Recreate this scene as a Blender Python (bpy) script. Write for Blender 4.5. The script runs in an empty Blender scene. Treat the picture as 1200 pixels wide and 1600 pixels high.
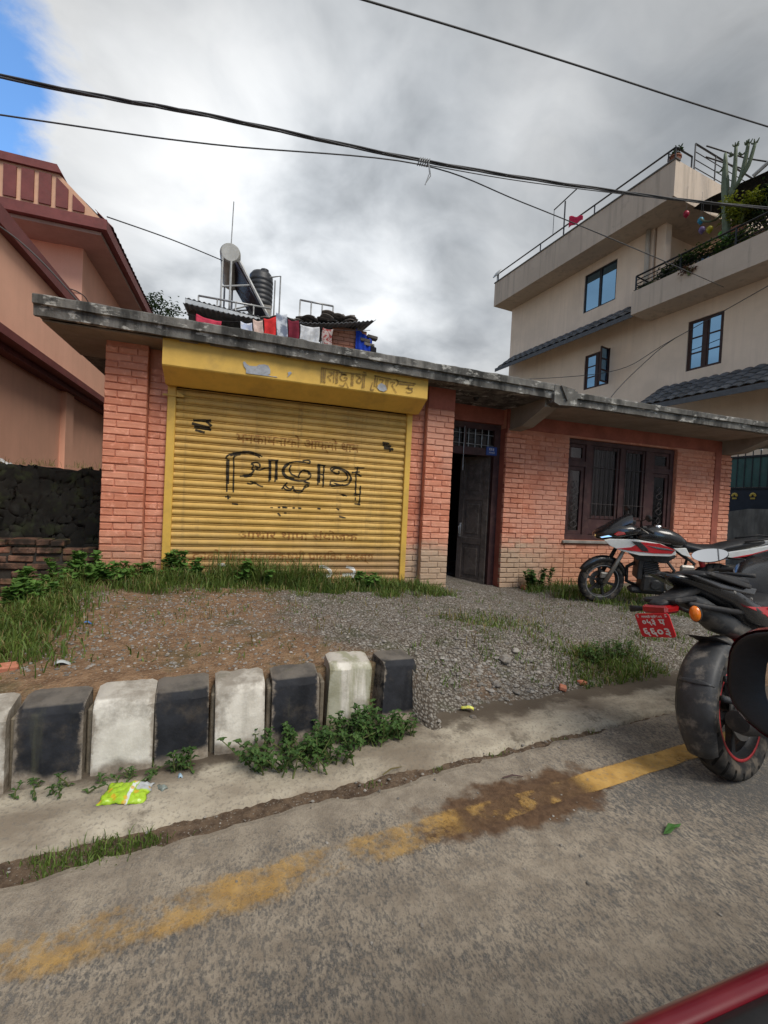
import bpy, bmesh, math, random
import numpy as np
from mathutils import Vector, Matrix, noise as mnoise

R = math.radians
random.seed(7)
S = bpy.context.scene
COL = S.collection

# ---------------------------------------------------------------- camera
cam_d = bpy.data.cameras.new('camera')
cam_d.sensor_fit = 'HORIZONTAL'; cam_d.sensor_width = 36.0
cam_d.lens = 680 / 1200 * 36
cam_d.clip_start = 0.02; cam_d.clip_end = 2000
cam = bpy.data.objects.new('camera', cam_d); COL.objects.link(cam)
CAM = Vector((0, 0, 1.25))
cam.matrix_world = (Matrix.Translation(CAM) @ Matrix.Rotation(R(-18.4), 4, 'Z') @ Matrix.Rotation(R(90 - 1.2), 4, 'X')
                    @ Matrix.Rotation(R(2.8), 4, 'Z'))
S.camera = cam
# ---------------------------------------------------------------- exposure
S.view_settings.view_transform = 'Standard'
S.view_settings.look = 'None'
S.view_settings.exposure = 1.06
S.view_settings.gamma = 1.0
try: S.view_settings.use_curve_mapping = False
except Exception: pass
# ---------------------------------------------------------------- sky and sun
SUN_AZ, SUN_EL = R(155), R(50)         # high veiled sun over the road behind the camera
sun_dir = Vector((math.sin(SUN_AZ) * math.cos(SUN_EL), math.cos(SUN_AZ) * math.cos(SUN_EL), math.sin(SUN_EL)))
glow_dir = Vector((0.13, 1.0, 0.50)).normalized()
W = bpy.data.worlds.new('World'); S.world = W; W.use_nodes = True
wt = W.node_tree; wt.nodes.clear()

class NT:
    """small helper to wire shader nodes"""
    def __init__(s, tree): s.t = tree
    def n(s, kind, **kw):
        nd = s.t.nodes.new(kind)
        for k, v in kw.items(): setattr(nd, k, v)
        return nd
    def put(s, sock, v):
        if v is None: return
        if isinstance(v, bpy.types.NodeSocket): s.t.links.new(v, sock)
        else:
            if sock.type == 'RGBA' and len(v) == 3: v = (*v, 1)
            sock.default_value = v
    def math(s, op, a, b=None, c=None, clamp=False):
        nd = s.n('ShaderNodeMath', operation=op, use_clamp=clamp)
        for i, v in enumerate((a, b, c)): s.put(nd.inputs[i], v)
        return nd.outputs[0]
    def vmath(s, op, a, b=None):
        nd = s.n('ShaderNodeVectorMath', operation=op)
        s.put(nd.inputs[0], a); s.put(nd.inputs[1], b)
        return nd.outputs['Value'] if op in ('DOT_PRODUCT', 'LENGTH') else nd.outputs[0]
    def scale(s, v, k):
        nd = s.n('ShaderNodeVectorMath', operation='SCALE'); s.put(nd.inputs[0], v); s.put(nd.inputs['Scale'], k); return nd.outputs[0]
    def noise(s, vec, scale, detail=4, rough=.55, dist=0, off=None):
        if off is not None: vec = s.vmath('ADD', vec, off)
        nd = s.n('ShaderNodeTexNoise'); s.put(nd.inputs['Vector'], vec); nd.inputs['Scale'].default_value = scale
        nd.inputs['Detail'].default_value = detail; nd.inputs['Roughness'].default_value = rough; nd.inputs['Distortion'].default_value = dist
        return nd.outputs[0]
    def voro(s, vec, scale, out='Distance', feature='F1', rnd=1.0):
        nd = s.n('ShaderNodeTexVoronoi', feature=feature); s.put(nd.inputs['Vector'], vec); nd.inputs['Scale'].default_value = scale
        nd.inputs['Randomness'].default_value = rnd
        return nd.outputs[out]
    def ss(s, x, a, b, lo=0., hi=1.):
        nd = s.n('ShaderNodeMapRange', interpolation_type='SMOOTHSTEP'); s.put(nd.inputs[0], x)
        for i, v in enumerate((a, b, lo, hi)): s.put(nd.inputs[i + 1], v)
        return nd.outputs[0]
    def mix(s, f, a, b, mode='MIX'):
        nd = s.n('ShaderNodeMix', data_type='RGBA', blend_type=mode); s.put(nd.inputs[0], f); s.put(nd.inputs[6], a); s.put(nd.inputs[7], b)
        return nd.outputs[2]
    def xyz(s, v):
        nd = s.n('ShaderNodeSeparateXYZ'); s.put(nd.inputs[0], v); return nd.outputs
    def comb(s, x, y, z):
        nd = s.n('ShaderNodeCombineXYZ')
        for i, v in enumerate((x, y, z)): s.put(nd.inputs[i], v)
        return nd.outputs[0]
    def val(s, f):                      # grey multiplier from a 0..1 socket
        return f
    def hsv(s, col, h=.5, sat=1., v=1.):
        nd = s.n('ShaderNodeHueSaturation'); s.put(nd.inputs['Color'], col)
        s.put(nd.inputs['Hue'], h); s.put(nd.inputs['Saturation'], sat); s.put(nd.inputs['Value'], v); return nd.outputs[0]

w = NT(wt)
skyn = w.n('ShaderNodeTexSky', sky_type='NISHITA', sun_disc=False, sun_elevation=SUN_EL, sun_rotation=SUN_AZ, air_density=1.0, dust_density=.6, ozone_density=1.5)
gen = w.n('ShaderNodeTexCoord').outputs['Generated']
dirv = w.vmath('NORMALIZE', gen)
dx, dy, dz = w.xyz(dirv)
zz = w.math('ADD', w.math('MAXIMUM', dz, 0.0), .22)
flat = w.comb(w.math('DIVIDE', dx, zz), w.math('DIVIDE', dy, zz), w.math('MULTIPLY', dz, .35))
warp = w.noise(flat, 1.1, 4, .5)
fl2 = w.vmath('ADD', flat, w.comb(w.math('MULTIPLY', warp, .5), w.math('MULTIPLY', warp, .35), 0.0))
big = w.noise(fl2, .85, 5, .5, 0, (3.1, 1.7, 0.4))
med = w.noise(fl2, 1.9, 6, .52, 0, (7.3, 2.2, 1.0))
# the cloud deck thins out towards the west (left), where blue sky shows
west = w.math('ADD', w.math('MULTIPLY', dx, .93), w.math('MULTIPLY', dy, .12))
cover = w.math('ADD', w.math('ADD', w.math('MULTIPLY', w.math('SUBTRACT', big, .5), .75), w.math('MULTIPLY', w.math('SUBTRACT', w.noise(fl2, 3.6, 7, .6, 0, (2.2, 5.1, 0)), .5), .85)),
               w.math('ADD', w.ss(west, -.37, -.02, -.35, .40), w.math('ADD', w.ss(west, -.40, -.60, 0., .72), w.ss(dz, .60, .80, 0., .45))))
cmask = w.ss(cover, -.12, .09)
glow = w.vmath('DOT_PRODUCT', dirv, tuple(glow_dir))
g1 = w.math('POWER', w.math('MAXIMUM', glow, 0.0), 14.0)
thin = w.ss(w.math('ADD', w.math('MULTIPLY', big, .35), w.math('MULTIPLY', med, .65)), .34, .68, 1., 0.)   # thin parts glow
rim = w.math('SUBTRACT', 1.0, w.ss(cover, -.02, .15))                     # bright edges next to the blue
lum = w.math('ADD', w.math('ADD', 1.16, w.math('MULTIPLY', thin, .72)), w.math('MULTIPLY', w.math('SUBTRACT', w.noise(fl2, 4.2, 6, .55, .4, (1.4, 8.2, 0)), .5), 1.15))
lum = w.math('ADD', lum, w.math('MULTIPLY', w.math('MULTIPLY', g1, thin), 3.0))
lum = w.math('ADD', lum, w.math('MULTIPLY', g1, .15))
lum = w.math('ADD', lum, w.math('MULTIPLY', rim, .22))
ccol = w.mix(1.0, w.comb(lum, lum, lum), w.mix(thin, (.90, .975, 1.06), (.985, 1., 1.01)), 'MULTIPLY')
skyblue = w.mix(1.0, skyn.outputs[0], (.66, .90, 1.08), 'MULTIPLY')
final = w.mix(cmask, skyblue, ccol)
bg = w.n('ShaderNodeBackground'); bg.inputs['Strength'].default_value = 0.135
wt.links.new(final, bg.inputs['Color'])
wo = w.n('ShaderNodeOutputWorld'); wt.links.new(bg.outputs[0], wo.inputs[0])

sl = bpy.data.lights.new('sun', 'SUN'); sl.energy = 1.5; sl.angle = R(30); sl.color = (1, .945, .86)
so = bpy.data.objects.new('sun', sl); COL.objects.link(so)
so.rotation_euler = sun_dir.to_track_quat('Z', 'Y').to_euler()

# ---------------------------------------------------------------- mesh helpers
class MB:
    def __init__(s): s.v = []; s.f = []
    def add(s, vs, fs):
        o = len(s.v); s.v += [tuple(p) for p in vs]; s.f += [tuple(i + o for i in f) for f in fs]; return s
    def box(s, x0, x1, y0, y1, z0, z1):
        return s.add([(x0, y0, z0), (x1, y0, z0), (x1, y1, z0), (x0, y1, z0), (x0, y0, z1), (x1, y0, z1), (x1, y1, z1), (x0, y1, z1)],
                     [(3, 2, 1, 0), (4, 5, 6, 7), (0, 1, 5, 4), (1, 2, 6, 5), (2, 3, 7, 6), (3, 0, 4, 7)])
    def cbox(s, x0, x1, y0, y1, z0, z1, c=.01, M=None):
        """box with chamfered edges (24 verts)"""
        P = []; idx = {}
        X = (x0, x1); Y = (y0, y1); Z = (z0, z1)
        for a in (0, 1):
            for b in (0, 1):
                for d in (0, 1):
                    sx = c if a == 0 else -c; sy = c if b == 0 else -c; sz = c if d == 0 else -c
                    for k in range(3):
                        p = [X[a] + sx, Y[b] + sy, Z[d] + sz]; p[k] = (X, Y, Z)[k][(a, b, d)[k]]
                        idx[(a, b, d, k)] = len(P); P.append(p)
        F = []
        def q(l): F.append([idx[i] for i in l])
        for s_ in (0, 1):
            for ax in range(3):
                o = [i for i in range(3) if i != ax]
                loop = []
                for (u, v_) in ((0, 0), (1, 0), (1, 1), (0, 1)):
                    t = [0, 0, 0]; t[ax] = s_; t[o[0]] = u; t[o[1]] = v_; loop.append((*t, ax))
                q(loop)
        for ax in range(3):            # edge chamfers along ax
            o = [i for i in range(3) if i != ax]
            for u in (0, 1):
                for v_ in (0, 1):
                    t0 = [0, 0, 0]; t0[o[0]] = u; t0[o[1]] = v_; t1 = list(t0); t1[ax] = 1
                    q([(*t0, o[0]), (*t1, o[0]), (*t1, o[1]), (*t0, o[1])])
        for a in (0, 1):
            for b in (0, 1):
                for d in (0, 1): q([(a, b, d, 0), (a, b, d, 1), (a, b, d, 2)])
        if M is not None: P = [M @ Vector(p) for p in P]
        return s.add(P, F)
    def tube(s, pts, r, n=8, cap=True):
        pts = [Vector(p) for p in pts]; k = len(pts)
        rs = r if isinstance(r, (list, tuple)) else [r] * k
        T = [(pts[min(i + 1, k - 1)] - pts[max(i - 1, 0)]).normalized() for i in range(k)]
        a = Vector((0, 0, 1)) if abs(T[0].z) < .9 else Vector((1, 0, 0))
        u = T[0].cross(a).normalized(); vs = []
        for i in range(k):
            u = (u - T[i] * u.dot(T[i])); u = u.normalized() if u.length > 1e-6 else T[i].orthogonal().normalized()
            w_ = T[i].cross(u)
            for j in range(n):
                an = 2 * math.pi * j / n; vs.append(pts[i] + (u * math.cos(an) + w_ * math.sin(an)) * rs[i])
        fs = [(i * n + j, i * n + (j + 1) % n, (i + 1) * n + (j + 1) % n, (i + 1) * n + j) for i in range(k - 1) for j in range(n)]
        if cap: fs += [tuple(range(n - 1, -1, -1)), tuple(range((k - 1) * n, k * n))]
        return s.add(vs, fs)
    def rings(s, rs, closed=True, cap=True, loop=False):
        n = len(rs[0]); vs = [p for r_ in rs for p in r_]; k = len(rs); fs = []
        for i in range(k if loop else k - 1):
            i2 = (i + 1) % k
            for j in range(n if closed else n - 1):
                fs.append((i * n + j, i * n + (j + 1) % n, i2 * n + (j + 1) % n, i2 * n + j))
        if cap and closed and not loop: fs += [tuple(range(n - 1, -1, -1)), tuple(range((k - 1) * n, k * n))]
        return s.add(vs, fs)
    def lathe(s, prof, n=24, M=None, loop=False, a0=0., a1=2 * math.pi):
        """profile of (r, h) about local Z; M places it"""
        M = M or Matrix.Identity(4); full = abs(a1 - a0) > 6.28
        rs = []
        cnt = n if full else n + 1
        for i in range(cnt):
            a = a0 + (a1 - a0) * i / n
            rs.append([M @ Vector((r_ * math.cos(a), r_ * math.sin(a), h)) for r_, h in prof])
        return s.rings(rs, closed=loop, cap=False, loop=full)
    def prism(s, poly, y0, y1, M=None, axis='y'):
        """polygon in (x,z) extruded along y"""
        n = len(poly)
        if axis == 'y': A = [(p[0], y0, p[1]) for p in poly]; B = [(p[0], y1, p[1]) for p in poly]
        elif axis == 'x': A = [(y0, p[0], p[1]) for p in poly]; B = [(y1, p[0], p[1]) for p in poly]
        else: A = [(p[0], p[1], y0) for p in poly]; B = [(p[0], p[1], y1) for p in poly]
        V = A + B
        if M is not None: V = [M @ Vector(p) for p in V]
        return s.add(V, [tuple(range(n)), tuple(range(2 * n - 1, n - 1, -1))] + [(i, i + n, (i + 1) % n + n, (i + 1) % n) for i in range(n)])
    def grid(s, fn, nu, nv):
        vs = [fn(i / nu, j / nv) for j in range(nv + 1) for i in range(nu + 1)]
        return s.add(vs, [(j * (nu + 1) + i, j * (nu + 1) + i + 1, (j + 1) * (nu + 1) + i + 1, (j + 1) * (nu + 1) + i) for j in range(nv) for i in range(nu)])
    def mesh(s, name, smooth=False, fix=True):
        me = bpy.data.meshes.new(name); me.from_pydata(s.v, [], s.f)
        if fix:
            bm = bmesh.new(); bm.from_mesh(me); bmesh.ops.recalc_face_normals(bm, faces=bm.faces); bm.to_mesh(me); bm.free()
        if smooth: me.polygons.foreach_set('use_smooth', [True] * len(me.polygons))
        me.update(); return me
    def build(s, name, m=None, parent=None, smooth=False, fix=True, bevel=0, seg=2, angle=None, M=None):
        me = s.mesh(name, smooth, fix)
        o = link(name, me, m, parent)
        if M is not None: o.matrix_local = M
        if angle and smooth:
            try: me.set_sharp_from_angle(angle=R(angle))
            except Exception: pass
        if bevel:
            md = o.modifiers.new('bevel', 'BEVEL'); md.width = bevel; md.segments = seg; md.limit_method = 'ANGLE'; md.angle_limit = R(40)
        return o

def link(name, me, m=None, parent=None):
    o = bpy.data.objects.new(name, me); COL.objects.link(o)
    if m is not None and hasattr(me, 'materials') and len(me.materials) == 0: me.materials.append(m)
    if parent is not None: o.parent = parent
    return o
def tag(o, label=None, cat=None, group=None, kind=None):
    if label: o['label'] = label
    if cat: o['category'] = cat
    if group: o['group'] = group
    if kind: o['kind'] = kind
    return o
def thing(name, label, cat, loc=(0, 0, 0), rz=0, group=None):
    o = bpy.data.objects.new(name, None); COL.objects.link(o); o.location = loc; o.rotation_euler = (0, 0, rz)
    o.empty_display_size = .1
    return tag(o, label, cat, group)
def copy_tree(o, parent=None):
    c = o.copy(); COL.objects.link(c); c.parent = parent
    for ch in list(o.children): copy_tree(ch, c)
    return c
def superring(x, zc, hw, hh, n=20, e=2.5, yc=0.):
    r_ = []
    for j in range(n):
        a = 2 * math.pi * j / n; ca, sa = math.cos(a), math.sin(a)
        r_.append((x, yc + hw * math.copysign(abs(ca) ** (2 / e), ca), zc + hh * math.copysign(abs(sa) ** (2 / e), sa)))
    return r_
def lerp_table(t, x):
    if x <= t[0][0]: return t[0][1]
    for (a, va), (b, vb) in zip(t, t[1:]):
        if x <= b: k = (x - a) / (b - a); k = k * k * (3 - 2 * k); return va + (vb - va) * k
    return t[-1][1]
def fbm(x, y, z=0., o=4):
    return mnoise.fractal(Vector((x, y, z)), 1.0, 2.0, o)
def sstep(a, b, x):
    k = min(1, max(0, (x - a) / (b - a))); return k * k * (3 - 2 * k)

# ---------------------------------------------------------------- materials
MATS = {}
def new_mat(name):
    m = bpy.data.materials.new(name); m.use_nodes = True; m.node_tree.nodes.clear(); t = NT(m.node_tree)
    out = t.n('ShaderNodeOutputMaterial'); b = t.n('ShaderNodeBsdfPrincipled'); m.node_tree.links.new(b.outputs[0], out.inputs[0])
    t.b = b; t.out = out; t.pos = t.n('ShaderNodeNewGeometry').outputs['Position']
    MATS[name] = m; return m, t
def finish(t, col, rough=.8, bump=None, bstr=.3, bdist=.01, metal=0, spec=.3):
    t.put(t.b.inputs['Base Color'], col); t.put(t.b.inputs['Roughness'], rough); t.put(t.b.inputs['Metallic'], metal)
    t.put(t.b.inputs['Specular IOR Level'], spec)
    if bump is not None:
        nd = t.n('ShaderNodeBump'); t.put(nd.inputs['Height'], bump); nd.inputs['Strength'].default_value = bstr; nd.inputs['Distance'].default_value = bdist
        t.t.links.new(nd.outputs[0], t.b.inputs['Normal'])
def mat(name, c, rough=.7, var=.2, sc=5, dirt=None, dirt_amt=.3, bump=.15, bsc=80, metal=0, spec=.35, coat=0, rnd=0, hue=0):
    """plain surface with uneven tone, optional dirt colour, fine bump"""
    m, t = new_mat(name)
    n1 = t.noise(t.pos, sc, 5, .6); n2 = t.noise(t.pos, sc * 6, 4, .6)
    f = t.math('ADD', t.math('MULTIPLY', n1, .7), t.math('MULTIPLY', n2, .3))
    lo = tuple(x * (1 - var) for x in c); hi = tuple(min(1, x * (1 + var)) for x in c)
    col = t.mix(t.ss(f, .3, .7), lo, hi)
    if rnd:
        oi = t.n('ShaderNodeObjectInfo').outputs['Random']; ri = t.n('ShaderNodeNewGeometry').outputs['Random Per Island']
        k = t.math('FRACT', t.math('ADD', oi, ri))
        col = t.hsv(col, t.math('ADD', .5 - hue / 2, t.math('MULTIPLY', k, hue)), 1., t.math('ADD', 1 - rnd, t.math('MULTIPLY', k, 2 * rnd)))
    if dirt: col = t.mix(t.math('MULTIPLY', t.ss(t.noise(t.pos, sc * 1.7, 6, .65, 0, (5, 3, 1)), .48, .68), dirt_amt), col, dirt)
    rr = t.math('ADD', rough - .08, t.math('MULTIPLY', n2, .16)) if rough > .15 else rough
    finish(t, col, rr, t.noise(t.pos, bsc, 4, .6) if bump else None, bump or 0, .004, metal, spec)
    if coat: t.b.inputs['Coat Weight'].default_value = coat; t.b.inputs['Coat Roughness'].default_value = .08
    return m
# ================================================================= SETTING
def ya(X): return 1.70 + .12 * X            # asphalt edge
def yg(X): return 1.82 + .085 * X           # road side of the concrete gutter
def yk(X): return 2.17 + .075 * X           # foot of the verge / face of the kerb
BASE = [(-8, .05), (-2.4, .10), (-1.75, .26), (-1.3, .40), (-.7, .35), (1.95, .235), (2.5, .21), (3.6, .085), (4.6, .11), (8, .16), (16, .3)]
MID = [(1.0, .29), (2., .25), (3., .17), (4.5, .12), (8, .15), (16, .3)]
def hz(X, Y, rough=True):
    b = lerp_table(BASE, X)
    a = .325 + (b - .325) * sstep(0, 1, (Y - 2.35) / 2.3)
    m = lerp_table(MID, X)
    yy = Y - yk(X)
    c = (m + (b - m) * sstep(.9, 2.6, yy)) * sstep(-.12, .72, yy) + .004
    k = sstep(.95, 1.14, X)
    h = a * (1 - k) + c * k
    if rough:
        h += (.030 * fbm(X * 1.3, Y * 1.3) + .014 * fbm(X * 5, Y * 5, 3)) * sstep(-.05, .3, yy) * (1 if Y < 4.8 else .5)
    return h

# --- far ground sheet
m, t = new_mat('far_ground')
finish(t, t.mix(t.ss(t.noise(t.pos, .2, 5), .35, .65), (.10, .085, .06), (.14, .12, .09)), .9)
tag(MB().add([(-900, -900, -.35), (900, -900, -.35), (900, 900, -.35), (-900, 900, -.35)], [(0, 1, 2, 3)]).build('ground', m), kind='structure')

# --- road
m, t = new_mat('asphalt')
P = t.pos; px_, py_, pz_ = t.xyz(P)
str_ = t.vmath('MULTIPLY', P, (.35, 1.6, 1))                       # marks drawn out along the driving direction
d_big = t.noise(str_, 1.35, 5, .6, .3, (2, 4, 0))
fine = t.noise(t.vmath('MULTIPLY', P, (1.5, .8, 1)), 105, 3, .6); grit = t.noise(P, 300, 2, .5); mid_ = t.noise(t.vmath('MULTIPLY', P, (1.5, .8, 1)), 34, 5, .7)
lane = t.math('SUBTRACT', py_, t.math('MULTIPLY', px_, .12))
edge_dust = t.ss(lane, 1.02, 1.62)                                # sand washed to the roadside
dust = t.math('ADD', t.math('MULTIPLY', t.math('SUBTRACT', d_big, .47), 1.6), t.math('MULTIPLY', edge_dust, .26))
dust = t.math('ADD', dust, t.math('MULTIPLY', t.ss(px_, 1.0, 2.2), -.20))   # the lane is swept clean further on
pit = t.ss(t.math('ADD', t.math('MULTIPLY', fine, .55), t.math('MULTIPLY', mid_, .45)), .40, .60)
dm = t.ss(t.math('ADD', dust, t.math('MULTIPLY', t.math('SUBTRACT', pit, .5), .52)), -.32, .30)
asp = t.mix(t.ss(grit, .3, .7), (.060, .059, .058), (.155, .150, .142))
asp = t.mix(t.ss(mid_, .35, .7), asp, (.10, .095, .089))
snd = t.mix(t.ss(t.noise(P, 9, 5, .65), .3, .7), (.215, .182, .144), (.34, .295, .235))
snd = t.mix(t.ss(grit, .62, .72), snd, (.10, .085, .07))
col = t.mix(dm, asp, snd)
# spilled wet earth
ex = t.math('DIVIDE', t.math('SUBTRACT', px_, 1.24), .58); ey = t.math('DIVIDE', t.math('SUBTRACT', py_, t.math('ADD', 1.41, t.math('MULTIPLY', px_, .105))), .155)
er = t.math('ADD', t.math('SQRT', t.math('ADD', t.math('MULTIPLY', ex, ex), t.math('MULTIPLY', ey, ey))), t.math('MULTIPLY', t.math('SUBTRACT', t.noise(P, 7, 5, .6), .5), 1.5))
em = t.ss(er, 1.12, .74)
mudc = t.mix(t.ss(t.noise(P, 30, 5, .6), .35, .65), (.075, .040, .021), (.125, .071, .038))
col = t.mix(t.math('MULTIPLY', em, .93), col, mudc)
# dark tar spots
sp = t.ss(t.voro(P, 3.1), .075, .05); sp = t.math('MULTIPLY', sp, t.ss(t.noise(P, 1.3, 2), .5, .58))
col = t.mix(t.math('MULTIPLY', sp, .8), col, (.035, .035, .037))
bh = t.math('ADD', t.math('MULTIPLY', pit, -.6), t.math('MULTIPLY', grit, .9))
finish(t, col, t.math('SUBTRACT', .92, t.math('MULTIPLY', em, .12)), bh, .55, .006, 0, .25)
mb = MB(); xs = [-80, -30, -10, -4] + [-3 + .25 * i for i in range(45)] + [9, 14, 30, 80]
def aedge(x): return ya(x) + .030 * fbm(x * 2.2, 1) + .016 * fbm(x * 11, 5) + .008 * fbm(x * 38, 2)
xs = [-80, -30, -10, -4] + [-3 + .03 * i for i in range(340)] + [9, 14, 30, 80]
mb.rings([[(x, -9, 0), (x, -2, 0), (x, .6, .004), (x, ya(x) - .25, .004), (x, aedge(x) - .03, .003), (x, aedge(x), -.004), (x, aedge(x) + .012, -.03)] for x in xs], closed=False, cap=False)
tag(mb.build('road', m), kind='structure')

# --- earth-filled joint between asphalt and gutter
m, t = new_mat('joint_soil')
n_ = t.noise(t.pos, 24, 6, .65)
col = t.mix(t.ss(n_, .3, .7), (.055, .036, .024), (.15, .105, .07))
col = t.mix(t.ss(t.noise(t.pos, 130, 2), .62, .7), col, (.22, .2, .17))
finish(t, col, .95, n_, .8, .02)
mb = MB()
def joint(u, v):
    x = -4 + 20 * u; y0, y1 = ya(x) - .10, yg(x) + .10
    if abs(x) > 60: pass
    return (x, y0 + (y1 - y0) * v, -.012 - .010 * math.sin(math.pi * v) + .010 * fbm(x * 6, v * 4))
mb.grid(joint, 500, 8)
tag(mb.build('gutter_joint', m, smooth=True), kind='structure')

# --- concrete gutter strip
m, t = new_mat('gutter_concrete')
P = t.pos; px_, py_, pz_ = t.xyz(P)
a_ = t.noise(t.vmath('MULTIPLY', P, (.8, 1.6, 1)), 2.4, 6, .62); f_ = t.noise(P, 70, 4, .65)
col = t.mix(t.ss(a_, .32, .66), (.20, .165, .125), (.43, .385, .305))
col = t.mix(t.math('MULTIPLY', t.ss(f_, .5, .66), .55), col, (.15, .135, .115))
col = t.mix(t.math('MULTIPLY', t.ss(t.noise(P, 5, 6, .7, 0, (9, 1, 0)), .53, .68), .75), col, (.085, .068, .05))
gl = t.math('SUBTRACT', py_, t.math('MULTIPLY', px_, .075))
wet = t.math('ADD', gl, t.math('MULTIPLY', t.math('SUBTRACT', t.noise(P, 4.5, 5, .6), .5), .34))
col = t.mix(t.math('MULTIPLY', t.ss(wet, 2.04, 2.13), .9), col, (.075, .057, .041))          # silt against the kerb
finish(t, col, .92, t.math('ADD', t.math('MULTIPLY', f_, .6), t.math('MULTIPLY', a_, .5)), .6, .010)
mb = MB()
def gut(u, v):
    x = -4 + 14 * u; e = .032 * fbm(x * 2.6, 7) + .020 * fbm(x * 9, 2) + .012 * fbm(x * 30, 4)
    y0, y1 = yg(x) + e, yk(x) + .16
    if v == 0: return (x, y0 - .012, -.035)
    v = (v - 1 / 12) * 12 / 11
    return (x, y0 + (y1 - y0) * v, -.001 + .022 * sstep(0, .25, v) + .010 * v + .006 * fbm(x * 3, v * 3) + .003 * fbm(x * 14, v * 6))
mb.grid(gut, 900, 12)
tag(mb.build('gutter', m, smooth=True), kind='structure')

# --- verge
m, t = new_mat('verge_soil')
P = t.pos; px_, py_, pz_ = t.xyz(P)
big = t.noise(P, 1.1, 5, .6, 0, (4, 2, 0)); n2 = t.noise(P, 14, 6, .7); n3 = t.noise(P, 90, 3, .6)
soil = t.mix(t.ss(n2, .3, .7), (.125, .072, .040), (.265, .168, .098))
soil = t.mix(t.ss(n3, .55, .7), soil, (.29, .22, .155))
v1 = t.n('ShaderNodeTexVoronoi'); t.put(v1.inputs['Vector'], P); v1.inputs['Scale'].default_value = 62
gcol = t.xyz(v1.outputs['Color'])[0]
grav = t.mix(gcol, (.15, .135, .115), (.31, .285, .25))
grav = t.mix(t.ss(v1.outputs['Distance'], .32, .62), grav, (.085, .070, .055))
# gravel lies on the door path and along the shop front; bare red soil behind the left kerbs
gx = t.ss(t.math('ADD', px_, t.math('MULTIPLY', py_, -.15)), -.9, 1.2)
gm = t.math('ADD', t.math('MULTIPLY', t.math('SUBTRACT', big, .5), 1.6), t.math('SUBTRACT', t.math('MULTIPLY', gx, .66), .36))
gm = t.math('ADD', gm, t.math('MULTIPLY', t.ss(py_, 2.5, 3.9), .34))
gm = t.ss(t.math('ADD', gm, t.math('MULTIPLY', t.math('SUBTRACT', n2, .5), .5)), -.08, .30)
col = t.mix(gm, soil, grav)
col = t.mix(t.math('MULTIPLY', t.ss(t.noise(P, 3.2, 5, .65, 0, (1, 8, 2)), .52, .68), .55), col, (.05, .062, .026))  # thin moss and seedlings
finish(t, col, .95, t.math('ADD', t.math('MULTIPLY', v1.outputs['Distance'], -.5), n2), .9, .02)
NX, NY = 460, 120
mb = MB()
def vg(u, v):
    x = -7 + 23 * u if False else (-7 + 5.2 * u / .12 if u < .12 else (-1.8 + 8.3 * (u - .12) / .7 if u < .82 else 6.5 + 9.5 * (u - .82) / .18))
    y0 = yk(x) - .13 + .25 * (1 - sstep(.93, 1.06, x))
    y = y0 + (7.2 - y0) * (v ** 1.25)
    return (x, y, hz(x, y) if v > 0 else -.06)
mb.grid(vg, NX, NY)
verge = tag(mb.build('verge', m, smooth=True), kind='structure')

# --- worn yellow edge line
m, t = new_mat('worn_road_paint')
P = t.pos; px_, py_, pz_ = t.xyz(P)
f_ = t.noise(P, 60, 4, .6); b_ = t.noise(P, 5.5, 5, .65, 0, (1, 2, 0)); s_ = t.noise(t.vmath('MULTIPLY', P, (.5, 1, 1)), 2.2, 4, .6, 0, (6, 1, 0))
edge = t.ss(t.math('ABSOLUTE', t.math('SUBTRACT', t.math('SUBTRACT', py_, t.math('MULTIPLY', px_, .105)), 1.40)), .047, t.ss(px_, .3, 1.3, .11, .062), 0., -.34)
keep = t.math('ADD', t.ss(px_, 1.30, 1.66, .15, .40), edge)                        # nearly whole past the mud spill, rubbed away before it
k_ = t.math('ADD', t.math('ADD', t.math('MULTIPLY', t.math('SUBTRACT', b_, .5), .9), t.math('MULTIPLY', t.math('SUBTRACT', s_, .5), .9)), t.math('ADD', keep, t.math('MULTIPLY', t.math('SUBTRACT', f_, .5), .7)))
alpha = t.math('MULTIPLY', t.ss(k_, -.06, .30), t.ss(px_, 1.2, 1.6, .62, .86))
hole = t.math('MULTIPLY', t.ss(t.math('ABSOLUTE', t.math('SUBTRACT', px_, 1.20)), .42, .28), t.ss(t.noise(P, 8, 4), .50, .62, 1., 0.1))
alpha = t.math('MULTIPLY', alpha, t.math('SUBTRACT', 1., t.math('MULTIPLY', hole, .95)))
col = t.mix(t.ss(t.noise(P, 18, 5), .3, .7), (.46, .27, .075), (.60, .375, .12))
col = t.mix(t.math('MULTIPLY', t.ss(f_, .52, .66), .5), col, (.26, .20, .13))
finish(t, col, .8, f_, .3, .003)
tr = t.n('ShaderNodeBsdfTransparent'); mx = t.n('ShaderNodeMixShader')
t.t.links.new(alpha, mx.inputs[0]); t.t.links.new(tr.outputs[0], mx.inputs[1]); t.t.links.new(t.b.outputs[0], mx.inputs[2]); t.t.links.new(mx.outputs[0], t.out.inputs[0])
mb = MB()
yl = lambda x: 1.375 + .105 * x
wl = lambda x: .05 * (1 - sstep(.3, 1.3, x))
mb.rings([[(x, yl(x) - .035 - wl(x), .0085), (x, yl(x) + .085 + wl(x) * .8, .0085)] for x in [-6 + .5 * i for i in range(44)]], closed=False, cap=False)
tag(mb.build('road_marking', m), kind='structure')

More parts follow.
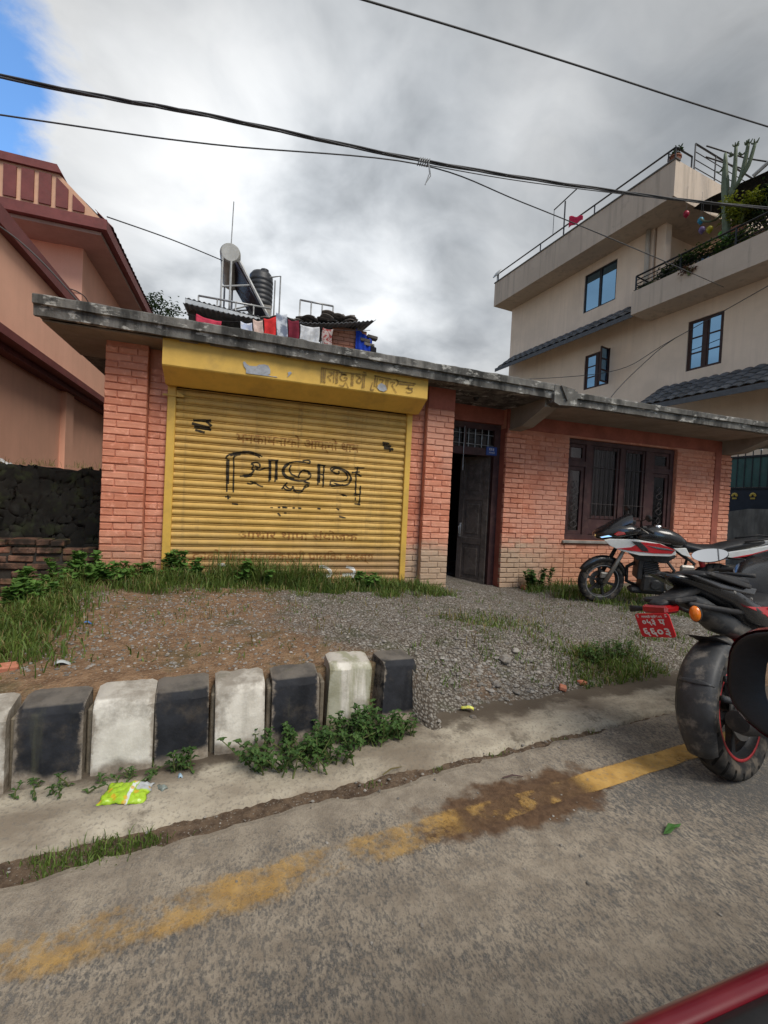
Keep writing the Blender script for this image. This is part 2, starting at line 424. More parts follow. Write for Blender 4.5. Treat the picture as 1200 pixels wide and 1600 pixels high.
# --- kerb blocks, painted black and white in turn
def kerb_mat(name, c, c2, dirt=.62, moss=.35, mossc=(.085, .085, .05)):
    m, t = new_mat(name); P = t.pos; x, y, z = t.xyz(P)
    oc = t.n('ShaderNodeTexCoord').outputs['Object']; ox, oy, oz = t.xyz(oc)
    n_ = t.noise(P, 9, 6, .65); f_ = t.noise(P, 45, 4, .6)
    col = t.mix(t.ss(n_, .3, .7), c, c2)
    conc = t.mix(t.ss(f_, .3, .7), (.20, .165, .13), (.33, .285, .23))
    bare = t.ss(t.math('ADD', oz, t.math('MULTIPLY', t.math('SUBTRACT', t.noise(P, 6, 5), .5), .13)), .085, .045)      # never painted at the foot
    ed = t.ss(t.math('ADD', t.math('ABSOLUTE', ox), t.math('MULTIPLY', t.math('SUBTRACT', t.noise(P, 11, 6, .7), .5), .09)), .100, .118)
    col = t.mix(t.math('MAXIMUM', t.math('MULTIPLY', ed, .8), bare), col, conc)
    top = t.ss(oz, .303, .311)
    col = t.mix(t.math('MULTIPLY', top, t.ss(n_, .36, .6, .55, .95)), col, t.mix(.65, c2, (.20, .175, .145)))
    col = t.mix(t.math('MULTIPLY', t.ss(t.noise(P, 3.5, 6, .7, 0, (3, 3, 3)), .48, .66), dirt), col, (.13, .105, .078))
    streak = t.noise(t.vmath('MULTIPLY', P, (14, 14, 1.1)), 1.0, 4, .6)
    col = t.mix(t.math('MULTIPLY', t.ss(streak, .58 - .12 * (moss > .5), .74 - .10 * (moss > .5)), moss), col, mossc)
    finish(t, col, .75, t.math('ADD', n_, t.math('MULTIPLY', f_, .5)), .5, .008, 0, .3); return m
KW = kerb_mat('kerb_white', (.50, .47, .41), (.70, .67, .60)); KB = kerb_mat('kerb_black', (.008, .009, .012), (.022, .024, .03), .34)
KRN = random.Random(17)
KWM = kerb_mat('kerb_white_mossy', (.50, .47, .41), (.70, .67, .60), .45, .55, (.16, .17, .07))
def kerb_block(wd, m, loc, rx=0, ry=0, rz=0, label='', seed=0):
    mb = MB(); h, d0, d1 = .335, .0, .20
    n = 10
    # profile in (y,z): sloped face, chamfered front top edge
    prof = [(0, -.06), (.002, .02), (.008, .278), (.011, .285), (.030, .307), (.036, .310), (.155, .330), (.165, .315), (.165, -.06)]
    rings_ = []
    for i in range(n + 1):
        k = i / n; x = -wd / 2 + wd * k; e = .008 + .012 * max(0, fbm(seed * 3 + i, 2.2)) if i in (0, n) else .004 * max(0, fbm(x * 30, seed * 5))
        ring = []
        for j, (yy, zz_) in enumerate(prof):
            q = .005 * fbm(x * 14 + seed * 9, yy * 12, zz_ * 12)
            ring.append((x + .005 * fbm(zz_ * 9, seed * 4 + k), yy + q + e * (.5 if j < 6 else -.5), zz_ + (q if j > 2 else 0) - (e if 3 <= j <= 7 else 0)))
        rings_.append(ring)
    mb.rings(rings_)
    o = mb.build('kerb_block', m, smooth=True, angle=24); o.location = loc; o.rotation_euler = (R(rx), R(ry), R(rz)); o.scale = (1, 1, 1.12)
    return tag(o, label, 'kerb block', 'painted kerb blocks along the verge')
KX = [(-.955, .225, KW, 'white kerb block cut off by the left edge of the picture'),
      (-.703, .238, KB, 'black kerb block furthest left in the row'),
      (-.440, .232, KW, 'white kerb block directly behind the green snack packet'),
      (-.205, .222, KB, 'black kerb block second from the left, between two upright white ones'),
      (.048, .228, KW, 'white kerb block with a plain dusty face, third white one from the left'),
      (.312, .236, KB, 'black kerb block standing behind the leafy weeds')]
for i, (x, wd, mm, lb) in enumerate(KX):
    kerb_block(wd, mm, (x, 2.142 + .085 * x, .0), 0, random.uniform(-.8, .8), 4 + random.uniform(-1.5, 1.5), lb, i)
kerb_block(.235, KWM, (.595, 2.232, .03), -3, 3.0, 2, 'tilted white kerb block streaked with green moss, last white one', 7)
kerb_block(.215, KB, (.892, 2.24, .02), -5, 4.5, 12, 'tilted black kerb block at the broken right end of the row', 8)
# mortar between the blocks
m = mat('kerb_mortar', (.16, .135, .10), .95, .35, 14, bump=.6, bsc=40)
for x in (-.832, -.570, -.320, -.080, .178, .446):
    o = MB().cbox(-.012, .012, .035, .17, -.03, .275, .006).build('kerb_joint', m); o.location = (x, 2.146 + .085 * x, 0); o.scale = (1, 1, 1.12); tag(o, kind='structure')
# ================================================================= SHARED MATERIALS
def brick_mat(name, lo, hi, mortar_tone=1., lime=True, soot=0.):
    m, t = new_mat(name); P = t.pos; x, y, z = t.xyz(P)
    oi = t.n('ShaderNodeObjectInfo').outputs['Random']; ri = t.n('ShaderNodeNewGeometry').outputs['Random Per Island']
    k = t.math('FRACT', t.math('ADD', t.math('MULTIPLY', oi, 3.7), ri))
    n_ = t.noise(P, 16, 6, .65); f_ = t.noise(P, 110, 3, .6); b_ = t.noise(P, 2.2, 5, .6)
    col = t.mix(t.math('ADD', t.math('MULTIPLY', k, .55), t.math('MULTIPLY', n_, .45)), lo, hi)
    col = t.mix(t.math('MULTIPLY', t.ss(n_, .52, .68), .5), col, tuple(min(1, c * 1.25 + .05) for c in hi))      # paint rubbed off
    col = t.mix(t.math('MULTIPLY', t.ss(b_, .50, .70), .40), col, (.36, .10, .055))
    col = t.mix(t.math('MULTIPLY', t.ss(t.noise(P, 1.4, 5, .6, 0, (8, 3, 5)), .46, .66), .38), col, (.55, .33, .25))
    if lime:
        # limewashed lower courses either side of the door, ragged upper edge
        zone = t.math('MULTIPLY', t.ss(x, 1.4, 2.1), t.ss(x, 5.0, 3.9))
        top = t.math('ADD', .70, t.math('MULTIPLY', t.math('SUBTRACT', t.noise(P, 1.9, 4), .5), .5))
        lm = t.math('MULTIPLY', t.ss(t.math('ADD', t.math('SUBTRACT', z, top), t.math('MULTIPLY', t.math('SUBTRACT', k, .5), .16)), .16, -.14), zone)
        lm = t.math('MULTIPLY', lm, t.ss(t.noise(P, 7, 5, .6), .25, .42, .55, 1.))
        col = t.mix(t.math('MULTIPLY', lm, .82), col, t.mix(n_, (.34, .26, .18), (.56, .47, .35)))
        fade = t.ss(t.math('ADD', z, t.math('MULTIPLY', t.math('SUBTRACT', b_, .5), .5)), .95, .38)
        col = t.mix(t.math('MULTIPLY', fade, .45), col, (.33, .22, .14))
    if soot:
        col = t.mix(t.math('MULTIPLY', t.ss(t.noise(P, 6, 6, .65, 0, (2, 2, 2)), .36, .60), soot), col, (.017, .016, .014))
        col = t.mix(t.math('MULTIPLY', t.ss(t.noise(P, 4, 6, .7, 0, (6, 1, 2)), .52, .66), .7), col, (.055, .062, .022))
    finish(t, col, .88, t.math('ADD', n_, t.math('MULTIPLY', f_, .6)), .55, .006, 0, .2); return m
BRICK = brick_mat('painted_brick', (.49, .170, .098), (.67, .315, .21))
MORTAR = brick_mat('painted_mortar', (.42, .155, .098), (.55, .24, .16))
PLAIN_RED = mat('red_oxide_paint', (.30, .090, .060), .85, .25, 4)
OLDBRICK = brick_mat('old_brick', (.06, .036, .026), (.19, .10, .065), lime=False, soot=.9)
OLDMORT = mat('old_mortar', (.035, .032, .028), .95, .4, 8, bump=.5)

def conc(name, lo, hi, algae=.6, white=.0, sc=2.5):
    m, t = new_mat(name); P = t.pos
    n_ = t.noise(P, sc, 7, .65); f_ = t.noise(P, 60, 4, .6)
    st = t.noise(t.vmath('MULTIPLY', P, (6, 6, 1.4)), 1., 5, .65)
    col = t.mix(t.ss(n_, .3, .7), lo, hi)
    col = t.mix(t.math('MULTIPLY', t.ss(t.math('ADD', t.math('MULTIPLY', st, .6), t.math('MULTIPLY', n_, .4)), .42, .60), algae), col, (.022, .022, .021))
    if white: col = t.mix(t.math('MULTIPLY', t.ss(t.noise(t.vmath('MULTIPLY', P, (1, 1, 2)), 5.5, 6, .7, 0, (7, 7, 1)), .54, .64), white), col, (.52, .51, .47))
    finish(t, col, .9, t.math('ADD', n_, f_), .5, .01, 0, .25); return m
SLAB = conc('weathered_slab', (.085, .082, .075), (.25, .24, .22), .88, .7)
SOFFIT = conc('slab_soffit', (.22, .19, .155), (.31, .275, .23), .14)
CONC = conc('plain_concrete', (.20, .185, .165), (.33, .31, .28), .35)

YEL = None
m, t = new_mat('shutter_yellow'); YEL = m; P = t.pos; x, y, z = t.xyz(P)
n_ = t.noise(P, 4, 5, .6); f_ = t.noise(P, 40, 4, .6)
col = t.mix(t.ss(n_, .3, .7), (.52, .325, .085), (.62, .40, .12))
col = t.mix(t.math('MULTIPLY', t.ss(f_, .6, .72), .35), col, (.25, .16, .06))
low = t.ss(t.math('ADD', z, t.math('MULTIPLY', t.math('SUBTRACT', t.noise(t.vmath('MULTIPLY', P, (1, 1, 3)), 2.5, 5), .5), .4)), .80, .42)   # splashed and rusted foot
col = t.mix(t.math('MULTIPLY', low, .75), col, t.mix(t.noise(P, 9, 5), (.24, .125, .07), (.38, .25, .155)))
col = t.mix(t.math('MULTIPLY', t.ss(t.noise(t.vmath('MULTIPLY', P, (.6, 1, 3)), 3, 5, .6, 0, (4, 4, 4)), .56, .72), .3), col, (.36, .23, .09))
st = t.noise(t.vmath('MULTIPLY', P, (16, 16, .7)), 1., 5, .65, 0, (2, 2, 2))
col = t.mix(t.math('MULTIPLY', t.ss(st, .52, .70), .45), col, (.26, .165, .07))
col = t.mix(t.math('MULTIPLY', t.ss(t.noise(P, 1.1, 5, .6, 0, (3, 1, 7)), .45, .68), .35), col, (.40, .27, .12))
finish(t, col, t.math('ADD', .55, t.math('MULTIPLY', f_, .25)), t.math('ADD', n_, t.math('MULTIPLY', f_, .3)), .25, .012, 0, .3)
HOODY = mat('hood_yellow', (.62, .39, .075), .5, .10, 3, (.33, .21, .06), .35, bump=.1, bsc=20)
DARKPAINT, t = new_mat('black_brush_paint')
finish(t, t.mix(t.ss(t.noise(t.pos, 12, 4), .3, .7), (.014, .012, .010), (.06, .045, .025)), .8)
al = t.ss(t.noise(t.pos, 34, 5, .65), .32, .48, .55, 1.); tr = t.n('ShaderNodeBsdfTransparent'); mx = t.n('ShaderNodeMixShader')
t.t.links.new(al, mx.inputs[0]); t.t.links.new(tr.outputs[0], mx.inputs[1]); t.t.links.new(t.b.outputs[0], mx.inputs[2]); t.t.links.new(mx.outputs[0], t.out.inputs[0])
REDPAINT, t = new_mat('faded_red_paint')
finish(t, t.mix(t.ss(t.noise(t.pos, 20, 4), .3, .7), (.24, .10, .03), (.34, .16, .04)), .7)
al = t.ss(t.noise(t.pos, 26, 4, .6), .36, .62, .15, .95); tr = t.n('ShaderNodeBsdfTransparent'); mx = t.n('ShaderNodeMixShader')
t.t.links.new(al, mx.inputs[0]); t.t.links.new(tr.outputs[0], mx.inputs[1]); t.t.links.new(t.b.outputs[0], mx.inputs[2]); t.t.links.new(mx.outputs[0], t.out.inputs[0])
GHOST, t = new_mat('faded_brown_paint')
finish(t, t.mix(t.ss(t.noise(t.pos, 16, 4), .3, .7), (.20, .125, .04), (.33, .20, .045)), .6)
al = t.ss(t.noise(t.pos, 22, 4, .6), .30, .60, .25, .95); tr = t.n('ShaderNodeBsdfTransparent'); mx = t.n('ShaderNodeMixShader')
t.t.links.new(al, mx.inputs[0]); t.t.links.new(tr.outputs[0], mx.inputs[1]); t.t.links.new(t.b.outputs[0], mx.inputs[2]); t.t.links.new(mx.outputs[0], t.out.inputs[0])
WHITEP = mat('white_brush_paint', (.66, .65, .62), .7, .12, 12)
ZINC = mat('bare_zinc', (.30, .315, .34), .55, .25, 9, (.16, .13, .1), .4, metal=.3)

WOOD_D = mat('dark_stained_wood', (.052, .022, .022), .6, .35, 6, (.10, .055, .045), .5, bump=.25, bsc=50)
WOOD_G = mat('weathered_door_wood', (.085, .068, .058), .75, .35, 7, (.16, .14, .12), .5, bump=.35, bsc=45)
BLACKP = mat('black_enamel', (.014, .014, .016), .4, .3, 20, bump=.05)
STEEL = mat('galvanised_steel', (.34, .35, .355), .45, .25, 12, (.2, .15, .11), .3, metal=.55)
GALV = mat('dull_aluminium', (.42, .43, .43), .5, .2, 8, metal=.35)
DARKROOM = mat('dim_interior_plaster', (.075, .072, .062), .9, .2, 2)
def glass(name, tint, rough=.08, alpha=.28, refl=(.8, .85, .9)):
    m, t = new_mat(name); g = t.n('ShaderNodeBsdfGlossy'); g.inputs['Roughness'].default_value = rough; t.put(g.inputs['Color'], refl)
    tr = t.n('ShaderNodeBsdfTransparent'); t.put(tr.inputs['Color'], tint)
    fr = t.n('ShaderNodeFresnel'); fr.inputs['IOR'].default_value = 1.5
    mx = t.n('ShaderNodeMixShader'); t.t.links.new(t.math('ADD', fr.outputs[0], alpha, clamp=True), mx.inputs[0])
    t.t.links.new(tr.outputs[0], mx.inputs[1]); t.t.links.new(g.outputs[0], mx.inputs[2]); t.t.links.new(mx.outputs[0], t.out.inputs[0]); return m
PANE = glass('dusty_window_glass', (.82, .77, .74), .18, .0, (.34, .34, .36))
SKYPANE = glass('reflective_window_glass', (.12, .14, .16), .02, .62, (.36, .66, 1.))  # blue sky reflection put into the gloss tint; the clouds mirrored are grey
def plaster(name, c, streak, amt=.45, patch=None):
    m, t = new_mat(name); P = t.pos
    n_ = t.noise(P, .9, 5, .6); f_ = t.noise(P, 40, 4, .6)
    col = t.mix(t.ss(n_, .3, .7), tuple(x * .90 for x in c), tuple(min(1, x * 1.06) for x in c))
    st = t.noise(t.vmath('MULTIPLY', P, (5.5, 5.5, .30)), 1., 6, .65)
    col = t.mix(t.math('MULTIPLY', t.ss(t.math('ADD', t.math('MULTIPLY', st, .7), t.math('MULTIPLY', n_, .3)), .48, .64), amt), col, streak)
    col = t.mix(t.math('MULTIPLY', t.ss(t.noise(P, 2.6, 6, .7, 0, (4, 9, 2)), .58, .70), amt * .7), col, patch or streak)
    finish(t, col, .9, f_, .25, .006); return m
def leaf_mat(name, lo, hi, trans=.25):
    m, t = new_mat(name); ri = t.n('ShaderNodeNewGeometry').outputs['Random Per Island']
    oi = t.n('ShaderNodeObjectInfo').outputs['Random']
    col = t.mix(t.math('FRACT', t.math('ADD', ri, oi)), lo, hi); col = t.mix(t.math('MULTIPLY', t.ss(t.noise(t.pos, 6, 4), .45, .7), .5), col, tuple(c * .55 for c in lo))
    finish(t, col, .55, None, 0, .01, 0, .3)
    tl = t.n('ShaderNodeBsdfTranslucent'); t.put(tl.inputs[0], t.hsv(col, .49, 1.1, 1.3)); mx = t.n('ShaderNodeMixShader'); mx.inputs[0].default_value = trans
    t.t.links.new(t.b.outputs[0], mx.inputs[1]); t.t.links.new(tl.outputs[0], mx.inputs[2]); t.t.links.new(mx.outputs[0], t.out.inputs[0]); return m
GRASS = leaf_mat('grass_blades', (.055, .10, .018), (.155, .22, .05))
WEED = leaf_mat('weed_leaves', (.032, .078, .018), (.085, .155, .04))
BROAD = leaf_mat('broad_leaves', (.055, .135, .024), (.13, .25, .055))
DRY = leaf_mat('dry_blades', (.16, .13, .05), (.28, .23, .10))
STONE = mat('loose_stones', (.225, .21, .19), .9, .3, 20, (.15, .105, .07), .5, rnd=.42, bump=.4, bsc=60)
STEMM = mat('plant_stem', (.10, .12, .04), .7, .3, 10)
# ================================================================= BRICK SHOP-HOUSE
house = thing('brick_house', 'single storey orange painted brick shop house with yellow roller shutter and concrete roof slab', 'house', (0, 5.0, .2))
def H(mb, name, m, parent=None, **k):        # build with world coordinates under a parent that sits off the origin
    o = mb.build(name, m, parent or house, **k)
    o.matrix_parent_inverse = Matrix.Translation(-Vector((0, 5.0, .2))) if (parent is None or parent is house) else Matrix.Identity(4)
    return o
PITCH, BH = .0735, .0625
NB = [0]
def brick_meshes():
    out = {}
    for k, L in (('s', .232), ('h', .110), ('q', .165)):
        out[k] = []
        for v in range(5):
            rr = random.Random(hash((k, v)) % 999 + v)
            mb = MB(); c = .006
            def J(a=.004): return rr.uniform(-a, a)
            F_ = [(-L / 2 + c + J(), .0 + J(.002), -BH / 2 + c + J()), (L / 2 - c + J(), J(.002), -BH / 2 + c + J()), (L / 2 - c + J(), J(.002), BH / 2 - c + J()), (-L / 2 + c + J(), J(.002), BH / 2 - c + J())]
            B_ = [(-L / 2 + J(.002), .010, -BH / 2), (L / 2 + J(.002), .010, -BH / 2), (L / 2, .010, BH / 2), (-L / 2, .010, BH / 2)]
            D_ = [(p[0], .05, p[2]) for p in B_]
            M_ = [((F_[i][0] + F_[(i + 1) % 4][0]) / 2 + J(.003), J(.002), (F_[i][2] + F_[(i + 1) % 4][2]) / 2 + J(.003)) for i in range(4)]
            vs = F_ + B_ + D_ + M_
            fs = [(0, 12, 1, 13, 2, 14, 3, 15)]
            for i in range(4):
                j = (i + 1) % 4
                fs += [(i, 4 + i, 4 + j, j, 12 + i), (4 + i, 8 + i, 8 + j, 4 + j)]
            mb.add(vs, fs); me = mb.mesh('brick', False); me.materials.append(BRICK); out[k].append(me)
    return out
BM = brick_meshes()
REST = MB()
def lay(x0, x1, z0, z1, y, parent, first=0, single=True, skip=None, jit=.003, xcut=None):
    """courses of bricks on a face at y, each brick its own object until the limit is reached"""
    r = 0; z = z0
    while z + BH <= z1:
        x = x0; k = (r + first) % 2; i = 0
        while x < x1 - .02:
            kind = 's'
            if i == 0 and k: kind = 'h'
            elif random.random() < .06: kind = 'q'
            L = {'s': .232, 'h': .110, 'q': .165}[kind]
            L2 = min(L, x1 - x); 
            if x1 - x - L2 - .0055 < .05: L2 = x1 - x
            cx, cz = x + L2 / 2, z + BH / 2 + PITCH * 0
            if not (skip and skip(cx, cz, L2)):
                pr = random.uniform(-.003, .004); me = random.choice(BM[kind])
                M = Matrix.Translation((cx, y + pr, cz + random.uniform(-jit, jit))) @ Matrix.Rotation(random.gauss(0, .006), 4, 'Y') @ Matrix.Diagonal((L2 / L, 1, random.uniform(.96, 1.05), 1))
                if single and NB[0] < 300:
                    o = link('brick', me, None, parent); o.matrix_local = M; NB[0] += 1
                else:
                    REST.add([M @ v.co for v in me.vertices], [tuple(p.vertices) for p in me.polygons])
            x += L2 + .0055; i += 1
        z += PITCH; r += 1
# masonry cores
core = lambda name, *b, m=MORTAR: H(MB().box(*b), name, m)
p_l = core('pillar', -1.312, -.940, 5.012, 5.45, -.1, 2.755)
p_d = core('pillar', 2.181, 2.542, 5.012, 5.62, -.1, 2.755)
w_l = core('wall', -.938, -.70, 5.112, 5.35, -.1, 2.75)
w_r = core('wall', 1.97, 2.179, 5.112, 5.35, -.1, 2.75)
for p, a in ((p_l, (-1.315, -.937, .19, 2.70, 5.0)), (p_d, (2.178, 2.545, .10, 2.45, 5.0)), (w_l, (-.935, -.752, .19, 2.60, 5.10)), (w_r, (1.995, 2.176, .10, 2.60, 5.10))):
    p.matrix_parent_inverse = Matrix.Translation(-Vector((0, 5, .2)))
    lay(*a, p, first=0 if p is p_l else 1)
H(MB().box(2.179, 2.5445, 5.001, 5.02, 2.46, 2.752), 'plaster_cap', PLAIN_RED)
# plastered rain pipe recess beside the pillars
# right-hand wall with window and door openings
WX0, WX1, WZ0, WZ1 = 4.79, 7.06, .815, 2.40
wm = MB()
for b in ((3.662, WX0, -.1, 2.76), (WX1, 8.365, -.1, 2.76), (WX0, WX1, -.1, WZ0), (WX0, WX1, WZ1, 2.76)):
    wm.box(b[0], b[1], 5.512, 5.75, b[2], b[3])
wall_r = H(wm, 'wall', MORTAR)
skip_w = lambda cx, cz, L: (WX0 - .03 < cx < WX1 + .03 and WZ0 - .02 < cz < WZ1 + .05)
lay(3.66, 3.985, .02, 2.42, 5.487, wall_r, 1)
lay(3.995, WX0, .02, 2.42, 5.5, wall_r, 0)
lay(WX0 + .01, WX1 - .01, .02, WZ0 - .01, 5.5, wall_r, 1)
lay(WX1, 7.955, .02, 2.42, 5.5, wall_r, 0)
lay(8.10, 8.37, .02, 2.42, 5.487, wall_r, 1)
rest = H(REST, 'brickwork', BRICK, wall_r); tag(rest, kind='stuff')
H(MB().box(7.957, 8.098, 5.49, 5.52, 0, 2.5), 'pilaster_band', PLAIN_RED)
H(MB().box(3.661, 8.3, 5.494, 5.53, 2.432, 2.758), 'lintel_band', PLAIN_RED)
H(MB().box(2.4, 3.66, 5.60, 5.80, 2.49, 2.758), 'door_lintel', PLAIN_RED)
H(MB().box(3.6605, 3.68, 5.50, 5.76, 0, 2.43), 'door_reveal', PLAIN_RED)
# unseen rest of the shell keeps the rooms dark
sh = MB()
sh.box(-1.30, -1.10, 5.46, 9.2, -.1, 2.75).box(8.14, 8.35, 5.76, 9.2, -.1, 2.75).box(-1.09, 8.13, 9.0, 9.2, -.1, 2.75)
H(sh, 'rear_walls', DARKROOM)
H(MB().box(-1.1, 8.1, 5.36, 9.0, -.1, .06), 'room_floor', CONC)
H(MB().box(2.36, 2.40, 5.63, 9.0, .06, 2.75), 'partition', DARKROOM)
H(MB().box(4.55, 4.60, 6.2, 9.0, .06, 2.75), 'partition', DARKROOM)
# --- roof slab
def edge_slab(name, x0, x1, yf, yb, zt0, zt1, th, lip):
    mb = MB(); n = max(4, int((x1 - x0) / .07)); rs = []
    for i in range(n + 1):
        k = i / n; x = x0 + (x1 - x0) * k; zt = zt0 + (zt1 - zt0) * k
        w1 = .008 * fbm(x * 3, 1) + .006 * fbm(x * 13, 2); w2 = .007 * fbm(x * 5, 8) + .005 * fbm(x * 17, 3)
        rs.append([(x, yf + .01 + w1, zt + w2), (x, yf + w2, zt - .012 + w2), (x, yf + w1 * .7, zt - lip + w1 * .5), (x, yf + .030 + w2, zt - lip - .006 + w1 * .5),
                   (x, yf + .034 + w1, zt - th + w2), (x, yf + .07, zt - th - .004 + w1), (x, yf + .10, zt - th + .022), (x, yb, zt - th + .022), (x, yb, zt)])
    mb.rings(rs)
    return H(mb, name, SLAB)
edge_slab('roof_slab', -1.775, 3.80, 4.60, 9.4, 2.925, 2.862, .178, .085)
edge_slab('roof_slab', 3.802, 9.6, 4.60, 9.4, 2.795, 2.80, .165, .075)
# painted soffits, set just under the slabs
H(MB().box(-1.74, 3.70, 4.72, 5.72, 2.728, 2.742), 'soffit', SOFFIT)
H(MB().box(3.92, 9.55, 4.72, 5.60, 2.632, 2.646), 'soffit', SOFFIT)
# V-shaped drain block at the step and the bracket beams behind it
H(MB().prism([(3.72, 2.85), (4.08, 2.80), (4.07, 2.615), (3.80, 2.60), (3.72, 2.63)], 4.59, 4.74), 'step_block', SLAB)
H(MB().prism([(3.80, 2.842), (4.02, 2.815), (3.905, 2.66)], 4.565, 4.6), 'drain_spout', SLAB)
def bracket(x0, x1):
    H(MB().prism([(4.742, 2.75), (4.742, 2.60), (5.22, 2.42), (5.53, 2.40), (5.53, 2.75)], x0, x1, axis='x'), 'bracket_beam', SOFFIT)
bracket(3.70, 3.90); bracket(8.10, 8.34)
# ceiling lamp holder over the door
H(MB().lathe([(0, 0), (.03, 0), (.045, -.012), (.03, -.03), (.018, -.05), (0, -.052)], 12, Matrix.Translation((2.95, 5.2, 2.727))), 'lamp_holder', BLACKP, smooth=True)

# --- roller shutter
SX0, SX1, SY, SP, SZ0, NS = -.70, 1.952, 5.105, .0795, .215, 27
PROF = [(0, .010), (.03, -.008), (.18, -.019), (.42, -.023), (.64, -.018), (.76, -.004), (.79, .009), (.82, .009), (.85, -.006), (.90, -.0085), (.96, -.007), (1, .010)]
def slat_y(z):
    f = ((z - SZ0) / SP) % 1.0
    for (a, ya_), (b, yb_) in zip(PROF, PROF[1:]):
        if f <= b: return SY + ya_ + (yb_ - ya_) * (f - a) / (b - a)
    return SY
shutter = H(MB().box(SX0, SX1, SY + .03, SY + .05, .1, 2.5), 'roller_shutter', BLACKP)
shutter.matrix_parent_inverse = Matrix.Translation(-Vector((0, 5, .2)))
mb = MB(); nseg = 14
mb.rings([[(SX0 + (SX1 - SX0) * i / nseg, SY + y, z * SP * 1.0) for z, y in PROF] for i in range(nseg + 1)], closed=False, cap=False)
slat_mes = []
for q in range(6):
    m2 = MB(); m2.rings([[(SX0 + (SX1 - SX0) * i / 40, SY + y + .0035 * fbm(i * .22, q * 7.3) * (1 if y < 0 else .3), z * SP + .0016 * fbm(i * .3, q * 3.1 + 50)) for z, y in PROF] for i in range(41)], closed=False, cap=False)
    me_ = m2.mesh('slat', True); me_.materials.append(YEL); slat_mes.append(me_)
for i in range(NS):
    o = link('slat', slat_mes[(i * 5 + i // 3) % 6], None, shutter); o.location = (0, random.uniform(-.002, .002), SZ0 + i * SP)
    o.rotation_euler = (0, random.gauss(0, .0006), 0)
H(MB().cbox(SX0 - .002, SX1 + .002, SY - .03, SY + .02, SZ0 - .07, SZ0 - .004, .006), 'bottom_rail', YEL, shutter)
for a, b in ((-.757, -.676), (1.926, 1.998)):
    H(MB().cbox(a, b, 5.058, 5.12, .10, 2.50, .005), 'side_channel', HOODY, shutter)
H(MB().cbox(-.80, -.60, 5.045, 5.057, 2.255, 2.275, .003), 'channel_strap', HOODY, shutter)
H(MB().prism([(-.67, 2.275), (-.67, 2.31), (-.585, 2.268)], 5.046, 5.056), 'channel_lug', HOODY, shutter)
# hood: upright face, under-panel leaning back to the slats
hd = MB()
hx0, hx1 = -.765, 2.035
prof = [(4.72, 2.742), (4.72, 2.49), (4.728, 2.478), (4.965, 2.352), (4.97, 2.36), (5.05, 2.36), (5.05, 2.742)]
n = 22
hd.rings([[(hx0 + (hx1 - hx0) * i / n, y + .004 * fbm(i * .3, y * 3), z + (0 if j in (0, 6) else .004 * fbm(i * .4, 9))) for j, (y, z) in enumerate(prof)] for i in range(n + 1)])
hood = H(hd, 'shutter_hood', HOODY)
hood.matrix_parent_inverse = Matrix.Translation(-Vector((0, 5, .2)))

# --- lettering
def ribbon(mb, pts, wdt):
    """flat brush stroke in the (x,z) plane at y=0"""
    pts = [Vector((p[0], p[1])) for p in pts]; L = []; Rr = []
    for i, p in enumerate(pts):
        d = (pts[min(i + 1, len(pts) - 1)] - pts[max(i - 1, 0)]); d = d.normalized() if d.length else Vector((1, 0)); nn = Vector((-d.y, d.x)) * wdt / 2 * random.uniform(.75, 1.15)
        L.append((p.x + nn.x, 0, p.y + nn.y)); Rr.append((p.x - nn.x, 0, p.y - nn.y))
    mb.rings([[a, b] for a, b in zip(L, Rr)], closed=False, cap=False)
def smooth_pts(p, k=4):
    if len(p) < 3: return [tuple(Vector(p[0]).lerp(Vector(p[1]), i / 6)) for i in range(7)]
    out = []
    for i in range(len(p) - 1):
        a, b, c, d = (Vector(p[max(i - 1, 0)]), Vector(p[i]), Vector(p[i + 1]), Vector(p[min(i + 2, len(p) - 1)]))
        for j in range(k):
            t_ = j / k
            out.append(tuple(.5 * ((2 * b) + (-a + c) * t_ + (2 * a - 5 * b + 4 * c - d) * t_ ** 2 + (-a + 3 * b - 3 * c + d) * t_ ** 3)))
    out.append(tuple(p[-1])); return out
def text_mb(body, size, bold=0.0):
    cu = bpy.data.curves.new('lettering', 'FONT'); cu.body = body; cu.size = size; cu.offset = bold; cu.resolution_u = 3
    ob = bpy.data.objects.new('lettering', cu); COL.objects.link(ob)
    bpy.context.view_layer.update()
    ev = ob.evaluated_get(bpy.context.evaluated_depsgraph_get()); me = ev.to_mesh()
    mb = MB(); mb.add([(v.co.x, 0, v.co.y) for v in me.vertices], [tuple(p.vertices) for p in me.polygons]); ev.to_mesh_clear()
    bpy.data.objects.remove(ob); bpy.data.curves.remove(cu); return mb
def conform(mb, yfun, gap=.0025):
    """cut flat paint at the slat folds and press it onto the slats"""
    me = mb.mesh('paint', fix=False); bm = bmesh.new(); bm.from_mesh(me); bpy.data.meshes.remove(me)
    zs = [v.co.z for v in bm.verts]; z0, z1 = min(zs), max(zs)
    i = int((z0 - SZ0) / SP) - 1
    while SZ0 + i * SP < z1:
        for f, _ in PROF[:-1]:
            zc = SZ0 + (i + f) * SP
            if z0 < zc < z1: bmesh.ops.bisect_plane(bm, geom=bm.verts[:] + bm.edges[:] + bm.faces[:], plane_co=(0, 0, zc), plane_no=(0, 0, 1))
        i += 1
    for v in bm.verts: v.co.y = yfun(v.co.z) - gap
    out = MB(); bm.verts.index_update()
    out.add([tuple(v.co) for v in bm.verts], [tuple(v.index for v in f.verts) for f in bm.faces]); bm.free(); return out
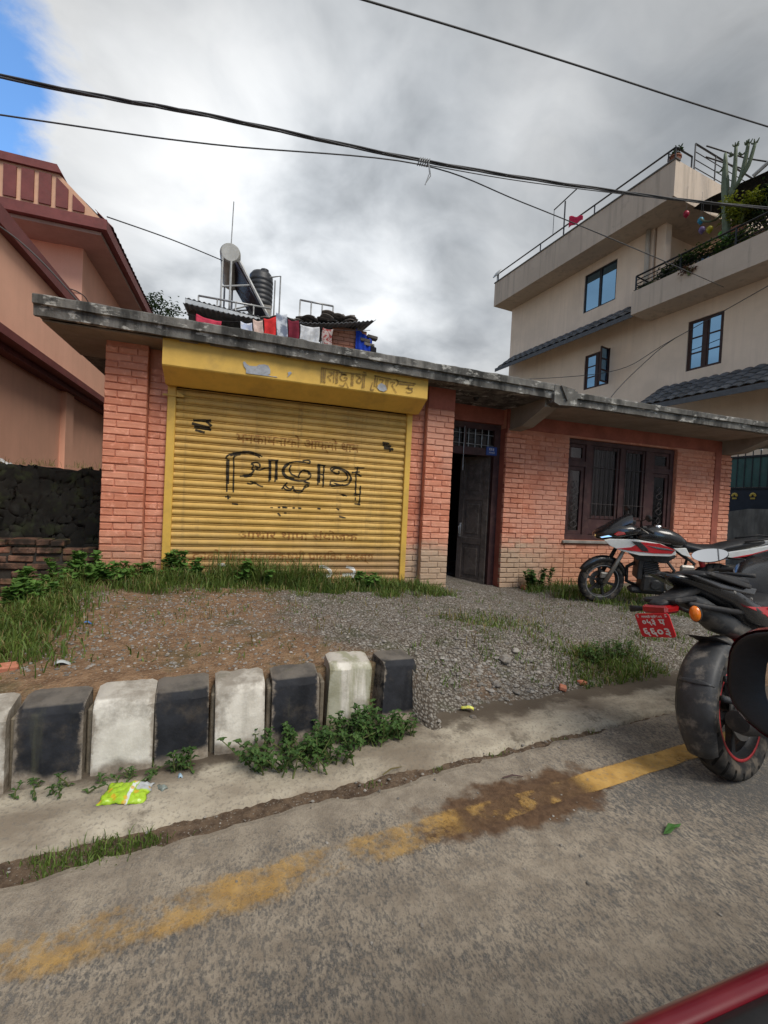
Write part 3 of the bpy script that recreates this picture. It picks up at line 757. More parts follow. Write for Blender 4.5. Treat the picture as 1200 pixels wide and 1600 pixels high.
# painted lettering, strokes in (x, z) metres on the shutter and hood
MAIN=[[(-0.148,1.655),(-0.148,1.557),(-0.143,1.431),(-0.137,1.287)],[(-0.132,1.642),(-0.129,1.488),(-0.125,1.375)],[(-0.082,1.667),(-0.075,1.562),(-0.073,1.421),(-0.07,1.283)],[(-0.164,1.646),(-0.148,1.68),(-0.103,1.707),(-0.024,1.729),(0.07,1.746),(0.16,1.729),(0.223,1.701)],[(-0.116,1.685),(-0.037,1.713),(0.057,1.73),(0.153,1.714),(0.196,1.689)],[(-0.085,1.66),(-0.062,1.69),(-0.01,1.708)],[(-0.154,1.233),(-0.095,1.23)],[(-0.079,1.158),(-0.014,1.155)],[(-0.125,1.249),(-0.118,1.207)],[(0.103,1.615),(0.157,1.633),(0.196,1.622)],[(0.105,1.615),(0.131,1.598),(0.116,1.554),(0.14,1.542),(0.114,1.511),(0.074,1.484),(-0.007,1.468)],[(0.196,1.622),(0.2,1.582),(0.16,1.557),(0.202,1.55),(0.249,1.574),(0.298,1.581)],[(0.145,1.592),(0.187,1.574)],[(0.034,1.467),(0.102,1.475),(0.124,1.505)],[(0.071,1.394),(0.115,1.387),(0.152,1.409),(0.195,1.38),(0.244,1.366)],[(0.104,1.418),(0.167,1.393)],[(0.3,1.664),(0.305,1.546),(0.307,1.427)],[(0.314,1.662),(0.322,1.446)],[(0.373,1.667),(0.376,1.551),(0.372,1.429)],[(0.386,1.668),(0.391,1.45)],[(0.287,1.67),(0.4,1.673)],[(0.565,1.667),(0.501,1.644),(0.46,1.6),(0.452,1.541),(0.486,1.488),(0.574,1.462),(0.676,1.459),(0.749,1.484),(0.774,1.531),(0.748,1.569),(0.693,1.585),(0.654,1.555),(0.633,1.51),(0.646,1.488)],[(0.523,1.642),(0.474,1.594),(0.469,1.543),(0.5,1.501),(0.588,1.474)],[(0.545,1.629),(0.528,1.588),(0.549,1.533),(0.623,1.497)],[(0.522,1.656),(0.608,1.676),(0.711,1.67),(0.759,1.664)],[(0.669,1.689),(0.748,1.698),(0.756,1.663)],[(0.671,1.579),(0.73,1.572),(0.758,1.536)],[(0.449,1.349),(0.483,1.397),(0.51,1.428)],[(0.462,1.381),(0.492,1.347),(0.55,1.342),(0.577,1.388),(0.59,1.352),(0.652,1.345),(0.688,1.353),(0.723,1.412),(0.76,1.406)],[(0.49,1.39),(0.535,1.359),(0.571,1.366)],[(0.694,1.454),(0.766,1.436)],[(0.579,1.344),(0.639,1.315),(0.689,1.338)],[(0.709,1.381),(0.76,1.399)],[(0.854,1.662),(0.858,1.539),(0.859,1.423)],[(0.871,1.66),(0.878,1.451)],[(0.924,1.652),(0.923,1.544),(0.924,1.401)],[(0.845,1.661),(0.944,1.65)],[(0.865,1.555),(0.926,1.541)],[(1.002,1.606),(1.013,1.633),(1.059,1.647),(1.153,1.628),(1.233,1.58),(1.26,1.512),(1.231,1.46),(1.17,1.435),(1.084,1.445),(1.017,1.482)],[(1.015,1.603),(1.075,1.633),(1.17,1.598),(1.216,1.54),(1.183,1.492),(1.098,1.476),(1.02,1.487),(1.002,1.421)],[(1.007,1.602),(1.07,1.569),(1.106,1.574),(1.1,1.604)],[(1.193,1.607),(1.248,1.55),(1.238,1.48)],[(1.007,1.436),(1.085,1.425),(1.162,1.445)],[(1.02,1.422),(1.088,1.365),(1.175,1.319),(1.278,1.309),(1.369,1.338)],[(1.047,1.416),(1.112,1.351),(1.184,1.309)],[(1.314,1.616),(1.318,1.462),(1.319,1.259)],[(1.377,1.443),(1.376,1.326),(1.372,1.206)],[(1.293,1.653),(1.417,1.66)],[(1.261,1.594),(1.359,1.61)],[(1.32,1.586),(1.386,1.556)],[(1.332,1.671),(1.328,1.594)],[(1.296,1.341),(1.356,1.338)],[(1.314,1.223),(1.386,1.215)],[(0.333,1.139),(0.361,1.137)],[(0.415,1.139),(0.444,1.139)],[(0.465,1.142),(0.523,1.14)],[(0.581,1.141),(0.61,1.142)],[(0.646,1.141),(0.683,1.139)],[(0.418,1.072),(0.451,1.044)],[(0.489,1.078),(0.518,1.076)],[(0.869,1.147),(0.907,1.143)],[(1.133,1.062),(1.212,1.048)],[(1.097,1.16),(1.129,1.138)]]
BLOT=[[(-0.506,2.032),(-0.326,2.046)],[(-0.515,1.997),(-0.334,1.97)],[(-0.493,1.965),(-0.322,1.948)],[(-0.481,1.932),(-0.385,1.912)],[(-0.379,2.041),(-0.319,1.987)],[(1.628,1.985),(1.718,1.98)],[(1.636,1.959),(1.748,1.95)],[(1.651,1.941),(1.721,1.938)],[(1.652,1.922),(1.771,1.912)],[(1.713,1.953),(1.737,1.883)],[(1.749,1.93),(1.767,1.899)]]
WHITE=[[(0.837,0.36),(0.95,0.373),(1.031,0.35),(1.065,0.373),(1.039,0.43),(0.969,0.464),(0.923,0.46)],[(1.206,0.36),(1.336,0.371)],[(1.338,0.324),(1.352,0.39),(1.333,0.436),(1.248,0.46)],[(-0.191,0.475),(-0.152,0.485),(-0.115,0.468)],[(0.197,0.388),(0.313,0.377),(0.462,0.38),(0.636,0.375)]]
HOODT=[[(0.782,2.666),(0.785,2.515)],[(0.802,2.675),(0.807,2.517)],[(0.776,2.669),(0.978,2.667)],[(0.823,2.658),(0.823,2.513)],[(0.857,2.637),(0.898,2.629),(0.879,2.6),(0.853,2.59),(0.889,2.542)],[(0.917,2.652),(0.919,2.532)],[(0.944,2.653),(0.946,2.525)],[(0.958,2.655),(0.96,2.531)],[(0.993,2.636),(1.062,2.632),(1.014,2.632),(0.988,2.595),(1.017,2.566),(1.058,2.578),(1.063,2.603),(1.029,2.598)],[(0.978,2.514),(1.027,2.507),(1.052,2.55),(1.085,2.494)],[(1.117,2.65),(1.116,2.518)],[(1.133,2.649),(1.134,2.521)],[(0.972,2.653),(1.285,2.663)],[(1.166,2.64),(1.208,2.632),(1.176,2.58),(1.212,2.565),(1.23,2.615),(1.195,2.621)],[(1.245,2.657),(1.244,2.508)],[(1.264,2.653),(1.264,2.517)],[(1.241,2.691),(1.284,2.683)],[(1.391,2.677),(1.383,2.553)],[(1.414,2.66),(1.408,2.543)],[(1.37,2.668),(1.664,2.653)],[(1.437,2.636),(1.481,2.635),(1.461,2.591)],[(1.517,2.647),(1.516,2.515)],[(1.539,2.643),(1.534,2.531)],[(1.57,2.619),(1.621,2.626),(1.593,2.587),(1.649,2.511)],[(1.634,2.662),(1.665,2.632),(1.638,2.586)],[(1.65,2.644),(1.877,2.643)],[(1.659,2.617),(1.862,2.623)],[(1.758,2.581),(1.849,2.586)],[(1.794,2.614),(1.789,2.578),(1.835,2.567),(1.836,2.542),(1.791,2.529),(1.76,2.539)],[(1.36,2.591),(1.342,2.514),(1.378,2.511)]]
PATCH=[[(-0.024,2.61),(-0.009,2.623),(0.014,2.598),(0.042,2.585),(0.075,2.587),(0.108,2.589),(0.135,2.61),(0.185,2.62),(0.224,2.614),(0.248,2.575),(0.25,2.534),(0.223,2.517),(0.268,2.508),(0.308,2.513),(0.326,2.487),(0.27,2.479),(0.157,2.487),(0.046,2.485),(0.011,2.487),(0.009,2.546),(-0.012,2.572)],[(0.426,2.571),(0.454,2.584),(0.47,2.571),(0.439,2.535),(0.422,2.523),(0.436,2.551)]]
PATCH2=[[(1.426,2.572),(1.461,2.598),(1.513,2.577),(1.534,2.531),(1.495,2.499),(1.443,2.513),(1.417,2.537)]]

LET = {}
for st in MAIN:
    cx = sum(p[0] for p in st) / len(st); cz = max(p[1] for p in st)
    k = ('dab', len(LET)) if cz < 1.26 else next(i for i, e in enumerate((-.0001, .43, .81, .97, 9)) if (cx < e or (i == 0 and st[0][0] < -.05)))
    if cz >= 1.26 and st[0][0] < -.05: k = 0
    LET.setdefault(k, []).append(st)
for k, sts in LET.items():
    mb = MB()
    for st in sts: ribbon(mb, smooth_pts(st), .018)
    H(conform(mb, slat_y), 'paint_dab' if isinstance(k, tuple) else 'painted_letter', DARKPAINT, shutter)
for grp in (BLOT[:5], BLOT[5:]):
    mb = MB()
    for st in grp: ribbon(mb, smooth_pts(st), .026)
    H(conform(mb, slat_y), 'scribbled_out_lettering', DARKPAINT, shutter)
for st in WHITE:
    mb = MB(); ribbon(mb, smooth_pts(st), .035); H(conform(mb, slat_y), 'white_paint_mark', WHITEP, shutter)
for body, x, z, size, wd in (('मनकामनाको आफ्नो धाम', -.06, 1.84, .15, 1.40), ('आधार थापा संयोजक', 0.0, .775, .13, 1.37), ('कालो माटो महालक्ष्मी पालिका सदस्य', -.46, .535, .13, 2.05)):
    tb = text_mb(body, size, .002)
    w0 = max(p[0] for p in tb.v) or 1
    tb.v = [(x + p[0] * wd / w0, 0, z + p[2]) for p in tb.v]
    H(conform(tb, slat_y, .0035), 'faded_lettering', REDPAINT, shutter)
mb = MB()
for st in HOODT: ribbon(mb, smooth_pts(st), .016)
mb.v = [(p[0], 4.7135, p[2]) for p in mb.v]
H(mb, 'faded_lettering', GHOST, hood, fix=False)
for pl in PATCH + PATCH2: H(MB().prism([(p[0], max(p[1], 2.505)) for p in pl], 4.7125, 4.7165), 'bare_metal_patch', ZINC, hood)

# --- door
DY = 5.66
door = H(MB().box(2.52, 2.60, DY, DY + .10, .03, 2.49).box(3.56, 3.66, DY, DY + .10, .03, 2.49).box(2.60, 3.56, DY, DY + .10, 2.40, 2.49).box(2.60, 3.56, DY + .005, DY + .095, 2.02, 2.13), 'door', WOOD_D)
def rect_frame(mb, x0, x1, z0, z1, w_, y0, y1):
    mb.box(x0, x0 + w_, y0, y1, z0, z1).box(x1 - w_, x1, y0, y1, z0, z1).box(x0 + w_, x1 - w_, y0, y1, z0, z0 + w_).box(x0 + w_, x1 - w_, y0, y1, z1 - w_, z1); return mb
for i in range(2):
    x0 = 2.60 + i * .48
    H(MB().box(x0 + .01, x0 + .47, DY + .05, DY + .056, 2.135, 2.395), 'transom_pane', PANE, door)
    for j in range(4):
        H(MB().tube([(x0 + .06 + j * .11, DY + .03, 2.13), (x0 + .06 + j * .11, DY + .03, 2.40)], .006, 6), 'transom_bar', STEEL, door)
H(MB().tube([(2.6, DY + .03, 2.19), (3.56, DY + .03, 2.17)], .007, 6), 'transom_bar', STEEL, door)
H(MB().tube([(2.6, DY + .03, 2.335), (3.56, DY + .03, 2.325)], .005, 6), 'transom_bar', STEEL, door)
H(MB().box(3.06, 3.09, DY + .01, DY + .05, 2.13, 2.40), 'transom_post', WOOD_D, door)
# leaf standing ajar, hinged on the right post
lf = MB()
rect_frame(lf, -.50, 0, .0, 1.97, .085, -.02, .02)
lf.box(-.415, -.085, -.02, .02, .62, .72).box(-.415, -.085, -.02, .02, 1.30, 1.38)
leaf = H(lf, 'door_leaf', WOOD_G, door, bevel=.004)
leaf.matrix_local = Matrix.Translation((3.545, DY + .06, .06)) @ Matrix.Rotation(R(-60), 4, 'Z')
for z0, z1 in ((.085, .62), (.72, 1.30), (1.38, 1.885)):
    MB().cbox(-.42, -.08, -.008, .008, z0 - .005, z1 + .005, .004).build('panel', WOOD_G, leaf)
    MB().cbox(-.36, -.14, -.016, -.004, z0 + .06, z1 - .06, .006).build('raised_panel', WOOD_G, leaf)
mb = MB(); mb.tube([(-.455, -.022, .76), (-.455, -.055, .78), (-.455, -.055, .88), (-.455, -.022, .90)], .008, 8); mb.cbox(-.475, -.435, -.03, -.02, .72, .94, .003)
mb.build('door_handle', STEEL, leaf, smooth=True)
lf2 = MB(); rect_frame(lf2, 0, .46, 0, 1.97, .085, -.02, .02); lf2.box(.085, .375, -.008, .008, .085, 1.885)
o = H(lf2, 'door_leaf', WOOD_G, door); o.matrix_local = Matrix.Translation((2.60, DY + .07, .06)) @ Matrix.Rotation(R(84), 4, 'Z')
H(MB().tube([(3.05, DY - .01, 2.42), (3.045, DY - .012, 2.1), (3.05, DY - .01, 1.78)], .006, 6), 'hanging_latch_chain', STEEL, door)
plate = H(MB().cbox(3.42, 3.60, DY - .016, DY - .004, 2.03, 2.155, .003), 'house_number_plate', mat('blue_enamel', (.018, .055, .24), .4, .15, 10), door)
tb = text_mb('१२१', .055, .001); tb.v = [(3.462 + p[0] * 1.0, DY - .0175, 2.098 + p[2]) for p in tb.v]; H(tb, 'plate_lettering', WHITEP, plate, fix=False)
tb = text_mb('महालक्ष्मी', .022); tb.v = [(3.468 + p[0], DY - .0175, 2.06 + p[2]) for p in tb.v]; H(tb, 'plate_lettering', WHITEP, plate, fix=False)
H(MB().cbox(2.50, 3.70, 5.42, 5.75, -.05, .075, .015), 'door_step', CONC)

# --- window
VY = 5.565
xs = [4.80, 4.835, 5.165, 5.325, 5.885, 5.985, 6.42, 6.615, 6.955, 7.05]
wf = MB()
wf.box(WX0 + .003, 4.845, VY, VY + .11, WZ0 + .003, WZ1 - .003).box(6.975, WX1 - .003, VY, VY + .11, WZ0 + .003, WZ1 - .003)
wf.box(4.845, 6.975, VY, VY + .11, WZ0 + .003, .90).box(4.845, 6.975, VY, VY + .11, 2.325, WZ1 - .003)
for a, b in ((5.18, 5.30), (5.88, 5.97), (6.43, 6.60)): wf.box(a, b, VY + .002, VY + .108, .90, 2.325)
window = H(wf, 'window', WOOD_D, bevel=.004)
H(MB().cbox(WX0 - .05, WX1 + .05, 5.462, 5.562, .765, .812, .008), 'window_sill', CONC, window)
def sash(x0, x1, z0, z1, w_=.05):
    f = MB(); rect_frame(f, x0, x1, z0, z1, w_, VY + .022, VY + .062)
    s_ = H(f, 'sash', WOOD_D, window, bevel=.003)
    H(MB().box(x0 + w_ - .004, x1 - w_ + .004, VY + .040, VY + .045, z0 + w_ - .004, z1 - w_ + .004), 'pane', PANE, s_)
sash(4.848, 5.177, 2.06, 2.322); sash(4.848, 5.177, .903, 1.97, .06); H(MB().box(4.845, 5.18, VY + .004, VY + .10, 1.973, 2.057), 'transom_rail', WOOD_D, window)
sash(6.603, 6.972, 2.06, 2.322); sash(6.603, 6.972, .903, 1.97, .06); H(MB().box(6.60, 6.975, VY + .004, VY + .10, 1.973, 2.057), 'transom_rail', WOOD_D, window)
sash(5.303, 5.877, 1.16, 2.322); sash(5.973, 6.427, 1.16, 2.322)
for a, b in ((5.303, 5.877), (5.973, 6.427)):
    H(MB().cbox(a, b, VY + .03, VY + .06, .903, 1.157, .01), 'bottom_panel', WOOD_D, window)
GRILLE = mat('dull_grille_iron', (.075, .062, .06), .6, .3, 12, metal=.2)
# iron grille: bars and scrolls in the tall lights
for a, b, k in ((5.303, 5.877, 6), (5.973, 6.427, 5)):
    for i in range(k):
        x = a + (b - a) * (i + .5) / k; H(MB().tube([(x, VY + .012, 1.17), (x, VY + .012, 2.31)], .0045, 6), 'grille_bar', GRILLE, window)
    for z in (1.40, 1.98):
        H(MB().tube([(a, VY + .012, z), (b, VY + .012, z)], .005, 6), 'grille_bar', GRILLE, window)
for a, b in ((4.91, 5.115), (6.665, 6.91)):
    for z in (1.12, 1.38, 1.64):
        c = (a + b) / 2
        for s_ in (-1, 1):
            pts = [(c + s_ * .085 * math.sin(q * 1.0) * (1 - q / 9), VY + .012, z - .11 + .22 * q / 6.3) for q in [i * .45 for i in range(15)]]
            H(MB().tube(pts, .004, 6), 'grille_scroll', GRILLE, window)
# printed curtains behind the glass
m, t = new_mat('printed_curtain'); P = t.pos
v_ = t.voro(t.vmath('MULTIPLY', P, (1, 1, .55)), 13); n_ = t.noise(P, 12, 4)
col = t.mix(t.ss(n_, .42, .58), (.36, .055, .042), (.42, .22, .15)); col = t.mix(t.ss(v_, .30, .20), col, (.55, .40, .30))
finish(t, col, .95)
for a, b in ((4.84, 5.20), (5.30, 5.90), (5.97, 6.44), (6.60, 6.99)):
    H(MB().grid(lambda u, v: (a + (b - a) * u, 5.74 + .02 * math.sin(u * (b - a) * 62) + .006 * math.sin(v * 9), .88 + 1.46 * v), 40, 8), 'curtain', m, window, smooth=True)
# ================================================================= ON THE FLAT ROOF
RZ = 2.87
# lean-to shed: brick end wall, dark inside, tin roof weighed down with old tiles
RB = brick_mat('shed_brick', (.33, .12, .075), (.50, .215, .135), lime=False)
TIN = mat('grey_tin', (.15, .155, .165), .6, .3, 5, (.11, .08, .06), .5, metal=.2)
OLDTILE = mat('old_roof_tile', (.15, .13, .115), .9, .35, 12, rnd=.35, bump=.4, bsc=30)
shed = thing('roof_shed', 'small brick shed on the flat roof with tin sheets and loose tiles on top', 'shed', (1.0, 8.0, RZ))
def SH(mb, name, m, parent=None, **k):
    o = mb.build(name, m, parent or shed, **k)
    if parent is None: o.matrix_parent_inverse = Matrix.Translation(-Vector((1.0, 8.0, RZ)))
    return o
endw = SH(MB().box(1.50, 2.15, 8.012, 9.3, RZ, 4.46), 'wall', mat('shed_mortar', (.27, .13, .085), .95, .3, 10))
z = 3.85; r = 0
while z < 4.40:
    x = 1.495
    for L in ((.21, .21, .21) if r % 2 else (.10, .215, .215, .09)):
        o = MB().cbox(x, x + L, 8.0, 8.06, z, z + .062, .006).build('brick', RB, endw); x += L + .01
    z += .073; r += 1
SH(MB().box(-.9, 1.50, 9.2, 9.3, RZ, 4.35).box(-.95, -.85, 8.2, 9.19, RZ, 4.35), 'rear_wall', DARKROOM)
for x in (-.9, .55):
    SH(MB().box(x, x + .07, 8.0, 8.07, RZ, 4.36), 'post', WOOD_G)
def tin(x0, x1, y0, y1, z0, z1, sag, name='tin_sheet', ang=0):
    n = int(abs(x1 - x0) / .02)
    mb = MB().grid(lambda u, v: (x0 + (x1 - x0) * u, y0 + (y1 - y0) * v, z0 + (z1 - z0) * u - sag * math.sin(math.pi * u) + .22 * v + .012 * math.sin((x0 + (x1 - x0) * u) * 80)), n, 4)
    o = SH(mb, name, TIN, smooth=True); md = o.modifiers.new('t', 'SOLIDIFY'); md.thickness = .008; return o
tin(-.98, .62, 7.70, 9.3, 4.285, 4.24, .03); tin(.45, 2.22, 7.68, 9.3, 4.245, 4.565, .05)
tin(-.98, .30, 7.95, 9.3, 4.47, 4.36, 0.0)
SH(MB().prism([(-.98, 4.36), (-.98, 4.43), (.28, 4.32), (.28, 4.27)], 7.9, 7.95), 'edge_board', GALV)
tr_ = random.Random(3)
def tile_me():
    return MB().grid(lambda u, v: (-.11 + .22 * u, -.13 + .26 * v, .028 * math.sin(math.pi * u)), 6, 1)
for i in range(58):
    x = tr_.uniform(.30, 2.0); lift = .02 + .05 * max(0, 1 - abs(x - 1.35) / .5) * tr_.random() * 2
    z = 4.30 + .16 * (x - .45) + lift
    mb = tile_me(); o = mb.build('roof_tile', OLDTILE, shed, smooth=True)
    md = o.modifiers.new('t', 'SOLIDIFY'); md.thickness = .014
    o.matrix_parent_inverse = Matrix.Translation(-Vector((1.0, 8.0, RZ)))
    o.matrix_basis = Matrix.Translation((x, tr_.uniform(7.86, 8.3), z + .03)) @ Matrix.Rotation(tr_.uniform(-.3, .3), 4, 'Z') @ Matrix.Rotation(tr_.uniform(-.25, .35), 4, 'X') @ Matrix.Rotation(tr_.uniform(-.2, .2), 4, 'Y')
for j, (x, z) in enumerate([(1.33, 4.56), (1.42, 4.64), (1.50, 4.62), (1.66, 4.62), (1.84, 4.64)]):
    o = MB().cbox(-.09, .09, -.05, .05, -.03, .03, .008).build('loose_brick', OLDTILE, shed); o.matrix_parent_inverse = Matrix.Translation(-Vector((1.0, 8.0, RZ)))
    o.matrix_basis = Matrix.Translation((x, 7.9, z - .03)) @ Matrix.Rotation(.3 * j, 4, 'Z')
for x, z in ((1.98, 4.26), (2.06, 4.19), (2.12, 4.34)):
    o = MB().cbox(-.10, .10, -.06, .06, -.03, .03, .008).build('loose_brick', OLDTILE, shed); o.matrix_parent_inverse = Matrix.Translation(-Vector((1.0, 8.0, RZ)))
    o.matrix_basis = Matrix.Translation((x + .12, 7.96, z)) @ Matrix.Rotation(.1, 4, 'Y')
# --- washing line and clothes
def cloth_mat(name, c, c2=None, sc=14):
    m, t = new_mat(name); n_ = t.noise(t.pos, sc, 3)
    finish(t, t.mix(t.ss(n_, .42, .58), c, c2 or tuple(x * .8 for x in c)), .95); return m
line = MB(); LP = [(-1.2, 7.6, 4.10), (-.4, 7.6, 4.05), (.3, 7.6, 4.19), (.75, 7.6, 4.24), (1.4, 7.6, 4.22), (2.1, 7.6, 4.33)]
line.tube([tuple(p) for p in smooth_pts([(a, c) for a, b, c in LP]) and [(q[0], 7.6, q[1]) for q in smooth_pts([(a, c) for a, b, c in LP])]], .005, 6)
tag(line.build('washing_line', BLACKP), 'thin washing line strung across the flat roof', 'washing line')
cr = random.Random(5)
def cloth(name, x0, x1, ztop, h, m, label, cat='cloth', slant=0):
    w_ = x1 - x0; ph = cr.uniform(0, 6)
    mb = MB().grid(lambda u, v: (x0 + w_ * u + .012 * math.sin(v * 5 + ph), 7.57 + .022 * math.sin(u * w_ * 34 + ph) * (.3 + v) + .01 * math.sin(v * 8 + u * 5), ztop - h * v + slant * u - .02 * math.sin(math.pi * u) * (1 - v) + .018 * v * math.sin(u * 9 + ph)), 18, 14)
    o = mb.build(name, m, None, smooth=True); md = o.modifiers.new('t', 'SOLIDIFY'); md.thickness = .006
    return tag(o, label, cat, 'washing hung on the flat roof')
cloth('hanging_cloth', -.76, -.38, 4.09, .30, cloth_mat('cloth_pink', (.52, .05, .09)), 'crimson cloth at the far left end of the washing line', slant=-.06)
cloth('hanging_shirt', -.09, .09, 4.09, .35, cloth_mat('cloth_blue_print', (.42, .47, .62), (.62, .63, .68)), 'pale blue patterned garment left of the peach one on the washing line', 'garment')
cloth('hanging_shirt', .10, .255, 4.16, .40, cloth_mat('cloth_peach', (.62, .46, .40)), 'pale peach garment beside the bright red one on the washing line', 'garment')
cloth('hanging_shirt', .265, .455, 4.20, .45, cloth_mat('cloth_red', (.62, .035, .035)), 'bright red garment in the middle of the washing line', 'garment', slant=.06)
cloth('hanging_shirt', .465, .645, 4.33, .55, cloth_mat('cloth_blue_grey', (.20, .23, .30), (.52, .55, .60), 9), 'grey blue and white patterned garment hanging highest on the washing line', 'garment')
cloth('hanging_cloth', .655, .835, 4.26, .48, cloth_mat('cloth_maroon', (.17, .018, .035)), 'dark maroon cloth left of the white sheet on the washing line')
cloth('hanging_sheet', .855, 1.18, 4.21, .42, cloth_mat('cloth_white', (.60, .61, .63)), 'white sheet hanging on the washing line', 'sheet')
cloth('hanging_cloth', 1.24, 1.42, 4.22, .40, cloth_mat('cloth_print', (.26, .05, .05), (.40, .34, .32), 22), 'narrow red printed cloth between the white sheet and the brick shed wall')
bc = MB().grid(lambda u, v: (1.92 + .32 * u, 7.93 + .02 * math.sin(u * 20), 4.45 - .17 * u - (.40 - .16 * u) * v + .01 * math.sin(v * 9)), 14, 10).build('hanging_cloth', cloth_mat('cloth_cobalt', (.015, .055, .42)), None, smooth=True)
md = bc.modifiers.new('t', 'SOLIDIFY'); md.thickness = .006
tag(bc, 'cobalt blue cloth draped over the end of the brick shed', 'cloth', 'washing hung on the flat roof')
bc = MB().grid(lambda u, v: (2.21 + .11 * u, 7.90 + .02 * math.sin(u * 20), 4.20 - .06 * u - .28 * v), 8, 8).build('hanging_cloth', cloth_mat('cloth_black', (.015, .015, .02)), None, smooth=True)
md = bc.modifiers.new('t', 'SOLIDIFY'); md.thickness = .006
tag(bc, 'black cloth hanging beside the blue one at the shed corner', 'cloth', 'washing hung on the flat roof')
# --- house behind: flat concrete roof that carries the heater and the tank
BZ = 5.1
rear = thing('rear_house', 'grey concrete house behind the shop with railed flat roof', 'house', (0, 12.5, 0))
o = MB().box(-1.9, 3.0, 11.0, 14, -.2, 4.95).build('wall', CONC, rear); o.matrix_parent_inverse = Matrix.Translation((0, -12.5, 0))
o = MB().box(-2.1, 3.2, 10.8, 14.2, 4.95, BZ).build('roof_slab', SLAB, rear); o.matrix_parent_inverse = Matrix.Translation((0, -12.5, 0))
def rail(name, label, pts, h, n, r=.02, low=1):
    g = thing(name, label, 'railing', pts[0])
    o0 = Vector(pts[0])
    def B(mb, nm): mb.build(nm, STEEL, g, smooth=True).matrix_parent_inverse = Matrix.Translation(-o0)
    top = [Vector(p) + Vector((0, 0, h)) for p in pts]
    B(MB().tube([tuple(p) for p in top], r, 8), 'top_rail')
    for k in range(low):
        B(MB().tube([tuple(p - Vector((0, 0, h * (k + 1) / (low + 1)))) for p in top], r * .7, 6), 'lower_rail')
    for p, q in zip(pts, pts[1:]):
        for i in range(n + 1):
            a = Vector(p).lerp(Vector(q), i / n)
            if i < n or q == pts[-1]: B(MB().tube([tuple(a), tuple(a + Vector((0, 0, h)))], r * .8, 6), 'post')
rail('roof_railing', 'grey pipe railing under the solar water heater', [(-1.10, 11.2, BZ), (.55, 11.2, BZ)], .78, 4, .025, 1)
rail('roof_railing', 'grey pipe railing right of the black water tank', [(1.24, 11.2, BZ), (2.08, 11.2, BZ)], 1.13, 3, .025, 1)
# solar water heater: drum seen end-on, tube collector sloping down to the right, steel stand
SW = thing('solar_water_heater', 'solar water heater with round drum and sloping collector on steel legs', 'water heater', (-.4, 11.9, BZ))
TUBES = mat('collector_back', (.27, .235, .19), .6, .3, 6); DRUM = mat('heater_drum', (.36, .355, .33), .45, .2, 5, metal=.2)
for lo in [Vector((-.4, 11.9, BZ))]:
    def B(mb, nm, m, **k): o = mb.build(nm, m, SW, **k); o.matrix_parent_inverse = Matrix.Translation(-lo); return o
    M = Matrix.Translation((-.45, 11.3, 7.08)) @ Matrix.Rotation(R(-90), 4, 'X')
    B(MB().lathe([(0, 0), (.20, .0), (.235, .03), (.24, .06), (.24, 1.5), (.20, 1.55), (0, 1.56)], 28, M), 'drum', DRUM, smooth=True, angle=40)
    a, b = Vector((-.33, 0, 6.90)), Vector((.50, 0, 5.62))
    d = (b - a).normalized(); nrm = Vector((d.z, 0, -d.x))
    for i in range(14):
        y = 11.36 + i * .105
        B(MB().tube([(a.x, y, a.z), (b.x, y, b.z)], .036, 8), 'collector_tube', mat('tube_glass', (.03, .03, .045), .2, .1, 5) if i == 0 else MATS['tube_glass'], smooth=True)
    off = nrm * -.07
    B(MB().add([(a.x + off.x - .02, 11.34, a.z + off.z), (b.x + off.x, 11.34, b.z + off.z), (b.x + off.x, 12.8, b.z + off.z), (a.x + off.x - .02, 12.8, a.z + off.z)], [(0, 1, 2, 3)]), 'reflector', TUBES)
    for y in (11.32, 12.82):
        B(MB().tube([(a.x + .10, y, a.z + .02), (b.x + .06, y, b.z - .02)], .04, 6), 'collector_rail', GALV)
        for x, zt in ((-.62, 7.0), (-.42, 6.9)):
            B(MB().tube([(x, y, BZ), (x, y, zt)], .028, 6), 'leg', GALV)
        B(MB().tube([(-.60, y, 6.25), (.02, y, 6.40)], .022, 6), 'brace', GALV)
        B(MB().tube([(-.60, y, 5.62), (.10, y, 5.95)], .02, 6), 'brace', GALV)
    B(MB().tube([(-.60, 11.35, BZ), (-.2, 12.6, 6.2)], .02, 6), 'brace', GALV)
    B(MB().tube([(-.44, 11.4, 7.3), (-.42, 11.4, 8.35)], .014, 6), 'vent_pipe', STEEL)
# black water tank
tk = thing('water_tank', 'black ribbed plastic water tank on the rear roof', 'water tank', (.32, 12.6, BZ + 1.32))
TANK = mat('black_tank_plastic', (.030, .032, .037), .45, .2, 6)
prof = [(0, 0), (.29, 0)]
for i in range(6): z = .04 + i * .125; prof += [(.31, z), (.322, z + .015), (.322, z + .075), (.31, z + .09)]
prof += [(.31, .84), (.25, .93), (.10, .96), (0, .965)]
MB().lathe(prof, 28).build('tank_body', TANK, tk, smooth=True, angle=50)
MB().lathe([(0, 0), (.11, 0), (.11, .07), (0, .08)], 16, Matrix.Translation((.08, -.1, .93))).build('lid', TANK, tk, smooth=True, angle=40)
MB().box(-.30, .30, -.30, .30, -1.32, -.002).build('plinth', CONC, tk)
pt = thing('pipe_stand', 'thin steel pipe frame beside the black water tank', 'pipe frame', (.82, 12.4, BZ))
for nm, pts in (('pipe', [(0, 0, 0), (0, 0, 2.2), (-.30, 0, 2.1)]), ('pipe', [(-.14, 0, 0), (-.14, 0, 2.05)])):
    MB().tube(pts, .022, 6).build(nm, STEEL, pt)
pf = thing('pipe_stand', 'low bent steel pipe sticking up at the right end of the shop roof', 'pipe frame', (2.55, 8.2, 4.0))
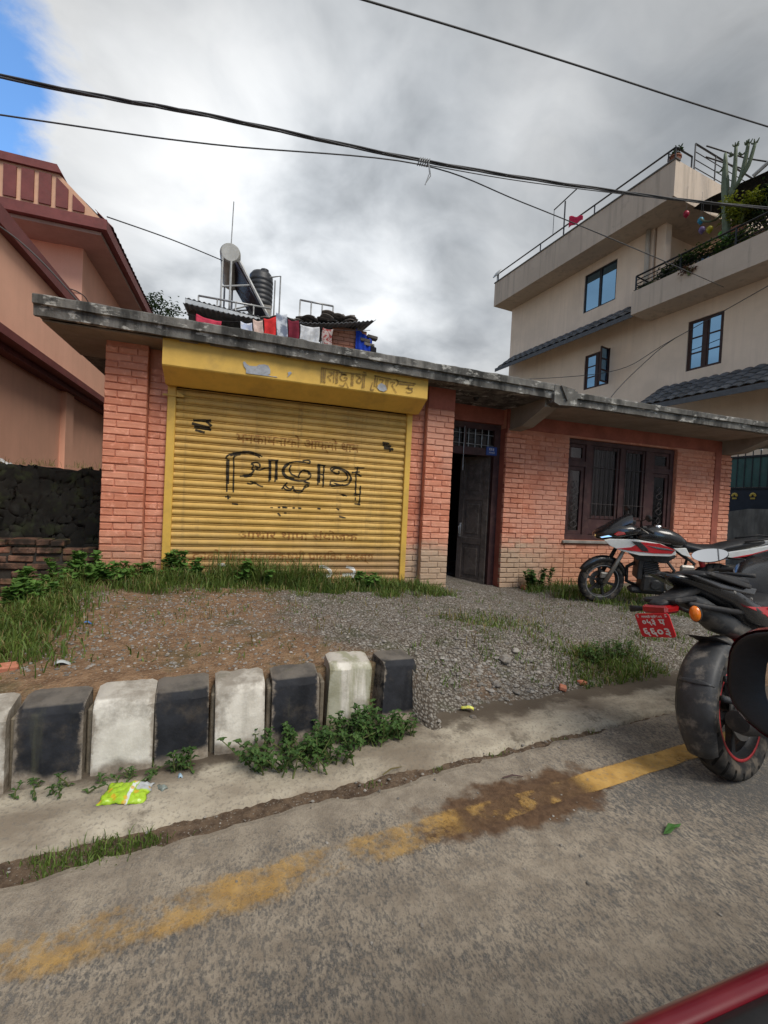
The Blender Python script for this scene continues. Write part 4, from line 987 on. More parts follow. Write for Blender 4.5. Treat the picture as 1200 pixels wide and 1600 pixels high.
MB().tube([(0, 0, -1.1), (0, 0, .12), (.42, 0, .05), (.42, 0, -1.1)], .012, 6).build('pipe', STEEL, pf)
# ================================================================= PINK HOUSE ON THE LEFT
PINK = plaster('pink_plaster', (.85, .475, .34), (.68, .35, .25), .20)
MAROON = mat('maroon_trim', (.17, .05, .046), .7, .2, 4, (.16, .07, .06), .3)
CREAMT = mat('cream_trim', (.60, .36, .24), .8, .1, 3)
ROOFT = mat('maroon_roof_tile', (.16, .055, .045), .75, .25, 9, rnd=.2)
ph = thing('pink_house', 'salmon pink plastered house with maroon bands and a panelled parapet', 'house', (-5, 9, 0))
def PH(mb, name, m, parent=None, **k):
    o = mb.build(name, m, parent or ph, **k)
    if parent is None: o.matrix_parent_inverse = Matrix.Translation((5, -9, 0))
    return o
PH(MB().box(-10, -2.88, 2.2, 14.5, -.3, 2.92), 'wall', PINK)
PH(MB().box(-10, -2.66, 2.0, 14.7, 3.02, 4.06), 'wall', PINK)
PH(MB().box(-10.1, -2.56, 1.9, 14.8, 2.92, 3.02), 'ledge', MAROON)
PH(MB().box(-10, -2.72, 2.1, 14.6, 2.84, 2.918), 'ledge_underside', MAROON)
PH(MB().box(-10.1, -2.56, 1.9, 14.8, 4.06, 4.26), 'coping', MAROON)
PH(MB().box(-2.88, -2.80, 8.6, 8.95, 0, 2.84), 'pilaster', PINK)
# upper storey
uw = MB(); wx0, wx1, wz0, wz1 = -4.35, -3.75, 4.55, 5.55
for b in ((-10, wx0, 4.2, 6.1), (wx1, -3.22, 4.2, 6.1), (wx0, wx1, 4.2, wz0), (wx0, wx1, wz1, 6.1)): uw.box(b[0], b[1], 10.5, 10.7, b[2], b[3])
uw.box(-3.42, -3.221, 10.71, 16.3, 4.2, 6.1)
PH(uw, 'upper_wall', PINK)
PH(MB().box(-3.62, -3.21, 10.48, 10.70, 4.2, 6.1), 'corner_pilaster', PINK)
uwin = PH(rect_frame(MB(), wx0, wx1, wz0, wz1, .06, 10.52, 10.6), 'window', BLACKP)
PH(MB().box(wx0 + .06, wx1 - .06, 10.55, 10.56, wz0 + .06, wz1 - .06), 'pane', SKYPANE, uwin)
sw = PH(MB().box(-3.218, -3.19, 12.6, 13.5, 4.5, 5.6), 'window', BLACKP)
PH(MB().box(-3.189, -3.186, 12.66, 13.44, 4.56, 5.54), 'pane', SKYPANE, sw)
# eave, soffit, mansard parapet with vertical panels
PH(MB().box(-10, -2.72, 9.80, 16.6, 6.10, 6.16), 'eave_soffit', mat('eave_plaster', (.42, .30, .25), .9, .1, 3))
PH(MB().box(-10.1, -2.60, 9.68, 16.8, 6.165, 6.36), 'eave_band', MAROON)
pa = MB().prism([(-10, 6.36), (-2.70, 6.36), (-3.40, 7.02), (-10, 7.02)], 9.74, 9.86); PH(pa, 'parapet', CREAMT)
PH(MB().prism([(-10, 7.02), (-3.34, 7.02), (-3.42, 7.16), (-10, 7.16)], 9.68, 9.95), 'parapet_coping', MAROON)
for i in range(14):
    x1 = -2.98 - i * .265; zt = min(6.97, 6.42 + max(.06, (-2.86 - x1) * .93)); x0 = x1 - .19; zt0 = min(6.97, 6.42 + max(.06, (-2.86 - x0) * .93))
    PH(MB().prism([(x0, 6.42), (x1, 6.42), (x1, zt), (x0, zt0)], 9.71, 9.75), 'parapet_panel', MAROON)
# tiled slope seen edge-on along the side
PH(MB().add([(-2.62, 9.9, 6.37), (-2.62, 16.7, 6.37), (-3.40, 16.7, 7.04), (-3.40, 9.9, 7.04)], [(0, 1, 2, 3)]), 'roof', ROOFT)
for i in range(34):
    y = 9.95 + i * .2
    PH(MB().grid(lambda u, v: (-2.58 - .30 * v, y + .2 * u, 6.385 + .26 * v + .04 * math.sin(math.pi * u)), 4, 1), 'roof_tile', ROOFT, smooth=True)
# old boundary walls between the pink house and the shop
BLK = mat('mossy_black_wall', (.011, .011, .010), .95, .6, 4, (.026, .034, .014), .7, bump=.9, bsc=24)
dw = MB().grid(lambda u, v: (-3.2 + 2.1 * u, 5.95 + .022 * fbm(u * 9, v * 7) + .012 * fbm(u * 34, v * 28), -.2 + (1.66 + .03 * fbm(u * 8, 3)) * v), 110, 60)
o = dw.build('boundary_wall', BLK, smooth=True); md = o.modifiers.new('t', 'SOLIDIFY'); md.thickness = .2; md.offset = -1
tag(o, 'dark moss-blackened garden wall below the pink house', 'wall')
lw = thing('old_brick_wall', 'low crumbling sooty brick wall left of the shop house', 'wall', (-2.0, 5.3, 0))
lcore = MB().box(-3.4, -1.40, 5.215, 5.55, -.2, .60).build('wall_core', OLDMORT, lw); lcore.matrix_parent_inverse = Matrix.Translation((2.0, -5.3, 0))
br = random.Random(11)
z = -.05; r = 0
while z < .72:
    x = -3.3 + (.12 if r % 2 else 0) + br.uniform(-.02, .02)
    xe = -1.40 if z < .60 else -1.62 - .1 * br.random()
    while x < xe - .06:
        L = br.choice((.215, .205, .19, .105, .15)); L = min(L, xe - x)
        if L > .06 and br.random() > .04:
            o = MB().cbox(0, L, 0, .12 if z < .6 else .22, 0, .058, .008).build('brick', OLDBRICK, lw)
            o.matrix_parent_inverse = Matrix.Translation((2.0, -5.3, 0))
            o.matrix_basis = Matrix.Translation((x, 5.195 + br.uniform(-.022, .016), z + br.uniform(-.006, .006))) @ Matrix.Rotation(br.uniform(-.07, .07), 4, 'Z') @ Matrix.Rotation(br.uniform(-.035, .035), 4, 'Y')
        x += L + br.uniform(.012, .022)
    z += .078; r += 1
pb = MB(); pr = random.Random(2)
pb.grid(lambda u, v: (-2.80 + .40 * u, 5.82 + .25 * v, 1.44 + .09 * math.sin(math.pi * u) * math.sin(math.pi * v) * (1 + .6 * fbm(u * 5, v * 5)) + .03 * fbm(u * 11, v * 9)), 16, 12)
o = pb.build('plastic_bag', mat('white_polythene', (.55, .56, .58), .35, .2, 12), smooth=True); md = o.modifiers.new('t', 'SOLIDIFY'); md.thickness = .004
tag(o, 'crumpled white plastic bag lying on top of the dark wall', 'plastic bag')

# ================================================================= BEIGE HOUSE ON THE RIGHT
BEIGE = plaster('beige_plaster', (.80, .645, .51), (.60, .475, .375), .30)
BAND = plaster('beige_concrete_band', (.56, .46, .37), (.30, .25, .205), .50)
GTILE = mat('grey_roof_tile', (.105, .108, .115), .7, .25, 8, rnd=.25)
BROWNF = mat('brown_window_frame', (.045, .02, .016), .5, .3, 8)
gh = thing('beige_house', 'tall beige plastered house with grey tile canopies and railed terraces', 'house', (16.2, 14.35, 0), R(5.65))
GMAT = Matrix.Translation((16.2, 14.35, 0)) @ Matrix.Rotation(R(5.65), 4, 'Z') @ Matrix.Translation((-16, -14, 0))
def on_terrace(o):
    o.matrix_world = GMAT @ Matrix.Translation(o.location); return o
def GH(mb, name, m, parent=None, **k):
    o = mb.build(name, m, parent or gh, **k)
    if parent is None: o.matrix_parent_inverse = Matrix.Translation((-16, -14, 0))
    return o
FX = 13.0
W1 = (13.22, 14.72, 9.45, 11.0); W2 = (9.38, 10.43, 5.98, 7.58); W3 = (13.3, 14.48, 6.25, 7.64)
gw = MB()
def wall_with(mb, y0, y1, z0, z1, wins):
    ys = sorted({y0, y1, *[w_[0] for w_ in wins], *[w_[1] for w_ in wins]}); zs = sorted({z0, z1, *[w_[2] for w_ in wins], *[w_[3] for w_ in wins]})
    for a, b in zip(ys, ys[1:]):
        for c, d in zip(zs, zs[1:]):
            if not any(w_[0] <= (a + b) / 2 <= w_[1] and w_[2] <= (c + d) / 2 <= w_[3] for w_ in wins): mb.box(FX, FX + .25, a, b, c, d)
wall_with(gw, 11.8, 19.2, 8.45, 11.34, [W1]); wall_with(gw, 5.0, 19.2, 1.0, 8.45, [W2, W3])
gw.box(FX + .25, 24, 18.95, 19.2, 1.0, 11.34); gw.box(FX + .25, 24, 11.8, 12.05, 8.45, 11.34)
GH(gw, 'wall', BEIGE)
GH(MB().box(13.3, 24, 5.2, 18.9, 4.6, 4.9).box(13.3, 24, 12.1, 18.9, 8.3, 8.45), 'floors', BAND)
# roof slab and parapet band
GH(MB().box(12.0, 24, 10.5, 19.4, 11.342, 11.52), 'roof_slab', BAND)
GH(MB().box(12.0, 12.16, 10.5, 19.4, 11.522, 12.48).box(12.162, 24, 10.5, 10.66, 11.522, 12.48).box(12.162, 24, 19.24, 19.4, 11.522, 12.48), 'parapet', BAND)
GH(MB().box(11.97, 12.2, 10.47, 19.43, 12.482, 12.53), 'parapet_coping', mat('dark_coping', (.12, .11, .10), .9, .3, 4))
# terrace slab, edge band
GH(MB().box(12.0, 24, 4.6, 11.75, 8.08, 8.22).box(12.0, 12.15, 4.6, 11.75, 8.222, 8.86), 'terrace', BAND)
# tiled canopies
def canopy(y0, y1, x0, x1, z0, z1, rows, step, name='canopy'):
    base = GH(MB().prism([(x0, z0 - .10), (x0, z0 - .02), (x1, z1 - .02), (x1, z1 - .10)], y0, y1), name, BAND)
    mb = MB().grid(lambda u, v: ((x0 - x1) / rows * 1.12 * v, step * u, -(z1 - z0) / rows * 1.12 * v + .055 * (math.sin(math.pi * u) ** .7 if 0 < u < 1 else 0) + .03 * v), 6, 1)
    me = mb.mesh('roof_tile', True); me.materials.append(GTILE)
    n = int((y1 - y0) / step)
    for r_ in range(rows):
        k = (r_) / rows
        for i in range(n):
            o = link('roof_tile', me, None, base); o.location = (x1 + (x0 - x1) * k, y0 + i * step, z1 + (z0 - z1) * k + .012 + random.uniform(0, .01))
            md = o.modifiers.new('t', 'SOLIDIFY'); md.thickness = .025
    GH(MB().box(x0 - .03, x0 - .002, y0, y1, z0 - .16, z0 - .0), 'gutter_board', GTILE, base)
canopy(11.78, 19.2, 12.15, 12.99, 8.22, 8.86, 3, .36)
canopy(4.6, 11.3, 11.75, 12.99, 4.80, 5.60, 5, .30)
# windows
def gwin(y0, y1, z0, z1, kind, m):
    f = MB(); w_ = .06
    def bx(a, b, c, d, x0=FX + .04, x1=FX + .12): f.box(x0, x1, a, b, c, d)
    bx(y0, y0 + w_, z0, z1); bx(y1 - w_, y1, z0, z1); bx(y0 + w_, y1 - w_, z0, z0 + w_); bx(y0 + w_, y1 - w_, z1 - w_, z1)
    ym = (y0 + y1) / 2
    bx(ym - .05, ym + .05, z0 + w_, z1 - w_, FX + .035, FX + .115)
    wn = GH(f, 'window', m)
    cells = []
    for a, b in ((y0 + w_, ym - .05), (ym + .05, y1 - w_)):
        if kind == 'slide': cells.append((a, b, z0 + w_, z1 - w_))
        else:
            h_ = (z1 - z0 - 2 * w_) / 3
            for k in range(3):
                cells.append((a + .05, b - .05, z0 + w_ + h_ * k + .02, z0 + w_ + h_ * (k + 1) - .02))
            sf = MB(); sf.box(FX + .05, FX + .10, a, a + .05, z0 + w_, z1 - w_).box(FX + .05, FX + .10, b - .05, b, z0 + w_, z1 - w_)
            for k in range(4): zc = z0 + w_ + h_ * k; sf.box(FX + .05, FX + .10, a + .05, b - .05, max(zc - .02, z0 + w_), min(zc + .02, z1 - w_))
            GH(sf, 'sash', m, wn)
    for c in cells: GH(MB().box(FX + .07, FX + .08, *c), 'pane', SKYPANE, wn)
    return wn
gwin(*W1, 'slide', BLACKP); gwin(*W2, 'case', BROWNF); w3 = gwin(*W3, 'case', BROWNF)
# open casement of the small window
oc = MB(); oc.box(0, .05, 0, .05, 0, 1.32).box(0, .05, .45, .5, 0, 1.32)
for k in range(4): oc.box(0, .05, .05, .45, k * .4233, k * .4233 + .05)
ocs = GH(oc, 'open_sash', BROWNF, w3); ocs.matrix_local = Matrix.Translation((FX + .03, 13.36, 6.30)) @ Matrix.Rotation(R(97), 4, 'Z')
for k in range(3): MB().box(.02, .03, .05, .45, k * .4233 + .05, (k + 1) * .4233).build('pane', SKYPANE, ocs)
# drain pipe, columns of the terrace room
GH(MB().tube([(12.91, 11.95, 8.9), (12.91, 11.95, 11.33)], .075, 10), 'rain_pipe', mat('cream_pipe', (.46, .40, .33), .5, .1, 5), smooth=True)
GH(MB().box(13.05, 13.35, 11.40, 11.72, 8.22, 11.34), 'column', BEIGE)
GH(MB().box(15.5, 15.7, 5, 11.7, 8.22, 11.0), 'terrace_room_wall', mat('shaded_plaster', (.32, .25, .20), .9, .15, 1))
# railings
def bar(parent, pts, r, name, m=BLACKP): return GH(MB().tube(pts, r, 6), name, m, parent)
rl = GH(MB().tube([(12.08, 10.58, 12.93), (12.08, 19.3, 12.93)], .03, 6), 'roof_railing', BLACKP)
bar(rl, [(12.08, 10.58, 12.52), (12.08, 10.58, 12.93), (12.9, 10.58, 12.93), (12.9, 10.58, 12.52)], .03, 'rail_end')
for y in (10.8, 13.6, 16.4, 19.25): bar(rl, [(12.08, y, 12.52), (12.08, y, 12.93)], .025, 'post')
bar(rl, [(12.08, 15.1, 12.52), (12.08, 15.1, 13.98)], .03, 'clothes_post'); bar(rl, [(11.95, 14.4, 14.0), (12.08, 15.7, 13.98)], .025, 'clothes_bar')
bar(rl, [(12.08, 15.7, 13.98), (12.08, 15.7, 12.9)], .012, 'clothes_cord')
r2 = GH(MB().tube([(12.08, 4.8, 9.38), (12.08, 11.68, 9.38)], .03, 6), 'terrace_railing', BLACKP)
for z in (8.98, 9.11, 9.24): bar(r2, [(12.08, 4.8, z), (12.08, 11.68, z)], .016, 'lower_rail')
for y in (11.68, 10.2, 8.7, 7.2, 5.7): bar(r2, [(12.08, y, 8.84), (12.08, y, 9.38)], .03, 'post')
bar(r2, [(12.08, 11.68, 9.38), (12.95, 11.75, 9.38)], .025, 'lower_rail'); bar(r2, [(12.08, 11.68, 9.1), (12.95, 11.75, 9.1)], .016, 'lower_rail')
r3 = GH(MB().tube([(13.1, 10.62, 13.45), (17.5, 10.62, 13.45)], .03, 6), 'upper_railing', BLACKP)
for z in (12.70, 12.95, 13.20): bar(r3, [(13.1, 10.62, z), (17.5, 10.62, z)], .014, 'lower_rail')
for x in (13.1, 14.2, 15.3, 16.4, 17.5): bar(r3, [(x, 10.62, 12.48), (x, 10.62, 13.45)], .025, 'post')
bar(r3, [(13.3, 10.4, 13.3), (14.0, 9.6, 12.6), (14.6, 8.6, 11.9)], .022, 'stair_rail'); bar(r3, [(13.3, 10.4, 12.95), (14.0, 9.6, 12.25)], .022, 'stair_rail')
NET = mat('dark_net_roof', (.025, .027, .03), .85, .35, 6)
GH(MB().grid(lambda u, v: (12.9 + 3.2 * v, 10.45 - 5.6 * u, 11.2 - .2 * u + .5 * v + .12 * fbm(u * 4, v * 4)), 20, 10), 'shade_net_roof', NET, smooth=True)
bar(r2, [(12.1, 8.4, 10.6), (12.6, 4.6, 12.6)], .05, 'awning_bar', GALV)
# things on the terraces
fl = MB().grid(lambda u, v: (11.98, 14.74 - .7 * u, 13.12 - .45 * v - .38 * u + .30 * u * v + .03 * math.sin(u * 9)), 10, 8).build('hanging_cloth', cloth_mat('cloth_pink_red', (.62, .03, .09)), smooth=True)
md = fl.modifiers.new('t', 'SOLIDIFY'); md.thickness = .01
on_terrace(fl); tag(fl, 'pinkish red cloth on the roof railing of the beige house', 'cloth')
dsh = thing('satellite_dish', 'small grey satellite dish at the far roof corner of the beige house', 'satellite dish', (12.05, 19.3, 12.53))
MB().lathe([(0, .06), (.15, .04), (.28, 0), (.285, .01), (.15, .055), (0, .075)], 20, Matrix.Translation((0, 0, .42)) @ Matrix.Rotation(R(-55), 4, 'Y')).build('dish', GALV, dsh, smooth=True)
MB().tube([(0, 0, 0), (0, 0, .40)], .025, 6).build('mast', STEEL, dsh)
on_terrace(dsh)
CACT = mat('cactus_green', (.12, .15, .095), .7, .25, 6)
cc = thing('cactus_tree', 'tall branching tree cactus rising above the terrace railing', 'cactus', (12.45, 9.17, 8.22))
o0 = Matrix.Translation((-12.45, -9.17, -8.22))
def ribbed(pts, rs):
    """fluted column"""
    k = len(pts); rings_ = []
    for i, (p, r_) in enumerate(zip(pts, rs)):
        rings_.append([(p[0] + r_ * (1 + .16 * math.cos(5 * a)) * math.cos(a), p[1] + r_ * (1 + .16 * math.cos(5 * a)) * math.sin(a), p[2] + (.0)) for a in [2 * math.pi * j / 20 for j in range(20)]])
    return MB().rings(rings_)
def dense(pts, rs, n=4):
    P = smooth3([Vector(p) for p in pts], n); Q = [rs[0] + 0] ; out = []
    for i in range(len(P)):
        f = i / (len(P) - 1) * (len(rs) - 1); a_ = int(min(f, len(rs) - 2)); out.append(rs[a_] + (rs[a_ + 1] - rs[a_]) * (f - a_))
    return [tuple(p) for p in P], out
def smooth3(p, k=4):
    out = []
    for i in range(len(p) - 1):
        a, b, c, d = p[max(i - 1, 0)], p[i], p[i + 1], p[min(i + 2, len(p) - 1)]
        for j in range(k):
            t_ = j / k; out.append(.5 * ((2 * b) + (-a + c) * t_ + (2 * a - 5 * b + 4 * c - d) * t_ ** 2 + (-a + 3 * b - 3 * c + d) * t_ ** 3))
    out.append(p[-1]); return out
for nm, pts, rs in (('trunk', [(12.45, 9.17, 8.22), (12.45, 9.17, 9.6), (12.45, 9.28, 11.0), (12.45, 9.33, 12.0)], [.085, .095, .09, .03]),
                    ('branch', [(12.45, 9.22, 10.55), (12.45, 9.08, 10.75), (12.45, 9.05, 11.3), (12.4, 9.03, 11.95)], [.05, .06, .05, .035]),
                    ('branch', [(12.45, 9.12, 10.7), (12.45, 8.90, 10.95), (12.45, 8.80, 11.4), (12.4, 8.72, 11.8)], [.045, .055, .05, .035]),
                    ('branch', [(12.45, 8.95, 10.9), (12.45, 8.72, 11.2), (12.4, 8.55, 11.7)], [.045, .05, .035]),
                    ('branch', [(12.45, 9.22, 10.3), (12.45, 9.5, 10.15), (12.4, 9.75, 10.25), (12.4, 9.9, 10.42)], [.035, .045, .04, .02]),
                    ('branch', [(12.45, 9.24, 10.6), (12.45, 9.20, 10.9), (12.4, 9.19, 11.25)], [.03, .035, .02])):
    pp, rr = dense(pts, rs); ribbed(pp, rr).build(nm, CACT, cc, smooth=True).matrix_parent_inverse = o0
for p in ((12.4, 9.03, 11.95), (12.4, 8.72, 11.8), (12.4, 8.55, 11.7), (12.4, 9.12, 11.75), (12.4, 8.85, 11.6), (12.4, 9.42, 11.5)):
    mb = MB(); rr = random.Random(int(p[1] * 100))
    for i in range(7):
        a = rr.uniform(0, 6.28); mb.tube([p, (p[0] + .06 * math.cos(a), p[1] + .07 * math.sin(a), p[2] + .04), (p[0] + .07 * math.cos(a), p[1] + .10 * math.sin(a), p[2] + .09)], [.018, .02, .012], 5)
    mb.build('tip_growth', CACT, cc).matrix_parent_inverse = o0
on_terrace(cc)
# ================================================================= GATE, CABLES
GREENP = mat('green_gate_sheet', (.035, .085, .075), .45, .25, 3, (.07, .10, .09), .4)
gt = thing('metal_gate', 'green and black metal gate with spikes beyond the right end of the shop', 'gate', (11.5, 7, 1.2))
def GT(mb, nm, m, **k): o = mb.build(nm, m, gt, **k); o.matrix_parent_inverse = Matrix.Translation((-11.5, -7, -1.2)); return o
for i in range(24):
    y = 4.6 + i * .165
    GT(MB().cbox(11.49, 11.515, y + .006, y + .159, 2.05, 2.755, .004), 'sheet_panel', GREENP)
    GT(MB().tube([(11.485, y, 2.02), (11.485, y, 2.92)], .012, 6), 'bar', BLACKP)
    GT(MB().prism([(y - .03, 2.90), (y + .03, 2.90), (y, 3.03)], 11.478, 11.492, axis='x'), 'spike', WHITEP)
GT(MB().box(11.46, 11.53, 4.5, 8.6, 2.755, 2.80).box(11.46, 11.53, 4.5, 8.6, 2.0, 2.045), 'cross_rail', BLACKP)
GT(MB().box(11.485, 11.515, 4.55, 8.6, 1.1, 1.998), 'kick_sheet', mat('black_sheet', (.018, .02, .03), .5, .3, 4))
GOLD = mat('gold_paint', (.50, .34, .06), .4, .2, 10, metal=.3)
for y in (7.42, 7.02, 6.62):
    mb = MB()
    for k in range(5):
        a = math.pi * (k + .5) / 5; mb.lathe([(0, -.01), (.03, 0), (0, .01)], 8, Matrix.Translation((11.475, y + .05 * math.cos(a), 1.83 + .06 * math.sin(a))) @ Matrix.Rotation(R(90), 4, 'Y'))
    mb.box(11.47, 11.482, y - .05, y + .05, 1.76, 1.80); GT(mb, 'gilt_emblem', GOLD)
rw = MB().prism([(3.6, -.3), (9.5, -.3), (9.5, 1.32), (7.7, 1.36), (6.8, 1.52), (3.6, 1.56)], 11.0, 11.4, axis='x').build('ramp_wall', conc('ramp_plaster', (.16, .145, .125), (.30, .28, .25), .5))
tag(rw, 'stained grey concrete ramp wall below the green gate', 'wall')

CAB = mat('black_cable', (.055, .055, .058), .55, .2, 10, bump=0)  # black lifted towards grey: haze and sky glare put into the colour
def cable(pts, r, label, name='overhead_cable', sag=6, group='overhead cables'):
    pp = [Vector(p) for p in pts]; out = []
    for i in range(len(pp) - 1):
        a, b, c, d = pp[max(i - 1, 0)], pp[i], pp[i + 1], pp[min(i + 2, len(pp) - 1)]
        for j in range(8):
            t_ = j / 8; out.append(.5 * ((2 * b) + (-a + c) * t_ + (2 * a - 5 * b + 4 * c - d) * t_ ** 2 + (-a + 3 * b - 3 * c + d) * t_ ** 3))
    out.append(pp[-1])
    o = MB().tube([tuple(p) for p in out], r, 7).build(name, CAB, smooth=True)
    return tag(o, label, 'cable', group), out
mainp = [(-9, 6, 5.15), (-2.67, 6, 5.70), (-.53, 6, 5.96), (2.32, 6, 6.24), (5.58, 6, 6.71), (9.69, 6, 7.45), (20, 6, 9.6)]
g = thing('cable_bundle', 'thick twisted bundle of black cables crossing the sky', 'cable', mainp[0])
_, path = cable(mainp, .001, 'x'); bpy.data.objects.remove(_)
for k in range(3):
    pts = []
    fine_ = []
    for p, q in zip(path, path[1:]):
        for j in range(5): fine_.append(p.lerp(q, j / 5))
    for i, p in enumerate(fine_):
        a = i * .16 + k * 2.094; pts.append((p.x, p.y + .015 * math.cos(a), p.z + .015 * math.sin(a)))
    MB().tube(pts, .011, 6).build('cable_strand', CAB, g, smooth=True).matrix_parent_inverse = Matrix.Translation(-Vector(mainp[0]))
mb = MB()
for k in range(5):
    x = 2.27 + k * .035; mb.tube([(x + .02 * math.sin(a), 6 + .045 * math.cos(a), 6.235 + (x - 2.32) * .13 - .015 + .055 * math.sin(a)) for a in [i * .7 for i in range(10)]], .008, 5)
mb.tube([(2.40, 5.96, 6.2), (2.42, 5.95, 6.05), (2.36, 5.95, 5.87)], .007, 5).tube([(2.41, 5.96, 6.2), (2.44, 5.95, 6.02), (2.37, 5.95, 5.9)], .007, 5)
mb.build('wire_tie', STEEL, g).matrix_parent_inverse = Matrix.Translation(-Vector(mainp[0]))
cable([(-9, 6, 4.4), (-2.66, 6, 5.29), (-.51, 6, 5.62), (2.25, 6, 6.17), (4.2, 6.2, 6.25), (7.2, 6.6, 6.35), (12.9, 9.0, 7.9)], .009, 'thin cable hanging below the bundle and tied to it in mid span')
cable([(2.4, 6, 6.20), (4.2, 6, 6.44), (7.3, 6, 6.98), (11, 6, 7.7)], .007, 'thin cable running just under the bundle right of the tie')
cable([(-6, 6, 7.2), (1.36, 6, 8.13), (4.66, 6, 8.5), (9.54, 6, 8.99), (22, 6, 10.4)], .014, 'single cable crossing the top right of the sky alone')
cable([(7.7, 4, 8.35), (8.6, 4, 8.9), (12, 4, 11.0)], .014, 'short end of a cable in the top right corner of the picture')
cable([(-3.05, 5.6, 4.2), (-2.25, 5.5, 3.75), (-1.7, 5.6, 3.22), (-1.45, 5.7, 2.92)], .008, 'thin cable slanting down past the pink house to the slab')
cable([(-2.62, 9.75, 6.45), (-1.6, 10.4, 6.62), (-.62, 11.3, 6.85)], .012, 'cable from the pink roof corner to the solar heater')
cable([(1.0, 12.3, 6.0), (1.6, 11.6, 5.8), (3.4, 11.2, 5.2)], .012, 'thin cable falling away to the right of the water tank')
cable([(8, 14, 5.8), (12.9, 13, 6.55), (12.95, 10.4, 6.95), (12.9, 5, 8.0)], .012, 'thin cable slung across the beige house front')
cable([(9.5, 9.5, 3.2), (11.5, 11.5, 5.0), (12.9, 11.2, 6.6), (12.95, 10.4, 6.95)], .012, 'thin cable looping up the beige house wall')
cable([(-5.5, 9.9, 5.55), (-4.2, 10.35, 5.3), (-3.3, 10.45, 5.22), (-3.1, 10.6, 5.05)], .010, 'short cable clipped to the pink upper wall')
# ================================================================= MOTORCYCLES
def tyre_mat():
    m, t = new_mat('tyre_rubber'); oc = t.n('ShaderNodeTexCoord').outputs['Object']; x, y, z = t.xyz(oc)
    ang = t.math('DIVIDE', t.math('ARCTAN2', z, x), 2 * math.pi); rad = t.math('SQRT', t.math('ADD', t.math('MULTIPLY', x, x), t.math('MULTIPLY', z, z)))
    ay = t.math('ABSOLUTE', y)
    fr = t.math('FRACT', t.math('ADD', t.math('MULTIPLY', ang, 22.0), t.math('MULTIPLY', ay, 16.0)))
    g = t.math('MULTIPLY', t.ss(t.math('ABSOLUTE', t.math('SUBTRACT', fr, .5)), .13, .09), t.math('MULTIPLY', t.ss(rad, .262, .275), t.ss(ay, .008, .016)))
    n_ = t.noise(t.pos, 14, 5, .6); f_ = t.noise(t.pos, 120, 3)
    col = t.mix(t.ss(n_, .35, .7), (.020, .020, .021), (.062, .056, .048))
    col = t.mix(t.math('MULTIPLY', t.ss(n_, .45, .65), t.ss(rad, .285, .255)), col, (.12, .10, .08))     # dried mud on the sidewall
    col = t.mix(g, col, (.006, .006, .006))
    finish(t, col, .85, t.math('ADD', t.math('MULTIPLY', g, -2.5), t.math('MULTIPLY', f_, .25)), .8, .006, 0, .25); return m
TYRE = tyre_mat()
PB = mat('gloss_black_paint', (.009, .009, .011), .28, .25, 10, (.05, .045, .04), .22, bump=0, spec=.5, coat=.5)
PW = mat('gloss_white_paint', (.62, .63, .61), .3, .06, 6, (.40, .38, .34), .25, bump=0, coat=.4)
PR = mat('gloss_red_paint', (.42, .014, .020), .3, .12, 6, (.20, .02, .02), .2, bump=0, coat=.4)
MATB = mat('matt_black_plastic', (.020, .020, .022), .6, .3, 14, (.10, .085, .07), .35, bump=.2, bsc=200)
DUSTB = mat('dusty_mudguard_plastic', (.045, .047, .050), .5, .3, 7, (.20, .18, .155), .85, bump=.15, bsc=150)
SEATM = mat('black_seat_vinyl', (.016, .016, .018), .45, .2, 12, (.05, .045, .04), .3, bump=.3, bsc=260)
ALLOY = mat('cast_alloy', (.30, .285, .26), .5, .25, 14, (.13, .11, .09), .5, metal=.6)
DALLOY = mat('dark_engine_alloy', (.045, .045, .047), .5, .3, 14, (.12, .10, .08), .45, metal=.4)
CHROME = mat('mirror_chrome', (.75, .76, .78), .08, .03, 5, bump=0, metal=1.0)
MIRG = mat('mirror_glass', (.9, .92, .95), .02, .01, 5, bump=0, metal=1.0)
AMBER = mat('amber_lens', (.70, .17, .012), .2, .1, 10, bump=0, coat=.3)
REDL = mat('red_lens', (.30, .008, .010), .2, .2, 10, bump=0, coat=.4)
PLATE = mat('red_number_plate', (.60, .018, .028), .4, .08, 8, bump=.05)
RIMR = mat('red_rim_tape', (.40, .03, .035), .5, .2, 10)
BRK = mat('brake_disc_steel', (.33, .32, .31), .35, .15, 20, metal=.8)

